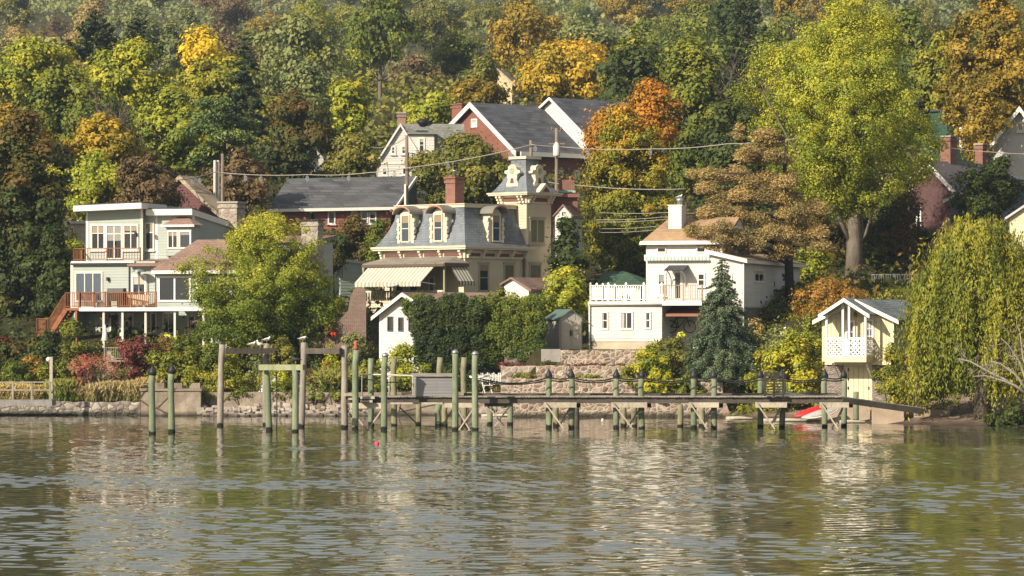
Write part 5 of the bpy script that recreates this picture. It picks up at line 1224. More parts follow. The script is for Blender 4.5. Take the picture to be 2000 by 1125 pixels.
# ================================================================ shed, garages and other neighbours
def small_buildings():
    # beige shed
    H = House('garden_shed', 1092, 681, 30, 22, 'beige garden shed with double doors and a green roof', 'shed'); r = H.root; u, v, z = H.u, H.v, H.z
    x1 = u(1137); yb = v(1066); ze, zr = z(622), z(606, x1 / 2, 0); sh = m_batten('beige vinyl', (.36, .33, .285), .5)
    b = MB(); gable_wall(b, 0, x1, 0, yb, -.1, ze, zr); H.part('wall', b, sh)
    b = MB(); gable_roof(b, 0, x1, 0, yb, ze, zr, .12, .06); H.part('roof', b, m_batten('green metal roof', (.09, .14, .12), .3))
    for k, (a, c) in enumerate(((.12, x1 / 2 - .01), (x1 / 2 + .01, x1 - .1))):
        q = MB(); q.box(a, c, -.05, -.004, -.02, ze - .12)
        for zz in (.1, .55, 1.0): q.box(a + .1, c - .1, -.07, -.051, zz, zz + .36)
        d = H.part('door', q, m_paint('beige door', (.46, .40, .33), .08)); h = MB(); hx = c - .06 if k == 0 else a + .02; h.box(hx, hx + .04, -.09, -.051, .7, 1.0); H.part('handle', h, DKM, d)
    # white garage under the ivy
    H = House('ivy_garage', 742, 700, 30.5, -20, 'low white garage with brown roof, half buried in dark ivy', 'garage'); r = H.root; u, v, z = H.u, H.v, H.z
    x1 = u(850); xm = u(790); ze = z(604); zr = z(574, xm, 0); yb = 6
    b = MB(); gable_wall(b, 0, x1, 0, yb, -2.5, z(612), zr, xm); H.part('wall', b, WSIDF)
    b = MB(); gable_roof(b, 0, x1, 0, yb, z(612), zr, .35, .1, xm); rf = H.part('roof', b, BROOF)
    b = MB(); gable_trim(b, 0, x1, -.35, z(612), zr, .35, .2, .05, xm, .06); H.part('rake_board', b, WHT, rf)
    b = MB(); xs = xm; b.slab([(xs - .1, .6, z(588, xs, 1)), (u(1000, 2), .6, z(600, xs, 1)), (u(960, 4), 5.5, z(572, xs, 5.5)), (xs - .1, 5.5, z(571, xs, 5.5))], .15); H.part('roof', b, BROOF)
    b = MB(); b.box(xs, u(940, 2), 1.0, 5.2, -2, z(604, xs, 1)); H.part('wall', b, WSIDF)
    gm = m_wood('dark window frame', (.12, .10, .08)); H.win(757, 768, 618, 647, 0, mat=gm, tw=.05, sill=False); H.win(778, 788, 620, 647, 0, mat=gm, tw=.05, sill=False); H.win(798, 811, 618, 647, 0, mat=gm, tw=.05, sill=False, rows=(.5, .5))
    b = MB(); b.box(-.03, .1, -.03, .1, 0, z(606)); H.part('corner_board', b, WHT)
    # small white gable behind the ivy
    H = House('white_outbuilding', 985, 640, 35, -22, 'small white gabled outbuilding behind the ivy, right of the mansard house', 'outbuilding'); u, v, z = H.u, H.v, H.z
    x1 = u(1033); xm = u(1000); b = MB(); gable_wall(b, 0, x1, 0, 5, -1, z(560), z(545, xm, 0), xm) if False else b.prism([(0, -1), (x1, -1), (x1, z(567, x1, 0)), (xm, z(545, xm, 0)), (0, z(556))], 0, 5, 'y'); H.part('wall', b, WSID)
    b = MB(); b.prism([(xm, z(545, xm, 0)), (x1 + .2, z(570, x1, 0)), (x1 + .2, z(565, x1, 0)), (xm, z(541, xm, 0))], -.2, 5, 'y'); b.prism([(-.2, z(558)), (xm, z(545, xm, 0)), (xm, z(541, xm, 0)), (-.2, z(554))], -.2, 5, 'y'); H.part('roof', b, BROOF)
    # green hip roof garage behind the white annex
    H = House('green_roof_garage', 1163, 600, 47, -15, 'low garage with a dark green hip roof behind the white deck railing', 'garage'); u, v, z = H.u, H.v, H.z
    x1 = u(1258); ze, zr = z(556), z(530, 2, 3); b = MB(); b.box(.3, x1 - .3, .3, 5.7, -1, ze); H.part('wall', b, WSID)
    b = MB(); b.add([(0, 0, ze), (x1, 0, ze), (x1, 6, ze), (0, 6, ze), (u(1178, 3), 3, zr), (u(1222, 3), 3, zr)], [(0, 1, 5, 4), (1, 2, 5), (2, 3, 4, 5), (3, 0, 4), (3, 2, 1, 0)]); H.part('roof', b, m_shingle('green roof shingles', (.045, .085, .055), .3, .14))
    # long dark roof behind the left house
    H = House('long_low_house', 522, 470, 75, 6, 'long low house with a big dark grey roof behind the mansard house', 'house'); u, v, z = H.u, H.v, H.z
    x1 = u(772); ze = z(409); zr = z(349, 4, 6); b = MB(); b.box(.4, x1 - .3, .5, 9, -2, ze); H.part('wall', b, m_siding('dull red siding', (.23, .075, .06), .2))
    xr0, xr1 = u(562, 6), u(812, 6); b = MB(); V = [(0, 0, ze), (x1, 0, ze + .18), (xr1 + .6, 12, ze), (xr0, 12, ze), (xr0, 6, zr), (xr1, 6, zr + .2)]
    b.add(V, [(0, 1, 5, 4), (1, 2, 5), (2, 3, 4, 5), (3, 0, 4), (3, 2, 1, 0)]); rf = H.part('roof', b, m_shingle('charcoal shingles', (.075, .075, .08), .9, .28, .42))
    b = MB(); b.bar((0, -.05, ze - .08), (x1, -.05, ze + .1), .1, .2); b.bar((x1 + .03, 0, ze + .1), (xr1 + .05, 6, zr + .1), .1, .22); H.part('fascia', b, WHT, rf)
    for (a, c) in ((685, 700), (704, 719), (720, 735)): H.win(a, c, 413, 438, .5, nx=1, rows=(.4, .6), tw=.09, sill=True)
    H.win(640, 655, 413, 438, .5, tw=.09)
    # white gable house
    H = House('white_gable_house', 738, 400, 110, 3, 'white house with a steep gable and grey roof, left of the brick hall', 'house'); r = H.root; u, v, z = H.u, H.v, H.z
    xp = u(782); xr = 2 * xp; ze = z(314); zr = z(244, xp, 0); L = 8; gr = m_shingle('grey green shingles', (.155, .16, .14), .4, .2)
    b = MB(); b.prism([(0, -3), (u(846), -3), (u(846), ze), (xr, ze), (xp, zr), (0, ze)], 0, L, 'y'); H.part('wall', b, WSID)
    b = MB(); gable_roof(b, 0, xr, 0, L, ze, zr, .2, .16); rf = H.part('roof', b, gr)
    b = MB(); gable_trim(b, 0, xr, -.2, ze, zr, .2, .24, .06, t=.12); H.part('rake_board', b, WHT, rf)
    b = MB(); xw = u(900, 3); b.prism([(.8, z(318)), (7.2, z(318)), (7.2, ze), (4.2, zr + .1), (.8, z(292))], xp + .4, xw, 'x'); H.part('wall', b, WSID)
    b = MB(); b.prism([(.3, z(296)), (4.2, zr + .14), (7.6, ze), (7.6, ze + .18), (4.2, zr + .34), (.3, z(296) + .2)], xp + .1, xw + .3, 'x'); H.part('roof', b, gr)
    b = MB(); xd0, xd1 = u(797), u(848); b.box(xd0, xd1, -.12, 3.4, z(320), z(262)); dm = H.part('dormer', b, WSID)
    b = MB(); b.prism([(-.4, z(262)), (3.6, z(258)), (3.6, z(258) + .15), (-.4, z(262) + .15)], xd0 - .1, xd1 + .2, 'x'); H.part('dormer_roof', b, gr, dm)
    H.win(763, 773, 285, 302, 0, tw=.12, rows=(.5, .5), sill=True); H.win(783, 794, 284, 302, 0, tw=.12, rows=(.5, .5)); H.win(817, 830, 269, 298, -.12, tw=.12, rows=(.5, .5)); H.win(746, 757, 327, 343, 0, tw=.1); H.win(785, 797, 326, 342, 0, tw=.1)
    b = MB(); b.box(0, u(846), -.06, -.023, z(321), z(317)); H.part('fascia', b, WHT)
    cx = xp; chimney(r, cx + .1, 1.2, zr - 1.2, z(222, cx, 1), .62, .7, m_brick('pale brick', (.30, .17, .13), (.25, .13, .10), (.3, .25, .21)), pots=0)
    b = MB(); b.lathe([(.3, zr - .6), (.3, zr + .3), (.45, zr + .35), (.45, zr + .55), (.2, zr + .7)], (u(826, 4), 4, 0), 12); H.part('roof_vent', b, DKM)
    # fire escape on its side
    b = MB(); ez = z(318)
    for px in (798, 806): b.bar((u(px, -.6), -.6, z(345)), (u(px, -.6), -.6, z(299)), .07)
    for py in (299, 310, 322, 334): b.bar((u(797, -.6), -.6, z(py)), (u(835, -.6), -.6, z(py + 6)), .06)
    b.bar((u(798, -.6), -.6, z(336)), (u(832, -.6), -.6, z(300)), .08); b.bar((u(832, -.6), -.6, z(318)), (u(832, -.6), -.6, z(299)), .06); H.part('fire_escape', b, DKM)
    # brick hall
    H = House('brick_hall', 1008, 350, 122, 40, 'large red brick hall with twin dark gabled roofs on the slope above the mansard house', 'hall'); r = H.root; u, v, z = H.u, H.v, H.z
    RB = m_brick('hall brick', (.23, .085, .062), (.185, .066, .05), (.2, .125, .095)); HR = m_shingle('slate blue black roof', (.062, .064, .074), 1.0, .32, .42)
    B = v(836); yp = v(926); zr = z(207, 0, yp); ze = z(298, 4, 0); zl = z(302, 0, B); Xw = u(1058, yp); X2 = Xw + 17
    b = MB(); b.prism([(0, -4), (B, -4), (B, zl), (yp, zr), (0, ze)], 0, Xw, 'x'); H.part('wall', b, RB)
    def roofs(x0, x1, y0, ya, y1, za, z0, z1, ov=.5, t=.28):
        b = MB(); k0 = (za - z0) / (ya - y0); k1 = (za - z1) / (y1 - ya)
        b.prism([(y0 - ov, z0 - ov * k0), (ya, za), (ya, za + t), (y0 - ov, z0 - ov * k0 + t)], x0 - .4, x1, 'x'); b.prism([(ya, za), (y1 + ov, z1 - ov * k1), (y1 + ov, z1 - ov * k1 + t), (ya, za + t)], x0 - .4, x1, 'x'); rf = H.part('roof', b, HR)
        b = MB(); w = .42 if t > .2 else .2; b.prism([(y0 - ov - .02, z0 - ov * k0 + t - w), (ya, za + t - w), (ya, za + t + .02), (y0 - ov - .02, z0 - ov * k0 + t + .02)], x0 - .5, x0 - .402, 'x'); b.prism([(ya, za + t - w), (y1 + ov + .02, z1 - ov * k1 + t - w), (y1 + ov + .02, z1 - ov * k1 + t + .02), (ya, za + t + .02)], x0 - .5, x0 - .402, 'x'); H.part('rake_board', b, WHT, rf)
        b = MB(); b.box(x0, x1, y0 - ov - .14, y0 - ov - .02, z0 - ov * k0 - .05, z0 - ov * k0 + .3); H.part('gutter', b, WHT, rf)
    roofs(0, Xw, 0, yp, B, zr, ze, zl)
    k0 = (zr - ze) / yp; ya2 = yp - 1.5; z2 = z(194, Xw, ya2); zn = z2 - k0 * (ya2 + 1.6)
    b = MB(); b.prism([(-1.6, -4), (B + .6, -4), (B + .6, zl), (ya2, z2), (-1.6, zn)], Xw + .003, X2, 'x'); H.part('wall', b, RB)
    b = MB(); b.prism([(-1.6, zn - .02), (ya2, z2 - .02), (B + .6, zl + .2), (B + .6, zl - .5), (ya2, z2 - 2.2), (-1.6, zn - 2.2)], Xw - .06, Xw - .003, 'x'); H.part('gable_cladding', b, WSID)
    roofs(Xw, X2, -1.6, ya2, B + .6, z2, zn, zl, t=.14)
    wx = lambda px: u(px, 0)
    yv = v(927); H.win(933, 921, 232, 249, face='left', x=-.003, tw=.1, glass=m_paint('white shutter board', (.62, .55, .5)), sill=False, name='louvre')
    cy = B * .72; cx = u(906, cy); b = MB(); chimney(r, max(cx, 1.0), cy, z(260, 1, cy), z(205, 1, cy), 1.5, 1.3, RB, pots=0, capm=m_plain('brick cap', (.2, .09, .07), .9))
    for a, c in ((1090, 1099), (1121, 1132)): H.win(a, c, 332, 352, 0, tw=.16, rows=(.5, .5))
    # low brick house with chimney right of the tower
    H = House('low_brick_house', 1081, 560, 51.5, 6, 'low red brick house with a square chimney, just right of the mansard tower', 'house'); r = H.root; u, v, z = H.u, H.v, H.z
    b = MB(); b.box(0, u(1128), 0, 4, -2, z(378)); H.part('wall', b, m_brick('low house brick', (.24, .09, .068), (.2, .072, .055), (.22, .15, .12)))
    b = MB(); b.slab([(-.1, -.3, z(379)), (u(1131), -.3, z(379)), (u(1131), 4, z(366)), (-.3, 4, z(366))], .2); H.part('roof', b, m_shingle('red brown roof', (.20, .09, .07)))
    cx = u(1107, .5); b = MB(); b.box(cx - .42, cx + .42, .1, .95, 0, z(351)); ch = H.part('chimney', b, BRICK)
    b = MB(); b.box(cx - .48, cx + .48, .04, 1.01, z(376), z(372)); H.part('flashing', b, m_plain('verdigris copper', (.25, .42, .36), .6), ch)
    for dx in (-.25, .25): q = MB(); q.lathe([(.12, 0), (.1, .2), (.13, .22)], (cx + dx, .6, z(351)), 8); H.part('chimney_pot', q, m_plain('clay pot', (.4, .2, .13)), ch)
    H = House('white_dormer_cottage', 1084, 560, 49, -10, 'tiny white gable peeking out between the tower and the tall green tree', 'cottage'); u, v, z = H.u, H.v, H.z
    x1 = u(1116); b = MB(); gable_wall(b, 0, x1, 0, 4, -1, z(420), z(402, x1 / 2, 0)); H.part('wall', b, WSID)
    b = MB(); gable_roof(b, 0, x1, 0, 4, z(420), z(402, x1 / 2, 0), .12, .1); H.part('roof', b, BROOF); H.win(1096, 1103, 412, 424, 0, tw=.06, sill=False)
    # left: maroon gabled house behind the dark tree, beige neighbour, white shed
    H = House('maroon_house', 300, 440, 64, -25, 'maroon house with a tan roof edge behind the flat-roofed left house', 'house'); u, v, z = H.u, H.v, H.z
    x1 = u(420); xp = u(355); zr = z(352, xp, 0); b = MB(); b.prism([(0, -1), (x1, -1), (x1, z(418, x1, 0)), (xp, zr), (0, z(400))], 0, 1.6, 'y'); H.part('wall', b, m_siding('maroon siding', (.10, .03, .03), .2))
    b = MB(); b.prism([(xp - .05, zr), (x1 + .4, z(424, x1, 0)), (x1 + .4, z(418, x1, 0)), (xp, zr + .3)], -.3, 1.7, 'y'); b.prism([(0, z(400)), (xp - .05, zr), (xp - .05, zr + .3), (0, z(394))], -.3, 1.7, 'y'); H.part('roof', b, m_shingle('tan roof edge', (.30, .24, .17)))
    H = House('beige_cottage', 133, 560, 52, -10, 'narrow beige cottage wall behind the left end of the grey-green house', 'cottage'); u, v, z = H.u, H.v, H.z
    x1 = u(172); b = MB(); b.box(0, x1, 0, 5, -1, z(437)); H.part('wall', b, m_siding('beige siding', (.52, .45, .34))); b = MB(); b.box(-.2, x1, -.2, 5, z(437) + .003, z(432)); H.part('fascia', b, WHT); H.win(138, 145, 443, 470, 0, tw=.07, glass=m_paint('red blind', (.3, .05, .04)))
    H = House('white_barn', 585, 370, 125, 10, 'white boarded building half hidden by the dark orange-tipped tree', 'barn'); u, v, z = H.u, H.v, H.z
    x1 = u(632); b = MB(); gable_wall(b, 0, x1, 0, 6, -2, z(308), z(282, x1 / 2, 0)); H.part('wall', b, WSID); b = MB(); gable_roof(b, 0, x1, 0, 6, z(308), z(282, x1 / 2, 0), .3, .15); H.part('roof', b, DROOF)
    # grey-green wing left of the awning
    H = House('lean_to_garage', 665, 640, 50, 38, 'grey-green flat-roofed lean-to garage between the willow-leaved tree and the striped awning', 'garage'); u, v, z = H.u, H.v, H.z
    x1 = u(722); yb = v(650); b = MB(); b.prism([(0, -1), (x1, -1), (x1, z(517, x1, 0)), (0, z(511))], 0, yb, 'y'); H.part('wall', b, m_siding('pale green siding', (.36, .42, .36), .17)); b = MB(); b.prism([(-.1, z(511) + .003), (x1 + .1, z(517, x1, 0) + .003), (x1 + .1, z(515, x1, 0) + .1), (-.1, z(509) + .1)], -.12, yb + .1, 'y'); H.part('roof', b, m_paint('pale roof edge', (.45, .47, .42)))  # own grey-green siding, slightly paler than the big left house
    # right edge houses
    H = House('plum_house', 1862, 520, 70, 50, 'plum brick house with a ribbed dark metal roof, behind the willow', 'house'); r = H.root; u, v, z = H.u, H.v, H.z
    H = H; PL = m_brick('plum brick', (.10, .047, .047), (.08, .038, .04), (.11, .075, .07)); xA = u(1935); yB = v(1770)
    b = MB(); b.box(0, 9, 0, yB, -2, z(378)); H.part('wall', b, PL)
    zr = z(318, 3, 3); ze = z(378); b = MB(); yy = yB / 2; b.prism([(-.4, ze - .1), (yy, ze + 2.0), (yB + .4, ze - .1), (yB + .4, ze + .12), (yy, ze + 2.25), (-.4, ze + .12)], -.4, 9.4, 'x'); rf = H.part('roof', b, m_batten('ribbed metal roof', (.105, .09, .09), .42))
    b = MB(); b.prism([(0, ze - .12), (yB, ze - .12), (yy, ze + 1.95)], .003, .2, 'x'); H.part('gable_end', b, PL)
    b = MB(); b.bar((-.45, -.4, ze), (-.45, yy, ze + 2.12), .08, .26); b.bar((-.45, yB + .4, ze), (-.45, yy, ze + 2.12), .08, .26); b.box(-.06, .06, -.06, .06, 0, ze - .1); b.box(-.4, 9.4, -.46, -.4, ze - .16, ze); H.part('fascia', b, WHT, rf)
    for py in (408, 417): b = MB(); b.box(0, 9, -.06, -.003, z(py + 2), z(py - 1)); H.part('trim_band', b, WHT)
    cx = 2.6; chimney(r, cx, yy + .2, ze + 1.2, z(268, cx, yy), .8, .8, BRICK, pots=0); chimney(r, 6.6, yy + .2, ze + 1.2, z(283, 6.6, yy), .5, .6, BRICK, pots=0)
    H.win(1790, 1800, 405, 445, face='left', x=-.003, tw=.1, rows=(.5, .5)); H.win(1775, 1783, 350, 372, face='left', x=-.003, tw=.1)
    H = House('slate_porch_house', 1857, 520, 66, -28, 'low house front with a slate roof and white rake right of the plum house', 'house'); u, v, z = H.u, H.v, H.z
    x1 = u(1955); xp = u(1925); b = MB(); b.prism([(0, -1), (x1, -1), (x1, z(360, x1, 0)), (0, z(395))], 0, 5, 'y'); H.part('wall', b, m_shingle('slate wall', (.13, .14, .16), .3, .16)); b = MB(); b.prism([(-.4, z(397)), (x1, z(346, x1, 0)), (x1, z(340, x1, 0)), (-.4, z(391))], -.4, 5, 'y'); H.part('roof', b, WHT); H.win(1880, 1896, 400, 416, 0, nx=1, tw=.1)
    H = House('green_house', 1850, 330, 104, 30, 'dark green clapboard house under the amber corner tree', 'house'); u, v, z = H.u, H.v, H.z
    b = MB(); x1 = u(1895); yB = v(1800); b.box(0, x1, 0, yB, -2, z(216)); H.part('wall', b, m_siding('dark green siding', (.03, .075, .048), .24)); b = MB(); b.box(-.2, x1 + .3, -.2, yB + .2, z(216) + .003, z(213)); H.part('roof', b, m_paint('navy flat roof', (.05, .06, .09))); b = MB(); b.box(u(1862, -1), u(1900, -1), -1, -.003, z(237), z(227)); b.box(u(1878, -1), u(1885, -1), -1, -.7, z(290), z(237) - .003); H.part('porch', b, WHT); H.win(1866, 1874, 240, 256, 0, tw=.1, sill=False)
    q = MB(); xx, yy = 2.2, 2.4; q.lathe([(.7, z(213) + .02), (.7, z(213) + .5), (.85, z(213) + .52), (.85, z(213) + .7)], (xx - 3.4, yy, 0), 12); H.part('roof_vent', q, m_plain('tarred vent', (.03, .03, .03), .8))
    H = House('white_gable_villa', 1905, 330, 92, -12, 'white stucco gable house at the right edge under the amber tree', 'house'); u, v, z = H.u, H.v, H.z
    x1 = u(2075); xp = u(1992); b = MB(); gable_wall(b, 0, x1, 0, 6, -2, z(325), z(212, xp, 0), xp); H.part('wall', b, m_paint('white stucco', (.5, .48, .44), .1, .9)); b = MB(); gable_roof(b, 0, x1, 0, 6, z(325), z(212, xp, 0), .5, .2, xp); rf = H.part('roof', b, DROOF); b = MB(); gable_trim(b, 0, x1, -.5, z(325), z(212, xp, 0), .5, .4, .08, xp, .15); H.part('rake_board', b, WHT, rf); H.win(1986, 2000, 238, 258, 0, tw=.16, nx=2)
    H = House('cream_house', 1972, 490, 48, -10, 'cream house corner with a white gable edge above the willow', 'house'); u, v, z = H.u, H.v, H.z
    x1 = u(2110); xp = u(2050); b = MB(); gable_wall(b, 0, x1, 0, 6, -2, z(424), z(372, xp, 0), xp); H.part('wall', b, m_siding('cream yellow siding', (.6, .53, .35), .18)); b = MB(); gable_roof(b, 0, x1, 0, 6, z(424), z(372, xp, 0), .3, .15, xp); H.part('roof', b, m_paint('grey rake', (.45, .44, .42)))
    # raised porch with a white railing behind the willow
    H = House('raised_deck', 1703, 600, 50, -6, 'raised deck with a white picket railing behind the boathouse', 'deck'); u, v, z = H.u, H.v, H.z
    x1 = u(1790); zd = z(562); b = MB(); b.box(0, x1, 0, 3, zd - .25, zd); H.part('deck_floor', b, m_wood('grey deck board', (.28, .25, .22))); railing(H.root, [(0, 2.8, zd), (0, .05, zd), (x1, .05, zd)], .8, WHT, .14, 1.3, .045, .1)
    for xx in (.1, x1 / 2, x1 - .1): q = MB(); q.box(xx - .07, xx + .07, .05, .2, -1.5, zd - .253); H.part('deck_post', q, DKM)
    # far buildings on the hill
    H = House('hill_house', 945, 128, 215, -10, 'pale tan house high on the wooded hillside', 'house'); u, v, z = H.u, H.v, H.z
    g = gz(WX(970, 215), 215); H.root.location.z = g; x1 = u(1000); b = MB(); gable_wall(b, 0, x1, 0, 7, -1, 2.2, 3.6); H.part('wall', b, m_paint('tan stucco', (.55, .42, .26), .1, .9)); b = MB(); gable_roof(b, 0, x1, 0, 7, 2.2, 3.6, .4, .25); H.part('roof', b, m_plain('grey tan roof', (.38, .3, .22), .9)); window(H.root, (.8, 0, .8), 0, .8, 1.1)
# ================================================================ shore walls
FIELD = m_stone('tan fieldstone', [(.20, .14, .10), (.30, .22, .16), (.16, .105, .08), (.35, .275, .205), (.24, .175, .135), (.14, .115, .10)], (.37, .32, .26), 3.3, .09, wet=.3)
RUB = m_stone('rubble stone', [(.26, .23, .20), (.36, .32, .27), (.18, .15, .13), (.42, .38, .33)], (.13, .11, .09), 2.7, .07, wet=.3, bump=1)
DARKST = m_stone('dark stone', [(.12, .095, .08), (.19, .15, .125), (.09, .075, .065), (.22, .175, .15)], (.16, .135, .115), 3, .05)
def concrete():
    t = NT('old concrete'); vec = t.coord(); o = t.xyz(vec)
    c = t.ramp(t.noise(vec, .7, 8, .7), [(.3, (.11, .085, .066)), (.5, (.21, .17, .13)), (.72, (.31, .26, .205))])
    st = t.noise(vec, 1.6, 6, .7, (2.2, 2.2, .35)); c = t.mix(t.ramp(st, [(.5, (0, 0, 0)), (.75, (.75, .75, .75))]), c, (.11, .085, .065))
    ck = t.node('ShaderNodeTexVoronoi', Vector=vec, feature='DISTANCE_TO_EDGE'); ck.inputs['Scale'].default_value = .45
    crack = t.ramp(ck.outputs['Distance'], [(0, (1, 1, 1)), (.012, (.8, .8, .8)), (.022, (0, 0, 0))]); c = t.mix(crack, c, (.05, .04, .03))
    z = t.xyz(t.node('ShaderNodeNewGeometry').outputs['Position'])[2]; zz = t.math('ADD', z, t.math('MULTIPLY', t.noise(vec, 1.5, 4), .3))
    c = t.mix(t.ramp(zz, [(.2, (1, 1, 1)), (.45, (0, 0, 0))]), c, (.03, .026, .016))
    hgt = t.math('SUBTRACT', t.noise(vec, 3, 8, .7), t.math('MULTIPLY', crack, .6))
    t.bsdf(c, .9, t.bump(hgt, .8, .06)); return t.m
def rough_wall(name, px0, px1, Y, th, pyt, m, label, zb=-1.2, seg=.35, amp=.06, cat='wall', top_var=.05, parts=None):
    """long wall with an uneven face and top"""
    x0, x1 = WX(px0, Y), WX(px1, Y); zt = WZ(pyt, Y); n = max(2, int((x1 - x0) / seg)); k = max(2, int((zt - max(zb, -.6)) / .3)); rng = random.Random(int(px0 + pyt))
    b = MB(); V = []; zs = [max(zb, -.6) + (zt - max(zb, -.6)) * j / k for j in range(k + 1)]
    tv = [rng.uniform(-top_var, top_var) for i in range(n + 1)]
    for j in range(k + 1):
        for i in range(n + 1):
            x = x0 + (x1 - x0) * i / n; V.append((x - x0, rng.uniform(-amp, amp) + .02 * (k - j) * -1, zs[j] + (tv[i] if j == k else 0)))
    for i in range(n + 1): V.append((V[k * (n + 1) + i][0], th, zt + tv[i]))
    for i in range(n + 1): V.append((V[i][0], th, zs[0]))
    fs = [(j*(n+1)+i, j*(n+1)+i+1, (j+1)*(n+1)+i+1, (j+1)*(n+1)+i) for j in range(k + 1) for i in range(n)]
    fs += [tuple([j*(n+1) for j in range(k + 3)][::-1]), tuple([j*(n+1)+n for j in range(k + 3)])]
    b.add(V, fs, False); o = b.build(name, m, None, (x0, Y, 0)); return tag(o, label, cat)
def walls():
    CON = concrete()
    rough_wall('stone_seawall', -40, 274, 25.75, .7, 785, RUB, 'low rubble stone seawall at the left edge below the tan grasses')
    o = rough_wall('concrete_seawall', 275, 392, 25.0, 1.5, 764, CON, 'projecting block of old concrete seawall behind the two capped green pilings', amp=.02, top_var=.01)
    o2 = rough_wall('concrete_seawall', 392.5, 1002, 25.95, .6, 766, CON, 'long cracked concrete seawall behind the grey piling frames', amp=.02, top_var=.02)
    b = MB(); X0 = WX(275, 25); b.box(-.05, WX(394, 25) - X0, -.08, 1.4, WZ(763.5, 25), WZ(759, 25)); b.build('coping', CON, o)
    b = MB()
    for i, px in enumerate((310, 345, 380)): x = WX(px, 25.5) - X0; b.box(x - .28, x + .28, .6, 1.0, WZ(759, 25) + .003, WZ(748, 25.5))
    tag(b.build('stone_bench', CON, None, (X0, 25, 0)), 'three-legged pale concrete garden bench on the projecting concrete seawall', 'bench'); b = None
    rough_wall('terrace_wall', 1003, 1412, 22.35, .7, 739, FIELD, 'lowest and longest tan fieldstone terrace wall, right behind the dock', amp=.05)
    rough_wall('terrace_wall', 1047, 1275, 24.25, .7, 714, FIELD, 'middle tan fieldstone terrace wall below the white house lawn', zb=1.5, amp=.05)
    rough_wall('terrace_wall', 1095, 1280, 26.25, .7, 684, FIELD, 'uppermost tan fieldstone terrace wall at the edge of the lawn', zb=2.2, amp=.05)
    rough_wall('terrace_wall', 978, 1047, 25.4, .6, 715, m_stone('grey fieldstone', [(.24, .19, .155), (.33, .27, .22), (.18, .145, .12)], (.36, .31, .26), 2.6), 'short shaded grey fieldstone wall left of the middle terrace', zb=.5)
    rough_wall('terrace_wall', 985, 1060, 28.2, .5, 676, DARKST, 'dark stone wall in the shadow of the ivy, left of the shed footing', zb=1)
    rough_wall('shed_footing', 1057, 1094.5, 26.5, 1.6, 682, m_paint('grey block', (.25, .235, .215), .25, .9), 'plain grey concrete block footing under the beige garden shed', zb=2, amp=.01, top_var=0)
    b = MB(); X = WX(1003, 22.4); b.box(0, .6, .7, 4.2, -.6, 2.0); tag(b.build('return_wall', FIELD, None, (X, 22.35, 0)), 'end return of the lowest fieldstone wall going back beside the little cove', 'wall')
    rough_wall('dark_retaining_wall', 690, 985, 28.6, .5, 744, DARKST, 'dark stone retaining wall in the shade behind the deck box', zb=.5)
    # brick garden wall sweeping up to a pier
    s = S(32); rb = m_brick('garden brick', (.18, .115, .09), (.14, .085, .068), (.24, .20, .165)); z0 = WZ(690, 32); X = WX(585, 32)
    top = [(585, 640), (590, 628), (602, 622), (640, 622), (668, 620), (680, 606), (684, 580), (692, 564), (700, 561), (712, 563), (715, 575), (715, 690), (585, 690)]
    b = MB(); b.prism([((px - 585) * s, WZ(py, 32) - z0) for px, py in top], 0, .35, 'y'); o = tag(b.build('brick_garden_wall', rb, None, (X, 32, z0)), 'brown brick garden wall with a curved top rising to a tall pier, left of the white garage', 'wall')
    b = MB(); b.box((623 - 585) * s, (634 - 585) * s, -.12, -.003, WZ(648, 32) - z0, WZ(630, 32) - z0); b.build('wall_lantern', DKM, o)
    for i, (px, lab) in enumerate(((600, 'left'), (641, 'right'))):
        b = MB(); b.lathe([(.05, -.3), (.24, -.1), (.27, .0), (.22, .02)], (0, 0, 0), 10); tag(b.build('flower_basket', m_plain('coco liner', (.10, .065, .035), .95), None, (WX(px, 31.8), 31.75, WZ(648, 31.8))), '%s of the two flower baskets hanging on the brick garden wall' % lab, 'flower basket')
        bk_ = COL.objects[-1]; pl = bush(None, px, 637, 652, 30, 31.6, LM['green'] if i == 0 else LM['rust'], 420, .12, 5, on_ground=False, name='plant', cat=None, cr=.3, stems=1)
        pl.parent = bk_; pl.location = pl.location - bk_.location
    bush('bright red geranium in front of the brick garden wall', 652, 646, 657, 11, 31.2, LM['redf'], 60, .1, 5, on_ground=False, name='geranium', cat='flowers')
    # rocks at the foot of the concrete wall
    rng = np.random.default_rng(5); b = MB()
    for i in range(300):
        px = rng.uniform(392, 720) if i < 230 else rng.uniform(940, 1010); Y = 25.6 - rng.random() ** 1.5 * 1.5; r = rng.uniform(.08, .30) * (1.3 if i % 9 == 0 else 1)
        x = WX(px, Y); z = max(.95 - (25.9 - Y) * .7, -.05) * rng.uniform(.2, .85)
        vs = []; 
        for a in range(6):
            for h in (-.6, 0, .6): q = math.cos(h * 1.2) * rng.uniform(.75, 1.1); vs.append((x + math.cos(a * 1.047) * r * q * 1.25, Y + math.sin(a * 1.047) * r * q, z + h * r))
        fs = [(3*a+k, 3*((a+1) % 6)+k, 3*((a+1) % 6)+k+1, 3*a+k+1) for a in range(6) for k in range(2)] + [tuple(3*a+2 for a in range(6)), tuple(3*a for a in reversed(range(6)))]
        b.add(vs, fs)
    tag(b.build('riprap', m_stone('shore rocks', [(.34, .29, .24), (.24, .20, .17), (.42, .37, .31)], (.2, .17, .14), 1.2, .03, wet=.22)), kind='stuff')
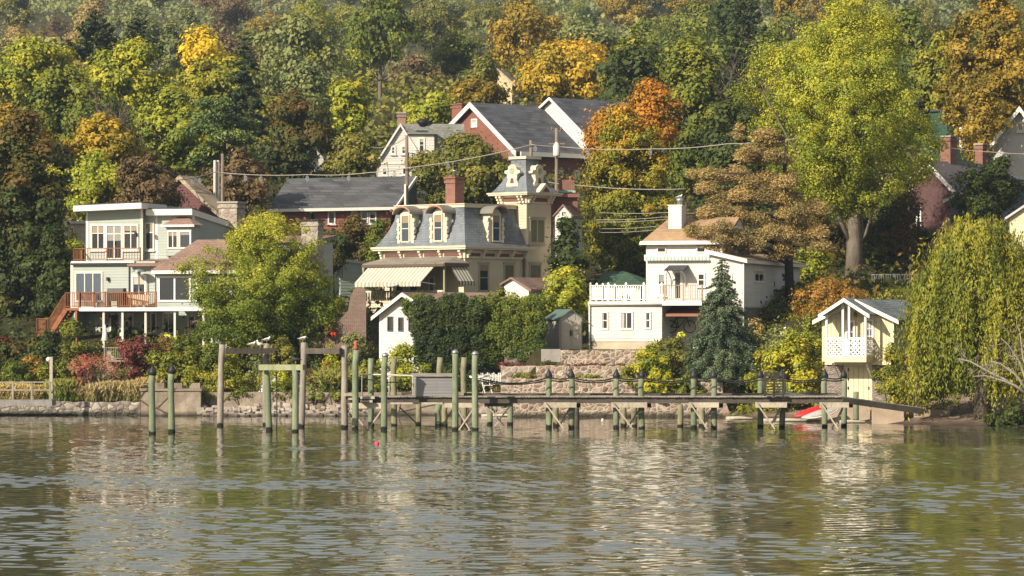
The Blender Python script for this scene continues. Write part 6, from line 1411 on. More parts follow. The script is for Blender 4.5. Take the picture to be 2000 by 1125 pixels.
# ================================================================ dock and pilings
GRN = m_wood('green treated piling', (.20, .23, .145), (.10, .125, .075), grain=(5, 5, .7), bump=.6, wet=.13, tint=(.27, .29, .20))
GRY = m_wood('grey weathered piling', (.30, .265, .225), (.15, .13, .11), grain=(6, 6, .7), bump=.6, wet=.13)
BRN = m_wood('brown green piling', (.25, .24, .145), (.13, .12, .07), grain=(5, 5, .7), bump=.6, wet=.13)
PLK = m_wood('weathered plank', (.34, .305, .26), (.17, .145, .12), grain=(1.2, 7, 7))
DKB = m_wood('dark beam timber', (.10, .085, .07), (.045, .038, .03), grain=(.9, 6, 6))  # even dark brown timber for stringers, curb and some beams
PALE = m_wood('pale brace timber', (.46, .41, .33), (.27, .23, .18), grain=(3, 3, 3))
BLK = m_plain('black piling cap', (.018, .018, .02), .5)
def pile_mesh(b, x, y, zt, r, lean=0.0, zb=-1.8, leany=0.0):
    L = zt - zb; rng = random.Random(int(abs(x) * 997 + zt * 131)); n = 9; lx = lean + rng.uniform(-.11, .11); ly = leany + rng.uniform(-.05, .05); pts = []; rr = []
    for i in range(n + 1):
        t = i / n; pts.append((x + lx * (t - .35) + rng.uniform(-.008, .008), y + ly * (t - .35), zb + L * t)); rr.append(r * (1.05 - .14 * t) * rng.uniform(.965, 1.03))
    pts[-1] = (x + lean, y + leany, zt); b.tube(pts, rr, 14)
def cap_mesh(b, x, y, zt, r, kind):
    if kind == 'cone': b.lathe([(r * 1.1, -.16), (r * 1.16, -.02), (r * 1.12, 0), (r * .55, .16), (.01, .30)], (x, y, zt), 14)
    elif kind == 'low': b.lathe([(r * 1.06, -.06), (r * 1.1, .0), (r * .7, .07), (.01, .12)], (x, y, zt), 14)
def yb(py): return F * CH / (py - HZ) + CAMY
def pilings():
    def single(px, pt, pb, m, cap, label, r=.155, lean=0.0, name='mooring_piling'):
        Y = yb(pb); x = WX(px, Y); root = empty(name, (x, Y, 0), 0, label, 'piling', 'pilings standing in the river')
        b = MB(); zt = WZ(pt, Y) - (.28 if cap == 'cone' else .1 if cap == 'low' else 0); pile_mesh(b, 0, 0, zt, r, lean); b.build('shaft', m, root)
        if cap: c = MB(); cap_mesh(c, lean, 0, zt, r, cap); c.build('cap', BLK if cap == 'cone' else GALV, root)
        return root
    single(298, 713, 848, GRN, 'cone', 'left of the two free-standing green pilings with black cone caps'); single(336, 710, 846, GRN, 'cone', 'right of the two free-standing green pilings with black cone caps')
    def frame(label, piles, beam, m, bm, name='piling_frame', bw=.26, front=True):
        Y0 = yb(piles[0][2]); root = empty(name, (WX(piles[0][0], Y0), Y0, 0), 0, label, 'piling frame', 'piling frames beside the dock')
        X0 = WX(piles[0][0], Y0); ys = []
        for (px, pt, pb, lean) in piles:
            Y = yb(pb); ys.append(Y); b = MB(); pile_mesh(b, WX(px, Y) - X0, Y - Y0, WZ(pt, Y), .155, lean); b.build('piling', m, root)
        px0, px1, pa, pb_ = beam; Ya = ys[0] - (.3 if front else -.0); Yb = ys[1] - (.3 if front else 0); b = MB()
        b.bar((WX(px0, Ya) - X0, Ya - Y0, WZ((pa + pb_) / 2, Ya)), (WX(px1, Yb) - X0, Yb - Y0, WZ((pa + pb_) / 2, Yb)), .2, (pb_ - pa) * S(Ya)); b.build('beam', bm, root); return root
    frame('left frame of two tall grey pilings joined by a dark beam with gulls on it', [(430, 673, 834, .1), (519, 671, 833, .05)], (440, 536, 680, 691), GRY, DKB, front=True)
    frame('right frame of two tall grey pilings joined by a dark beam', [(589, 669, 836, .1), (673, 675, 838, 0)], (600, 666, 680, 691), GRY, DKB)
    frame('shorter frame of two green pilings with a green crossbeam', [(526, 713, 843, -.2), (577, 713, 845, -.05)], (508, 594, 712, 723), GRN, m_wood('green beam', (.30, .31, .19), (.17, .18, .11), grain=(.9, 6, 6)))
    b = MB(); x, Y = WX(540, .5), .5; b.tube([(0, 0, WZ(725, Y)), (.02, 0, .5), (-.01, 0, -.6)], .025, 6); tag(b.build('hanging_chain', DKM, None, (x, Y, 0)), 'thin dark chain hanging from the green piling frame into the water', 'chain')
DK = {}
def dock():
    zt = WZ(774, -.3); x0, x1 = WX(672, 0), WX(1643, 0); xr = WX(1795, 4)
    root = empty('dock', (0, 0, 0), 0, 'long grey wooden dock on green pilings running along the shore to the beach', 'dock')
    W = 1.75; b = MB(); rng = random.Random(3); x = x0; DK['z'] = zt
    while x < x1 - .1:
        w = .145; dz = rng.uniform(-.006, .006); b.box(x, x + w - .012, -.32 - rng.uniform(0, .05), W + rng.uniform(0, .05), zt - .045 + dz, zt + dz); x += w
    b.build('deck', PLK, root)
    b = MB()
    for yy in (-.22, W - .1): b.box(x0 + .1, x1, yy, yy + .12, zt - .32, zt - .055)
    b.build('stringer', DKB, root)
    b = MB(); b.box(WX(905, 0), x1, W - .14, W + .0, zt + .008, zt + .11); b.build('curb', DKB, root)
    b = MB(); n = 24; ry = 4.2; zr = WZ(795, 4)
    for i in range(n): t0, t1 = i / n, (i + .9) / n; P0 = lambda t, y: (x1 + (xr - x1) * t, y + ry * t * .6, zt + (zr - zt) * t); b.slab([P0(t0, -.3), P0(t1, -.3), P0(t1, 1.3), P0(t0, 1.3)], .045)
    b.build('ramp', PLK, root)
    b = MB()
    for yy in (-.25, 1.2): b.bar((x1, yy, zt - .17), (xr, yy + ry * .6, zr - .17), .1, .26)
    b.build('ramp_stringer', DKB, root)
    def pile(px, pt, pb, m, cap=None, r=.15, lean=0, lab=None):
        Y = yb(pb); b = MB(); top = WZ(pt, Y) - (.26 if cap == 'cone' else .1 if cap == 'low' else 0); pile_mesh(b, WX(px, Y), Y, top, r, lean); o = b.build('piling', m, root)
        if cap: c = MB(); cap_mesh(c, WX(px, Y) + lean, Y, top, r, cap); c.build('cap', BLK if cap == 'cone' else GALV, o)
        return o
    for px, pt, pb, m, cap in ((694, 684, 840, GRN, None), (725, 700, 832, GRN, None), (750, 689, 841, GRN, 'low'), (770, 700, 832, BRN, None), (860, 698, 832, BRN, None), (889, 683, 841, GRN, 'low'), (907, 698, 832, BRN, None), (928, 686, 841, GRN, 'low'),
                               (817, 787, 831, BRN, None), (869, 790, 833, BRN, None), (857, 790, 833, GRN, None), (956, 790, 830, GRN, None), (996, 786, 831, GRN, None)): pile(px, pt, pb, m, cap, lean=.06 if px in (694, 750) else 0)
    bents = [(1072, 1116, 838), (1204, 1254, 838), (1355, 1394, 838), (1485, 1527, 836), (1611, 1648, 834)]
    DK['posts'] = []
    for a, c, pb in bents:
        for px in (a, c): pile(px, 721, pb, GRN, 'cone', .142); DK['posts'].append(px)
    for px in (1087, 1126, 1328, 1372, 1217, 1240): pile(px, 790, 833.5, BRN if px != 1126 else DKB, None, .15)
    pile(1672, 765, 826, GRN, None, .15); pile(1788, 768, 822, GRN, None, .15); pile(1725, 768, 824, GRY, 'low', .14)
    def beam(nm, px0, px1, pa, pb_, Y, m, th=.12): b = MB(); b.box(WX(px0, Y), WX(px1, Y), Y, Y + th, WZ(pb_, Y), WZ(pa, Y)); return b.build(nm, m, root)
    for a, c, pb in bents: beam('cap_beam', a - 10, c + 10, 786, 796, -.42, PALE); beam('cap_beam', a - 8, c + 18, 786, 796, W + .05, DKB)
    beam('cap_beam', 868, 936, 787, 796, -.42, PALE); beam('cap_beam', 946, 1002, 786, 794, .3, GRN); beam('cap_beam', 683, 748, 787, 798, -.5, PALE); beam('cap_beam', 762, 864, 786, 789.5, -.5, PALE, .06)
    def brace(px0, py0, px1, py1, Y, w=.06, h=.17, m=PALE): b = MB(); b.bar((WX(px0, Y), Y, WZ(py0, Y)), (WX(px1, Y), Y, WZ(py1, Y)), w, h, (0, -1, 0)); return b.build('brace', m, root)
    for a, c, pb in bents:
        m_ = (a + c) / 2; brace(a - 8, 786, m_ + 7, 838, -.5); brace(c + 3, 786, m_ - 5, 838, W + .1, m=PALE); brace(c - 2, 798, m_ + 2, 834, .6, h=.13)
    brace(684, 797, 716, 840, -.6); brace(746, 800, 718, 840, -.55); brace(932, 787, 896, 840, -.5); brace(892, 797, 918, 841, -.45); brace(948, 788, 985, 832, .2); brace(1000, 788, 966, 832, .3); brace(780, 795, 815, 828, 1.9, h=.2, m=BRN); brace(884, 800, 864, 832, 1.9, h=.2, m=BRN)
    # platform clutter at the left end
    b = MB(); Y = -.45
    for i, (px0, px1, pa, pb_) in enumerate(((672, 690, 768, 773), (680, 700, 777, 781), (704, 732, 774, 779), (705, 728, 781, 786))): b.box(WX(px0, Y), WX(px1, Y), Y - .15 - .06 * i, Y + .2, WZ(pb_, Y), WZ(pa, Y))
    b.build('fender_timber', PALE, root)
    b = MB(); Y = 1.6; b.tube([(WX(707, Y), Y, zt), (WX(707, Y), Y, WZ(731, Y)), (WX(860, Y), Y, WZ(735, Y)), (WX(860, Y), Y, zt)], .035, 8)
    for px in (760, 806): b.tube([(WX(px, Y), Y, zt), (WX(px, Y), Y, WZ(733, Y))], .03, 8)
    b.build('pipe_rail', m_plain('pale pipe', (.48, .45, .40), .5), root)
    # things on the dock
    Y = -.1; X = WX(810, Y); w = WX(892, Y) - X; sd = WX(810, Y) - WX(797, Y + .0); h = WZ(740, Y) - WZ(778, Y)
    bx = empty('deck_box', (X, Y, zt + .01), R(8), 'grey clapboard storage box with a hinged lid on the dock', 'storage box')
    b = MB(); b.box(0, w, -.35, .85, 0, h); b.build('box', m_siding('grey box boards', (.22, .215, .22), .14), bx)
    b = MB(); b.prism([(-.45, h + .0), (.95, h + .10), (.95, h + .14), (-.45, h + .04)], -.08, w + .08, 'x'); b.build('lid', PLK, bx)
    b = MB()
    for xx in (0, w): b.box(xx - .03, xx + .03, -.38, -.31, 0, h - .01)
    b.build('corner_trim', WHT, bx)
    b = MB(); b.lathe([(.06, -.02), (.12, .0), (.06, .02)], (0, 0, 0), 10); o = b.build('emblem', DKM, bx, (-.01, .25, h * .55)); o.rotation_euler = (0, R(90), 0)
    # slatted gate panel leaning between two pilings
    Y = -.55; X = WX(1492, Y); b = MB(); w = WX(1532, Y) - X; h = WZ(727, Y) - zt; b.box(0, .1, -.06, .04, 0, h); b.box(w - .1, w, -.06, .04, 0, h); b.box(w / 2 - .05, w / 2 + .05, -.03, .03, 0, h)
    for i in range(9): b.box(.1, w - .1, -.05 , .0, h * (i + .3) / 9, h * (i + .82) / 9)
    tag(b.build('slatted_panel', m_wood('dark slats', (.05, .045, .042), (.025, .022, .02)), None, (X, Y, zt + .01)), 'dark slatted wooden panel standing on the dock between two pilings', 'panel')
    # ropes
    ROPE = m_plain('black rope', (.015, .014, .013), .9)
    def rope(pxs, Y, py, sag, label):
        b = MB(); pts = []
        for a, c in zip(pxs, pxs[1:]):
            for i in range(9): t = i / 8; pts.append((WX(a + (c - a) * t, Y), Y, WZ(py + sag * (abs(c - a) / 110) * 4 * t * (1 - t), Y)))
        b.tube(pts, .035, 6); tag(b.build('dock_rope', ROPE), label, 'rope')
    ps = sorted(DK['posts']); rope([930] + ps, -.2, 737, 9, 'upper black rope sagging from post to post along the river side of the dock'); rope([907, 930] + ps, .9, 742, 7, 'lower black rope sagging from post to post along the shore side of the dock')
    b = MB(); b.tube([(WX(709, 1.4), 1.4, WZ(740, 1.4)), (WX(760, 1.4), 1.4, WZ(747, 1.4)), (WX(800, 1.4), 1.4, WZ(745, 1.4))], .03, 6); tag(b.build('dock_rope', ROPE), 'short black rope drooping beside the pipe rail at the left end of the dock', 'rope')
    b = MB(); Y = -.45; b.tube([(WX(917, Y), Y, WZ(735, Y)), (WX(927, Y), Y, WZ(739, Y)), (WX(957, Y), Y, WZ(733, Y))], .045, 8); tag(b.build('boat_hook', m_paint('white pole', (.7, .7, .68))), 'bent white pole hanging on the last tall capped dock piling', 'boat hook')
    # red cap thing and blue bottle
    Y = yb(840); b = MB(); b.lathe([(.10, 0), (.13, .12), (.07, .26), (.11, .38), (.02, .46)], (0, 0, 0), 10); tag(b.build('red_cap', m_plain('rusty red cap', (.32, .09, .06)), None, (WX(695, Y), Y, WZ(684, Y))), 'small rusty red cap on top of the leftmost green dock piling', 'lamp')
def birds():
    WB = m_plain('white feathers', (.72, .70, .67), .8); GB = m_plain('grey feathers', (.32, .33, .35), .8); BB = m_plain('dark feathers', (.03, .03, .034), .7); BK = m_plain('yellow bill', (.5, .32, .06)); 
    def bird(label, px, py, Y, L, face, wing, body, head_up=.5, name='gull', cat='gull'):
        """standing bird, feet at (px, py)"""
        z = WZ(py, Y); root = empty(name, (WX(px, Y), Y, z), 0 if face > 0 else math.pi, label, cat, 'birds resting on the pilings')
        b = MB(); leg = L * .22; cz = leg + L * .22
        b.tube([(-L * .5, 0, cz - L * .02), (-L * .28, 0, cz), (0, 0, cz + L * .02), (L * .2, 0, cz + L * .08), (L * .27, 0, cz + L * .17), (L * .30, 0, cz + L * .27 * (head_up + .5)), (L * .36, 0, cz + L * .33 * (head_up + .5)), (L * .43, 0, cz + L * .32 * (head_up + .5))],
               [L * .03, L * .12, L * .19, L * .17, L * .12, L * .09, L * .095, L * .03], 10); b.build('body', body, root)
        for s in (-1, 1):
            w = MB(); w.tube([(L * .16, s * L * .14, cz + L * .07), (-L * .1, s * L * .18, cz + L * .04), (-L * .42, s * L * .08, cz + L * .01), (-L * .62, s * L * .02, cz - L * .02)], [L * .05, L * .10, L * .05, L * .01], 8); w.build('wing', wing, root)
            g = MB(); g.tube([(0, s * L * .06, cz - L * .1), (0, s * L * .06, .0)], L * .018, 6); g.box(-.01, L * .09, s * L * .06 - L * .03, s * L * .06 + L * .03, 0, .008); g.build('leg', BK, root)
        k = MB(); k.tube([(L * .42, 0, cz + L * .32 * (head_up + .5)), (L * .53, 0, cz + L * .29 * (head_up + .5))], [L * .03, L * .008], 6); k.build('bill', BK, root)
    Y = 3.4; bird('left gull standing on the beam of the left grey piling frame', 492, 680, Y, .42, 1, GB, WB, .3); bird('middle gull, upright, on the beam of the left grey piling frame', 508, 680, Y, .40, -1, GB, WB, .9); bird('gull perched on top of the right piling of the left grey frame', 521, 671, 3.9, .42, 1, GB, WB, .4)
    bird('gull resting on top of the left piling of the right grey frame', 591, 669, yb(836), .42, 1, GB, WB, .1); bird('dark cormorant-like bird on the crossbeam of the green piling frame', 577, 712, yb(845) - .1, .5, -1, BB, BB, .3, 'dark_bird', 'bird'); bird('white gull on the chimney cap of the white house', 1327, 391, 41.2, .42, 1, GB, WB, .4)
# ================================================================ things on the shore
def shore_things():
    # gangway at the far left with railing
    Y = 23.2; root = empty('gangway', (WX(0, Y), Y, 0), 0, 'grey gangway with a pale railing at the left edge of the seawall', 'gangway'); X0 = WX(0, Y); z = WZ(781, Y); m = PALE; e = WX(102, Y) - X0
    b = MB(); b.box(WX(-60, Y) - X0, e, -.1, 1.5, z - .3, z); b.build('deck', m_wood('grey gangway', (.26, .25, .24), (.14, .13, .12), grain=(.8, 6, 6)), root)
    b = MB()
    for px in (-10, 25, 62, 98): b.box(WX(px, Y) - X0 - .045, WX(px, Y) - X0 + .045, -.05, .04, z + .003, z + .95)
    for zz in (.52, .93): b.bar((WX(-60, Y) - X0, 0, z + zz), (e, 0, z + zz), .06, .07)
    b.build('railing', PLK, root)
    Y = 24; b = MB(); X = WX(100, Y); h = WZ(697, Y) - WZ(783, Y); b.box(-.08, .08, -.08, .08, 0, h); o = empty('lamp_post', (X, Y, WZ(783, Y)), 0, 'tall pale square post with a white lamp at the end of the gangway', 'lamp post'); b.build('post', PALE, o); b = MB(); b.lathe([(.05, -.12), (.12, -.05), (.13, .06), (.04, .14)], (-.14, 0, h - .15), 10); b.build('lamp', WHT, o)
    # kayaks
    def kayak(label, px, py, Y, L, m, rz, tilt, rim):
        root = empty('kayak', (WX(px, Y), Y, WZ(py, Y)), R(rz), label, 'kayak'); root.rotation_euler = (0, -R(tilt), R(rz))
        b = MB(); n = 14; prof = [(0, .28), (.5, .2), (.8, .06), (1, -.12)]
        V = []
        for i in range(n + 1):
            t = i / n; w = .36 * math.sin(math.pi * min(max(t, .02), .98)) ** .6; rise = .14 * abs(2 * t - 1) ** 3
            for k in range(9): a = math.pi * k / 8; V.append((L * (t - .5), w * math.cos(a), .30 * math.sin(a) * (w / .36) + rise))
        b.add(V, [(9*i+k, 9*i+k+1, 9*(i+1)+k+1, 9*(i+1)+k) for i in range(n) for k in range(8)] + [(9*i, 9*(i+1), 9*(i+1)+8, 9*i+8) for i in range(n)], True); b.build('hull', m, root)
        b = MB(); pts = []
        for s in (1, -1):
            for i in range(n + 1): t = i / n if s > 0 else 1 - i / n; w = .365 * math.sin(math.pi * min(max(t, .02), .98)) ** .6; pts.append((L * (t - .5), s * w, .14 * abs(2 * t - 1) ** 3 - .01))
        b.tube(pts, .03, 6); b.build('rim', rim, root)
    RK = m_plain('red gelcoat', (.5, .02, .025), .3); GK = m_plain('grey gelcoat', (.34, .33, .31), .4)
    kayak('red kayak lying upside down under the dock on the beach', 1584, 808, 12.2, 1.75, RK, 12, 17, m_plain('dark red rim', (.3, .02, .02))); kayak('pale grey kayak lying upside down beside the red one', 1603, 812, 11.4, 1.9, GK, 14, 13, WHT)
    # beach debris: logs, blocks
    for px0, px1, py, r, lab, Y in ((1480, 1602, 815, .1, 'long pale driftwood log under the dock near the red kayak', 12.8), (1418, 1470, 807, .1, 'short driftwood log on the beach below the spruce', 17), (940, 1040, 812, .08, 'thin driftwood pole in the little cove left of the terraces', 23.4), (1640, 1690, 812, .09, 'driftwood log at the foot of the boathouse', 10.5)):
        b = MB(); x0, x1 = WX(px0, Y), WX(px1, Y); z = max(gz((x0+x1)/2, Y), .0) + r * .7; b.tube([(0, 0, 0), ((x1-x0)*.5, .1, .03), (x1-x0, -.05, .0)], [r, r*.9, r*.6], 8); tag(b.build('driftwood_log', PALE, None, (x0, Y, z)), lab, 'log')
    for px, py0, py1, w, lab, Y in ((1735, 790, 816, 60, 'low tan concrete block sill below the end of the dock ramp', 9.5), (1820, 800, 816, 70, 'low concrete sill in front of the willow', 10), (1655, 790, 806, 90, 'concrete strip footing in front of the boathouse door', 12.2)):
        b = MB(); s = S(Y); b.box(-w*s/2, w*s/2, 0, .6, -.5, (py1-py0)*s); tag(b.build('concrete_block', MATS.get('blockc') or m_paint('tan concrete', (.36, .28, .21), .3, .9), None, (WX(px, Y), Y, WZ(py1, Y))), lab, 'concrete block')
    Y = 9; b = MB(); h = WZ(731, Y) - WZ(800, Y); b.box(-.12, .12, -.12, .12, -.3, h); tag(b.build('timber_post', m_wood('red brown post', (.20, .135, .10), (.11, .07, .055)), None, (WX(1793, Y), Y, WZ(800, Y))), 'thick red-brown square timber post at the foot of the ramp, beside the willow', 'post')
    # green dinghy and white pipes behind the dock
    Y = 19; root = empty('green_dinghy', (WX(1555, Y), Y, WZ(770, Y)), R(3), 'dark green upturned dinghy in the bushes behind the slatted panel', 'boat'); b = MB(); V = []; n = 10; L = 1.7
    for i in range(n + 1):
        t = i / n; w = .5 * math.sin(math.pi * (.1 + .85 * t)) ** .5
        for k in range(7): a = math.pi * k / 6; V.append((L * (t - .5), w * math.cos(a), .38 * math.sin(a)))
    b.add(V, [(7*i+k, 7*i+k+1, 7*(i+1)+k+1, 7*(i+1)+k) for i in range(n) for k in range(6)] + [tuple(range(7)), tuple(reversed(range(7*n, 7*n+7)))], True); b.build('hull', m_plain('dark green hull', (.03, .065, .04), .4), root)
    b = MB(); b.box(-L/2, L/2, -.52, .52, -.06, 0); b.build('gunwale', m_plain('dark green hull', (.03, .065, .04)), root)
    # buoy
    b = MB(); b.lathe([(.02, -.11), (.08, -.05), (.10, .02), (.07, .08), (.02, .11)], (0, 0, .02), 14); Y = yb(868); tag(b.build('buoy', m_plain('pink buoy', (.55, .05, .10), .4), None, (WX(736, Y), Y, 0)), 'small pink-red buoy floating in front of the dock', 'buoy')
    Y = 24; b = MB(); b.lathe([(.02, -.08), (.09, 0), (.02, .1)], (0, 0, .03), 12); Y = yb(822); tag(b.build('buoy', m_plain('white buoy', (.6, .58, .53), .4), None, (WX(1177, Y), Y, 0)), 'tiny white float in the water behind the dock', 'buoy')
    # white picket fence in the cove
    Y = 27.6; X0 = WX(880, Y); root = empty('picket_fence', (X0, Y, WZ(752, Y)), 0, 'weathered white picket fence in the shade behind the dock', 'fence'); b = MB(); L = WX(985, Y) - X0; n = 34
    for i in range(n): x = L * i / n; b.box(x, x + .06, 0, .025, 0, .62 + .06 * math.sin(i * 1.7))
    b.build('pickets', WHT, root); b = MB(); b.bar((0, .05, .15), (L, .05, .15), .05, .08); b.bar((0, .05, .48), (L, .05, .48), .05, .08); b.build('rail', WHT, root)
    # garden chair in the cove
    Y = 24.6; root = empty('folding_chair', (WX(952, Y), Y, WZ(768, Y)), R(20), 'white folding garden chair in the cove behind the dock', 'chair'); b = MB(); b.box(-.22, .22, -.2, .2, .4, .44); b.build('seat', WHT, root); b = MB(); b.bar((-.2, .18, .42), (-.2, .3, .85), .04); b.bar((.2, .18, .42), (.2, .3, .85), .04); b.bar((-.2, .28, .8), (.2, .28, .8), .04, .14); b.build('backrest', WHT, root)
    for s in (-1, 1): b = MB(); b.bar((s*.2, -.2, 0), (s*.2, .2, .42), .035); b.bar((s*.2, .2, 0), (s*.2, -.2, .42), .035); b.build('leg', WHT, root)
    # wooden garden stairs behind the maroon maple
    Y = 31.5; root = empty('garden_steps', (WX(215, Y), Y, WZ(742, Y)), 0, 'weathered wooden garden steps with railings behind the bare red maple', 'steps'); s = S(Y); b = MB()
    b.box(-.3, .9, 0, .8, 1.0, 1.08)
    for i in range(6): b.box(.9 + i * .2, 1.15 + i * .2, 0, .8, .85 - i * .16, .9 - i * .16)
    b.bar((.9, 0, .95), (2.2, 0, -.1), .06, .2); b.build('tread', PLK, root); b = MB()
    b.box(-.3, 2.0, .9, 1.1, -.3, 1.6); b.build('stone_backing', STONE, root)
    railing(root, [(-.3, -.02, 1.08), (.9, -.02, 1.08), (2.1, -.02, .1)], .7, PLK, .12, 1.2, .03, .08)
    # patio umbrella, closed
    Y = 33.5; root = empty('patio_umbrella', (WX(205, Y), Y, WZ(675, Y)), 0, 'closed white patio umbrella below the deck of the grey-green house', 'umbrella'); b = MB(); b.tube([(0, 0, -.5), (0, 0, 1.15)], .025, 8); b.build('pole', GALV, root); b = MB(); b.lathe([(.16, .25), (.2, .3), (.13, .7), (.05, 1.1), (.01, 1.18)], (0, 0, 0), 10); b.build('canopy', m_paint('white canvas', (.66, .62, .56)), root)
    # deck furniture of the grey-green house: grill, heater
    Y = 38.4; z = WZ(600, Y); root = empty('grill', (WX(228, Y), Y, z), R(-18), 'black barbecue grill on the deck of the grey-green house', 'grill'); b = MB(); b.box(-.5, .5, -.25, .25, .35, .85); b.prism([(-.26, .852), (.26, .852), (.2, 1.08), (-.2, 1.08)], -.5, .5, 'x'); b.build('body', DKM, root); b = MB(); b.box(-.5, -.42, -.2, .2, 0, .349); b.box(.42, .5, -.2, .2, 0, .349); b.build('leg', DKM, root)
    root = empty('patio_heater', (WX(273, Y), Y - .4, z), 0, 'steel patio heater with a round hood on the deck by the door', 'heater'); b = MB(); b.lathe([(.22, 0), (.22, .1), (.04, .14), (.035, 1.75), (.09, 1.78), (.09, 2.0)], (0, 0, 0), 12); b.build('stand', GALV, root); b = MB(); b.lathe([(.42, 2.02), (.36, 2.08), (.05, 2.18)], (0, 0, 0), 16); b.build('hood', GALV, root)
    root = empty('deck_table', (WX(275, Y), Y - .95, z), 0, 'table under a pale cloth behind the red wood deck railing', 'table'); b = MB(); b.box(-.6, .6, -.3, .3, .65, .7); b.lathe([(.1, 0), (.05, .1), (.05, .65)], (0, 0, 0), 8); b.build('table', PLK, root); b = MB(); b.prism([(-.62, .71), (.62, .71), (.55, .1), (-.5, .15)], -.34, -.31, 'y'); b.box(-.62, .62, -.34, .31, .703, .72); b.build('cloth', m_paint('sand cloth', (.50, .41, .29)), root)
    # bicycle under the copper awning
    X, Y = WX(1329, 31.2), 31.3; z = WZ(650, Y); root = empty('bicycle', (X, Y, z), R(-12), 'dark bicycle hanging under the copper awning of the white annex', 'bicycle'); r = .33
    for xx in (-.52, .52):
        b = MB(); pts = [(xx + r * math.cos(a * .3927), 0, r + r * math.sin(a * .3927)) for a in range(17)]; b.tube(pts, .025, 6, False); w = b.build('wheel', DKM, root)
        b = MB()
        for a in range(6): b.tube([(xx, 0, r), (xx + r * math.cos(a * 1.047), 0, r + r * math.sin(a * 1.047))], .005, 4)
        b.build('spokes', GALV, w)
    b = MB(); A_, B_, C_, D_ = (-.52, 0, r), (-.1, 0, .28), (-.2, 0, .82), (.36, 0, .84)
    for p, q in ((A_, B_), (A_, C_), (B_, C_), (C_, D_), (B_, D_), (D_, (.52, 0, r))): b.tube([p, q], .022, 6)
    b.build('frame', DKM, root); b = MB(); b.box(-.32, -.08, -.06, .06, .86, .92); b.build('saddle', DKM, root); b = MB(); b.tube([(.36, 0, .84), (.36, 0, .98)], .018, 6); b.tube([(.36, -.25, 1.0), (.36, .25, 1.0)], .018, 6); b.build('handlebar', DKM, root)
    # arched garden trellis
    Y = 34; b = MB(); pts = [(WX(px, Y), Y, WZ(py, Y)) for px, py in ((376, 630), (385, 626), (395, 636), (402, 655), (404, 690))]; b.tube(pts, .05, 8); tag(b.build('garden_arch', m_plain('rusty tube', (.12, .08, .06))), 'curved dark metal garden arch below the deck, beside the mint green post', 'arch')
    # driftwood branches at the right
    rng = np.random.default_rng(12); b = MB()
    base = P(2012, 775, 3.6)
    for q, (px, py) in enumerate(((1935, 705), (1870, 700), (1990, 640), (1955, 660), (1900, 735))):
        e = P(px, py, 3.6 + rng.uniform(-.8, .8)); m = base.lerp(e, .5) + Vector((rng.uniform(-.2, .2), 0, .25)); b.tube([base, base.lerp(m, .6) + Vector((0, 0, .1)), m, m.lerp(e, .6) + Vector((0, 0, .12)), e], [.085, .065, .048, .03, .012], 7)
        for k in range(6):
            st = m.lerp(e, rng.random()); branching(b, rng, st, Vector((rng.uniform(-1, .6), rng.uniform(-.5, .5), rng.uniform(-.2, 1))), .5, .016, 3, .55, .1, None, (1, 4), .4)
    tag(b.build('bare_branches', m_wood('bleached branch', (.33, .29, .25), (.19, .165, .14)), fix=False), 'bleached bare fallen branches reaching out in front of the willow', 'driftwood')
    bpost = rough_wall('white_post_wall', 1915, 1940, 13.5, .4, 690, m_paint('white masonry', (.62, .60, .56), .15), 'white masonry pillar seen through the willow', zb=.4, amp=.01, top_var=0, cat='pillar')
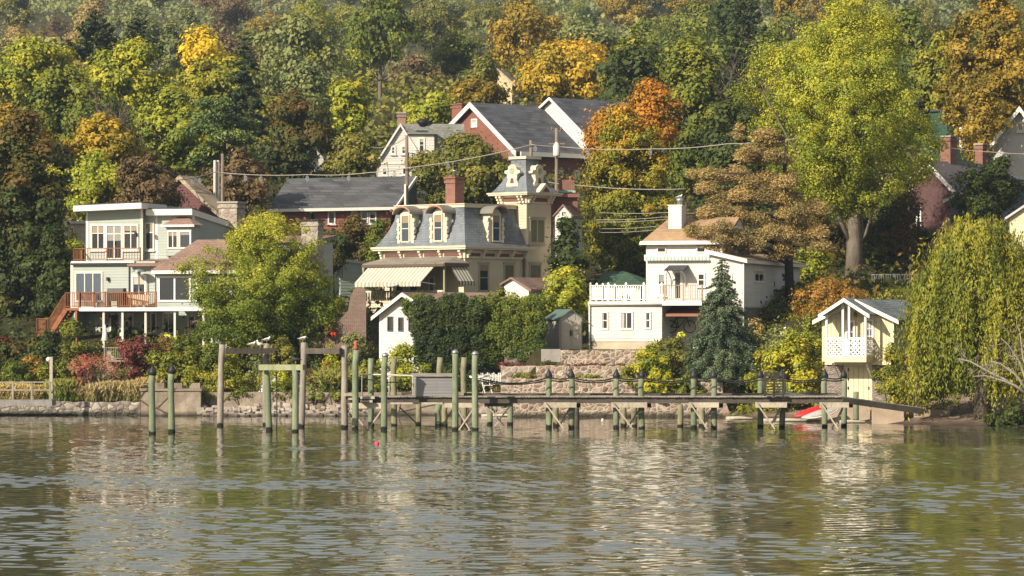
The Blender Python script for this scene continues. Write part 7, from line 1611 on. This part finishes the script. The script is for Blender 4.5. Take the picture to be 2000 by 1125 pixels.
def utilities():
    PW = m_wood('utility pole wood', (.22, .17, .13), (.11, .085, .065), grain=(5, 5, .6)); PG = m_paint('grey steel pole', (.42, .38, .35), .15); CB = m_plain('grey cable', (.27, .245, .215), .6)
    def pole(label, px, pt, Y, r, m, extra=None):
        X = WX(px, Y); g = gz(X, Y); root = empty('utility_pole', (X, Y, g - .5), 0, label, 'utility pole', 'utility poles along the village street'); b = MB(); b.tube([(0, 0, 0), (0, 0, WZ(pt, Y) - g + .5)], [r, r * .8], 12); b.build('pole', m, root); return root
    a = pole('left grey steel pole of the close pair beside the stone chimney', 419.5, 313, 66, .115, PG); pole('right grey steel pole of the close pair beside the stone chimney', 426, 313, 66.2, .115, PG); pole('old wooden pole just behind the close pair of grey steel poles', 434.5, 300, 68, .12, PW)
    p = pole('dark wooden pole rising in front of the white gable house', 794.5, 264, 59, .125, PW); X, Y = WX(794.5, 59), 59; b = MB(); g = gz(X, Y) - .5; b.box(-.16, -.04, -.24, -.18, 0, WZ(360, Y) - g); b.build('conduit', WHT, p)
    t = pole('wooden pole carrying a grey transformer, in front of the brick hall', 1087, 250, 57.5, .12, PW); X, Y = WX(1087, 57.5), 57.5; g = gz(X, Y) - .5; b = MB(); z0, z1 = WZ(306, Y) - g, WZ(283, Y) - g; b.lathe([(.2, z0), (0.22, z0 + .1), (.22, z1 - .1), (.17, z1), (.08, z1 + .15)], (0, -.36, 0), 14); b.build('transformer', m_paint('pale grey steel', (.50, .48, .45)), t); b = MB(); b.bar((-.5, -.2, WZ(281, Y) - g), (.5, -.2, WZ(281, Y) - g), .1, .1); b.bar((-.3, 0, WZ(256, Y) - g), (.3, 0, WZ(256, Y) - g), .06, .06)
    for dx in (-.28, .28): b.tube([(dx, 0, WZ(256, Y) - g), (dx, 0, WZ(248, Y) - g)], .05, 6)
    b.build('crossarm', PW, t)
    pole('top of a wooden pole rising behind the mansard tower roof', 1037, 274, 57, .125, PW)
    def cable(label, pts, r, spacers=()):
        """pts: (px, py, Y) supports with sag py between"""
        b = MB(); V = [P(*p) for p in pts]; fine = []
        for i, (a, c) in enumerate(zip(V, V[1:])):
            for k in range(6): t = k / 6; fine.append(a.lerp(c, t) - Vector((0, 0, (c - a).length * .018 * 4 * t * (1 - t))))
        fine.append(V[-1]); b.tube(fine, r, 6); o = tag(b.build('overhead_cable', CB), label, 'cable', 'overhead cables')
        for px in spacers:
            q = min(fine, key=lambda v: abs(1000 + v.x / S(v.y) - px)); sb = MB(); s = .012
            for k in range(8): a0, a1 = k * .785, (k + 1) * .785; sb.bar((.09 * math.cos(a0), 0, -.24 + .16 * math.sin(a0)), (.09 * math.cos(a1), 0, -.24 + .16 * math.sin(a1)), .04)
            sb.bar((0, 0, 0), (0, 0, -.48), .04); sb.build('cable_spacer', GALV, o, tuple(q))
    cable('thick spliced cable from the grey steel poles to the pole behind the tower', [(330, 353, 60), (420, 336, 65.6), (600, 341, 63), (722, 337, 60), (795, 328, 58.7), (1037, 283, 56.8)], .03, (375, 395, 445, 470, 518, 600, 676, 770, 862, 978))
    cable('thick spliced cable from the tower pole over the tall green tree', [(1037, 282, 56.8), (1087, 286, 57.2), (1270, 291, 55), (1420, 281, 53), (1560, 270, 52)], .03, (1047, 1096, 1158, 1273))
    cable('pale sagging cable beside the low brick house chimney', [(1054, 353, 55), (1130, 362, 55), (1340, 369, 53)], .032)
    cable('upper thin line over the white house chimney', [(1105, 410, 54), (1305, 415, 50), (1400, 415, 50)], .02); cable('second thin line left of the white house chimney', [(1108, 427, 54), (1305, 423, 50)], .02); cable('third thin line left of the white house chimney', [(1110, 431, 54), (1305, 428, 50)], .02); cable('fourth thin line left of the white house roof', [(1135, 445, 54), (1290, 441, 50)], .018); cable('lowest thin line left of the white house roof', [(1125, 452, 54), (1280, 449, 50)], .018)
    cable('thick pale cable above the plum house roof', [(1850, 288, 56), (1936, 297, 56), (2060, 300, 56)], .03); cable('thin dark stay in front of the white gable house', [(722, 287, 75), (794, 268, 59)], .02)
# ================================================================ gardens
def gardens():
    L = LM; B = bush
    B('dark rounded shrub behind the straw grasses', 28, 690, 752, 84, 29.5, L['green'], 5000, .13, 34); B('dusky red shrub at the left edge', 6, 655, 720, 60, 34.5, L['maroon'], 3000, .14, 24); B('dark shrub beside the foot of the red wooden stairs', 62, 648, 720, 60, 35.5, L['dkmix'], 4000, .15, 28); B('low olive shrub between the clipped conifers and the bare maple', 128, 668, 745, 60, 31.8, L['olive'], 3600, .13, 28); B('green shrub below the patio umbrella', 235, 660, 745, 60, 32.6, L['green'], 3600, .13, 26)
    B('dark green bank shrub at the left edge under the tall maple', 25, 655, 745, 130, 33, L['dkmix'], 7000, .17, 40); B('dark shrub below the wooden stair landing', 95, 640, 735, 90, 32, L['dark'], 4500, .16, 26)
    B('dense dark green shrub tucked under the red wooden stairs', 140, 603, 680, 66, 34.5, L['green'], 4000, .14, 24); B('orange-leaved low shrub left of the clipped conifers', 62, 688, 748, 52, 30, L['orange'], 1800, .14, 16, prof='round')
    B('yellow-green rounded conifer hedge left of the lamp post', 88, 688, 748, 46, 29, L['ygreen'], 3000, .11, 20, prof='egg'); B('yellow-green rounded conifer hedge right of the lamp post', 122, 690, 748, 50, 29.4, L['green'], 3000, .11, 20, prof='egg', th=.5)
    B('deep maroon mound shrub under the bare red maple', 158, 712, 755, 66, 28.4, L['maroon'], 4000, .1, 26)
    B('maroon Japanese maple with dense foliage left of the mixed shrub', 268, 648, 745, 92, 30.6, L['maroon'], 8000, .12, 44, prof='vase')
    # bare red maple
    Y = 29.6; X = WX(200, Y); g = gz(X, Y); rng = np.random.default_rng(8); root = empty('bare_red_maple', (X, Y, g), 0, 'half bare red maple with twisted pale limbs above the tan grasses', 'tree'); b = MB(); tips = []
    for d, L_ in (((-.9, 0, .7), .95), ((-.4, .2, 1), .95), ((.1, -.1, 1.1), 1.0), ((.6, .1, .8), .8), ((-1.2, -.2, .45), .8)): branching(b, rng, (0, 0, 0), d, L_, .07, 4, .42, .12, tips, (2, 4), .3)
    b.build('trunk', m_wood('pale maple bark', (.26, .20, .17), (.15, .11, .09)), root, fix=False)
    T = np.array([tuple(t) for t in tips]); n = 4200; k = rng.integers(0, len(T), n); p = T[k] + rng.normal(size=(n, 3)) * .14; tone = np.clip(.6 - p[:, 0] * .12 + rng.normal(size=n) * .12, 0, 1); keep = rng.random(n) < np.clip(.55 - p[:, 0] * .35, .18, 1)
    o = bpy.data.objects.new('crown', leaf_mesh('crown', p[keep], rng.normal(size=(keep.sum(), 3)) + np.array([0, -.3, .4]), .07 * rng.uniform(.6, 1.3, keep.sum()), tone[keep], L['pink'])); COL.objects.link(o); o.parent = root
    # ornamental grasses on the seawall
    gl = ['left', 'second', 'third', 'fourth', 'fifth', 'sixth', 'seventh', 'rightmost']
    for i, (px, pt, w, m) in enumerate(((120, 738, 44, 'blade'), (150, 752, 46, 'plume'), (172, 757, 40, 'plume'), (198, 745, 52, 'plume'), (222, 742, 50, 'plume'), (245, 745, 50, 'plume'), (268, 740, 44, 'plume'), (288, 735, 36, 'straw'))):
        grass_clump('tan plumed grass on the rubble seawall, %s of the row' % (gl[i] if i in (0, 7) else gl[i] + ' from the left'), px, pt, 785, w, 26.9 + (i % 3) * .3, L[m], 3200, 100 + i, group='plumed grasses on the seawall', w=.16)
    for i, (px, pt, w) in enumerate(((12, 744, 60), (45, 747, 50), (70, 750, 30))): grass_clump('straw yellow grass behind the gangway railing, %s' % ['left clump', 'middle clump', 'right clump'][i], px, pt, 782, w, 27.2, L['straw'], 2600, 120 + i, group='straw grasses behind the gangway', w=.15)
    B('large mixed shrub of green and russet leaves behind the capped pilings', 350, 642, 762, 118, 29.6, L['ygreen'], 9000, .13, 52, th=-.2); B('russet-topped shrub below the deck posts', 330, 650, 720, 66, 31.5, L['rust'], 4000, .12, 26, prof='round'); B('yellow flowers poking above the mixed shrub', 327, 645, 660, 14, 29.2, L['yelf'], 90, .09, 7, on_ground=False, name='yellow_flowers', cat='flowers')
    B('deep green shrub right of the mixed shrub', 415, 660, 762, 90, 30, L['green'], 6500, .13, 36); B('feathery fresh green shrub under the lower windows', 470, 638, 720, 110, 32, L['bright'], 7000, .13, 40); B('pale flowering shrub below the willow-leaved tree', 508, 655, 735, 66, 31, L['sage'], 4000, .12, 28); B('tan-green viburnum left of the brick garden wall', 552, 650, 730, 66, 30, L['olive'], 4500, .13, 28, prof='round'); B('dark undershrub in the shade left of the brick garden wall', 600, 650, 740, 70, 31, L['dark'], 4000, .13, 26)
    B('yellow-green low shrub on the seawall behind the left grey frame', 440, 700, 768, 110, 27.6, L['ygreen'], 5000, .11, 40); B('low mixed perennials behind the green piling frame', 545, 715, 768, 100, 27.4, L['bright'], 4500, .1, 40, th=.2); B('russet and green perennials between the grey frames', 630, 695, 768, 90, 27.8, L['rust'], 4000, .1, 36, ta=.9); B('white-flowered cushion plant behind the green piling frame', 527, 734, 752, 36, 27, L['white'], 240, .1, 12, on_ground=False, name='white_flowers', cat='flowers'); B('white cushion flowers at the foot of the left grey frame', 513, 748, 768, 20, 26.8, L['white'], 160, .1, 8, on_ground=False, name='white_flowers', cat='flowers')
    grass_clump('arching green fountain grass left of the dock end', 660, 712, 768, 44, 27, L['blade'], 2600, 140, w=.14, lean=.9)
    B('blue-grey low foliage on the seawall right of the green frame', 600, 742, 768, 60, 26.9, L['sage'], 2000, .1, 20); B('white-tipped silvery shrub before the brick pier', 690, 628, 700, 60, 30.5, L['sage'], 4500, .11, 32, prof='round'); B('small green shrub under the red geranium', 648, 655, 705, 46, 30.4, L['bright'], 2400, .11, 20)
    B('yellow-green shrub hiding the base of the white garage', 790, 664, 752, 115, 28, L['lime'], 9000, .12, 50, th=.3); B('yellow-green shrub behind the leftmost dock pilings', 722, 688, 768, 70, 27.5, L['ygreen'], 4500, .11, 32)
    for i, (px, w, m) in enumerate(((405, 40, 'ygreen'), (470, 50, 'green'), (560, 46, 'olive'), (615, 50, 'blade'), (655, 36, 'green'))):
        B('weedy trailing plant hanging over the long concrete seawall, %s from the left' % ORD[i], px, 758, 782, w, 25.95, L[m], 900, .09, 16, on_ground=False, depth=.35, name='trailing_plant', cat='plant')
    # ivy over the garage
    def ivy(label, px0, px1, pt, pb, Y, n, seed, dep=1.6, m='dark'):
        rng = np.random.default_rng(seed); x0, x1 = WX(px0, Y), WX(px1, Y); z0, z1 = max(gz((x0+x1)/2, Y) - .2, WZ(pb, Y)), WZ(pt, Y); nc = max(24, int((x1-x0) * (z1-z0) * 14))
        C = np.stack([rng.uniform(0, x1-x0, nc), rng.uniform(0, dep, nc), rng.uniform(.1, z1-z0, nc)], 1); front = rng.random(nc) < .6; C[front, 1] = rng.uniform(0, .35, front.sum()); C[:, 2] -= ((C[:, 0] / (x1-x0) - .5) ** 4) * 3 * rng.random(nc)
        rad = rng.uniform(.28, .5, nc); k = rng.integers(0, nc, n); d = rng.normal(size=(n, 3)); d /= np.linalg.norm(d, axis=1, keepdims=True); p = C[k] + d * (rng.random(n) ** .4 * rad[k])[:, None]
        nn = d * .6 + rng.normal(size=(n, 3)) * .5 + np.array([0, -.5, .4]); tone = np.clip(.3 + .45 * (rng.random(nc)[k] - .4) + .45 * (p[:, 2] / (z1-z0) - .62) + .25 * (rng.random(n) - .5), 0, 1)
        o = bpy.data.objects.new('ivy', leaf_mesh('ivy', p, nn, (.13 * rng.uniform(.6, 1.4, n)), tone, L[m])); COL.objects.link(o); o.location = (x0, Y, z0); tag(o, label, 'ivy')
    ivy('large dark ivy mass covering the right half of the white garage', 812, 942, 584, 722, 27.9, 62000, 31, 2.2, 'dark'); ivy('dark ivy mass between the garage and the garden shed', 930, 1058, 584, 714, 28.2, 54000, 32, 2.0, 'green'); ivy('ivy trailing along the right rake of the white garage gable', 790, 830, 578, 618, 29.6, 2200, 33, .6, 'green'); B('ivy-covered stump rising above the ivy mass', 980, 552, 640, 46, 29, L['green'], 3000, .13, 24, prof='tall', on_ground=False)
    B('dark shade shrub at the foot of the ivy', 905, 690, 760, 120, 27.6, L['dark'], 5000, .13, 36)
    B('red groundcover on the little terrace left of the middle wall', 1000, 706, 718, 80, 26.4, L['maroon'], 900, .08, 16, on_ground=False, name='groundcover_plant', cat='plant')
    # right: climbing greenery
    B('leafy green shrub spilling over the right end of the terraces', 1270, 660, 772, 112, 23.4, L['bright'], 9000, .13, 50, on_ground=False, ta=.7); B('russet-green shrub left of the blue spruce', 1325, 655, 770, 80, 25.2, L['olive'], 6500, .13, 40, on_ground=False, ta=.9); B('low green shrub at the right end of the lowest terrace wall', 1225, 705, 772, 60, 23.2, L['ygreen'], 3200, .12, 26, on_ground=False)
    B('leafy shrub cascading over the lowest terrace wall behind the dock, left of the spruce', 1285, 712, 772, 120, 22.0, L['bright'], 6500, .12, 50, on_ground=False, ta=.8, depth=.4); B('darker shrub cascading over the lowest terrace wall at its right end', 1345, 722, 775, 60, 22.0, L['green'], 5200, .12, 42, on_ground=False, ta=.8, depth=.45); B('ochre weeds along the top of the lowest terrace wall', 1150, 730, 741, 70, 23.1, L['ygreen'], 1200, .08, 24, on_ground=False, depth=.3); B('red-brown creeper along the top of the middle terrace wall', 1165, 708, 716, 130, 25.1, L['maroon'], 1500, .07, 34, on_ground=False, depth=.2)
    B('dark leafy plants filling the corner under the grey block shed footing', 1072, 700, 742, 70, 25.6, L['dkmix'], 2600, .1, 30, on_ground=False, depth=.5)
    B('rough grass tufts at the left end of the middle terrace wall', 1030, 724, 742, 70, 23.6, L['olive'], 1500, .09, 24, on_ground=False, depth=.5)
    B('shrub behind the blue spruce base', 1462, 640, 765, 80, 26, L['green'], 6000, .14, 34); B('bright green vine-covered shrub left of the boathouse', 1545, 640, 772, 130, 19.5, L['bright'], 12000, .14, 60, ta=.8, th=.15); B('tall bright green vine mass touching the boathouse wall', 1585, 612, 770, 70, 21, L['bright'], 7000, .14, 40, prof='tall'); B('yellowing vine shrub behind the slatted panel', 1495, 655, 770, 90, 21, L['ygreen'], 7000, .13, 40)
    B('tan dry shrub on the slope below the white house wing', 1480, 612, 690, 80, 30, L['tan'], 4200, .13, 30); B('white flowering shrub on the slope below the cedar trunk', 1527, 628, 668, 56, 28.5, L['white'], 520, .1, 26, name='flowering_shrub'); B('green shrub around the white flowers below the cedar', 1520, 625, 700, 100, 29, L['sage'], 5000, .13, 34); B('green shrub climbing beside the boathouse roof', 1590, 600, 690, 60, 27, L['olive'], 3500, .13, 26); B('yellow flower spikes before the annex bay', 1331, 645, 664, 26, 27.6, L['yelf'], 170, .09, 10, on_ground=False, name='yellow_flowers', cat='flowers'); B('low shrub along the lawn edge before the annex', 1300, 655, 690, 70, 27.8, L['olive'], 2600, .12, 24, on_ground=False)
    B('rambling rose bush with red hips right of the boathouse door', 1742, 668, 782, 84, 10.6, L['ygreen'], 7000, .11, 46, prof='round'); B('cluster of red roses on the rambling rose', 1779, 684, 692, 8, 10.1, L['redf'], 40, .09, 4, on_ground=False, name='red_roses', cat='flowers'); B('lower cluster of red roses on the rambling rose', 1771, 703, 711, 9, 10.1, L['redf'], 40, .09, 4, on_ground=False, name='red_roses', cat='flowers')
    B('green shrub under the raised deck behind the boathouse', 1740, 570, 640, 80, 46, L['green'], 4000, .16, 26); B('dark shrub at the foot of the bare grey trunk', 1640, 590, 650, 90, 40, L['dark'], 4500, .17, 30); B('leafy shrub at the cedar trunk foot', 1560, 580, 650, 80, 42, L['green'], 4500, .16, 30)
    B('dark shrub at the right edge under the willow', 1975, 780, 836, 80, 5.5, L['dark'], 3500, .13, 24)
    # ground cover
    def cover(name, xr, yr, n, h, leaf, m, seed, per=9):
        rng = np.random.default_rng(seed); nc = n // per; x = rng.uniform(*xr, nc); y = rng.uniform(*yr, nc); patch = np.array([math.sin(a * .7 + seed) * math.cos(b_ * .55) for a, b_ in zip(x, y)])
        k = np.repeat(np.arange(nc), per); ht = h * rng.uniform(.3, 1, nc) * (.75 + .5 * patch); zg = np.array([gz(a, b_) for a, b_ in zip(x, y)])
        r = leaf * 2.2; p = np.stack([x[k] + rng.normal(size=len(k)) * r, y[k] + rng.normal(size=len(k)) * r, zg[k] + rng.random(len(k)) * ht[k]], 1)
        nn = rng.normal(size=(len(k), 3)) * .7 + np.array([0, -.2, .7]); tone = np.clip(.45 + .3 * patch[k] + .4 * (rng.random(nc)[k] - .5) + .2 * (rng.random(len(k)) - .5), 0, 1)
        o = bpy.data.objects.new(name, leaf_mesh(name, p, nn, leaf * rng.uniform(.6, 1.4, len(k)), tone, L[m])); COL.objects.link(o); tag(o, kind='stuff')
    cover('ground_cover', (-48, .2), (27, 38), 40000, .5, .14, 'olive', 1); cover('ground_cover', (11.5, 30), (20, 46), 26000, .6, .16, 'ygreen', 2); cover('ground_cover', (-62, 62), (36, 135), 95000, 1.8, .34, 'dkmix', 3, 14); cover('undergrowth', (-110, 110), (130, 300), 70000, 3.2, .6, 'olive', 4, 16); cover('undergrowth', (-190, 190), (300, 980), 100000, 5, 1.1, 'sage', 5, 16)
# ================================================================ camera, light, render
def setup():
    cam = bpy.data.cameras.new('camera'); co = bpy.data.objects.new('camera', cam); COL.objects.link(co)
    cam.sensor_width = 36; cam.lens = 36 * F / 2000; cam.shift_y = 84.5 / 2000
    co.location = (0, CAMY, CH); co.rotation_euler = (R(90), 0, 0)
    cam.clip_start = 1; cam.clip_end = 4000; SC.camera = co
    w = bpy.data.worlds.new('World'); SC.world = w; w.use_nodes = True
    nt = w.node_tree; bg = nt.nodes['Background']
    sky = nt.nodes.new('ShaderNodeTexSky'); sky.sky_type = 'NISHITA'; sky.sun_disc = False
    to_sun = Vector(SUN).normalized(); el = math.asin(to_sun.z); az = math.atan2(to_sun.x, to_sun.y)
    sky.sun_elevation = el; sky.sun_rotation = az; sky.air_density = 1; sky.dust_density = 2.5; sky.ozone_density = 1
    mx = nt.nodes.new('ShaderNodeMix'); mx.data_type = 'RGBA'; mx.blend_type = 'MULTIPLY'; mx.inputs[0].default_value = 1; mx.inputs[7].default_value = (1, .96, .88, 1)
    nt.links.new(sky.outputs[0], mx.inputs[6]); m2 = nt.nodes.new('ShaderNodeMix'); m2.data_type = 'RGBA'; m2.inputs[0].default_value = .5; m2.inputs[7].default_value = (5.6, 5.5, 5.3, 1); nt.links.new(mx.outputs[2], m2.inputs[6]); nt.links.new(m2.outputs[2], bg.inputs[0]); bg.inputs[1].default_value = SKY
    l = bpy.data.lights.new('sun', 'SUN'); l.energy = SUNE; l.angle = R(.5); l.color = (1, .89, .72)
    lo = bpy.data.objects.new('sun', l); COL.objects.link(lo); lo.rotation_euler = (-to_sun).to_track_quat('-Z', 'Y').to_euler(); lo.location = (-60, -80, 90)
    SC.view_settings.view_transform = 'Standard'; SC.view_settings.look = 'None'; SC.view_settings.exposure = EXPO; SC.view_settings.gamma = 1
    SC.render.engine = 'CYCLES'; c = SC.cycles
    c.max_bounces = 7; c.diffuse_bounces = 3; c.glossy_bounces = 3; c.transmission_bounces = 3; c.volume_bounces = 1; c.transparent_max_bounces = 6
    c.use_denoising = True; c.use_adaptive_sampling = True
    try: c.denoiser = 'OPENIMAGEDENOISE'; c.denoising_input_passes = 'RGB_ALBEDO_NORMAL'
    except Exception: pass
    c.sample_clamp_indirect = 6
    SC.render.film_transparent = False
def haze():
    b = MB(); b.box(-505, 505, -425, 1205, -5, 165)
    m = bpy.data.materials.new('haze air'); m.use_nodes = True; nt = m.node_tree; nt.nodes.clear()
    o = nt.nodes.new('ShaderNodeOutputMaterial'); v = nt.nodes.new('ShaderNodeVolumePrincipled')
    v.inputs['Color'].default_value = (.62, .79, 1, 1); v.inputs['Density'].default_value = HAZE; v.inputs['Anisotropy'].default_value = .3
    nt.links.new(v.outputs[0], o.inputs['Volume'])
    h = b.build('haze', m); tag(h, kind='stuff')
SUN = (-.95, -1, .76); SUNE = 5.0; SKY = .072; EXPO = .76; HAZE = .00014
build_terrain(); build_water()
hill_forest(); big_trees()
house_left(); house_mansard(); house_white(); boathouse(); small_buildings()
walls(); pilings(); dock(); birds(); shore_things(); utilities(); gardens()
setup(); haze()
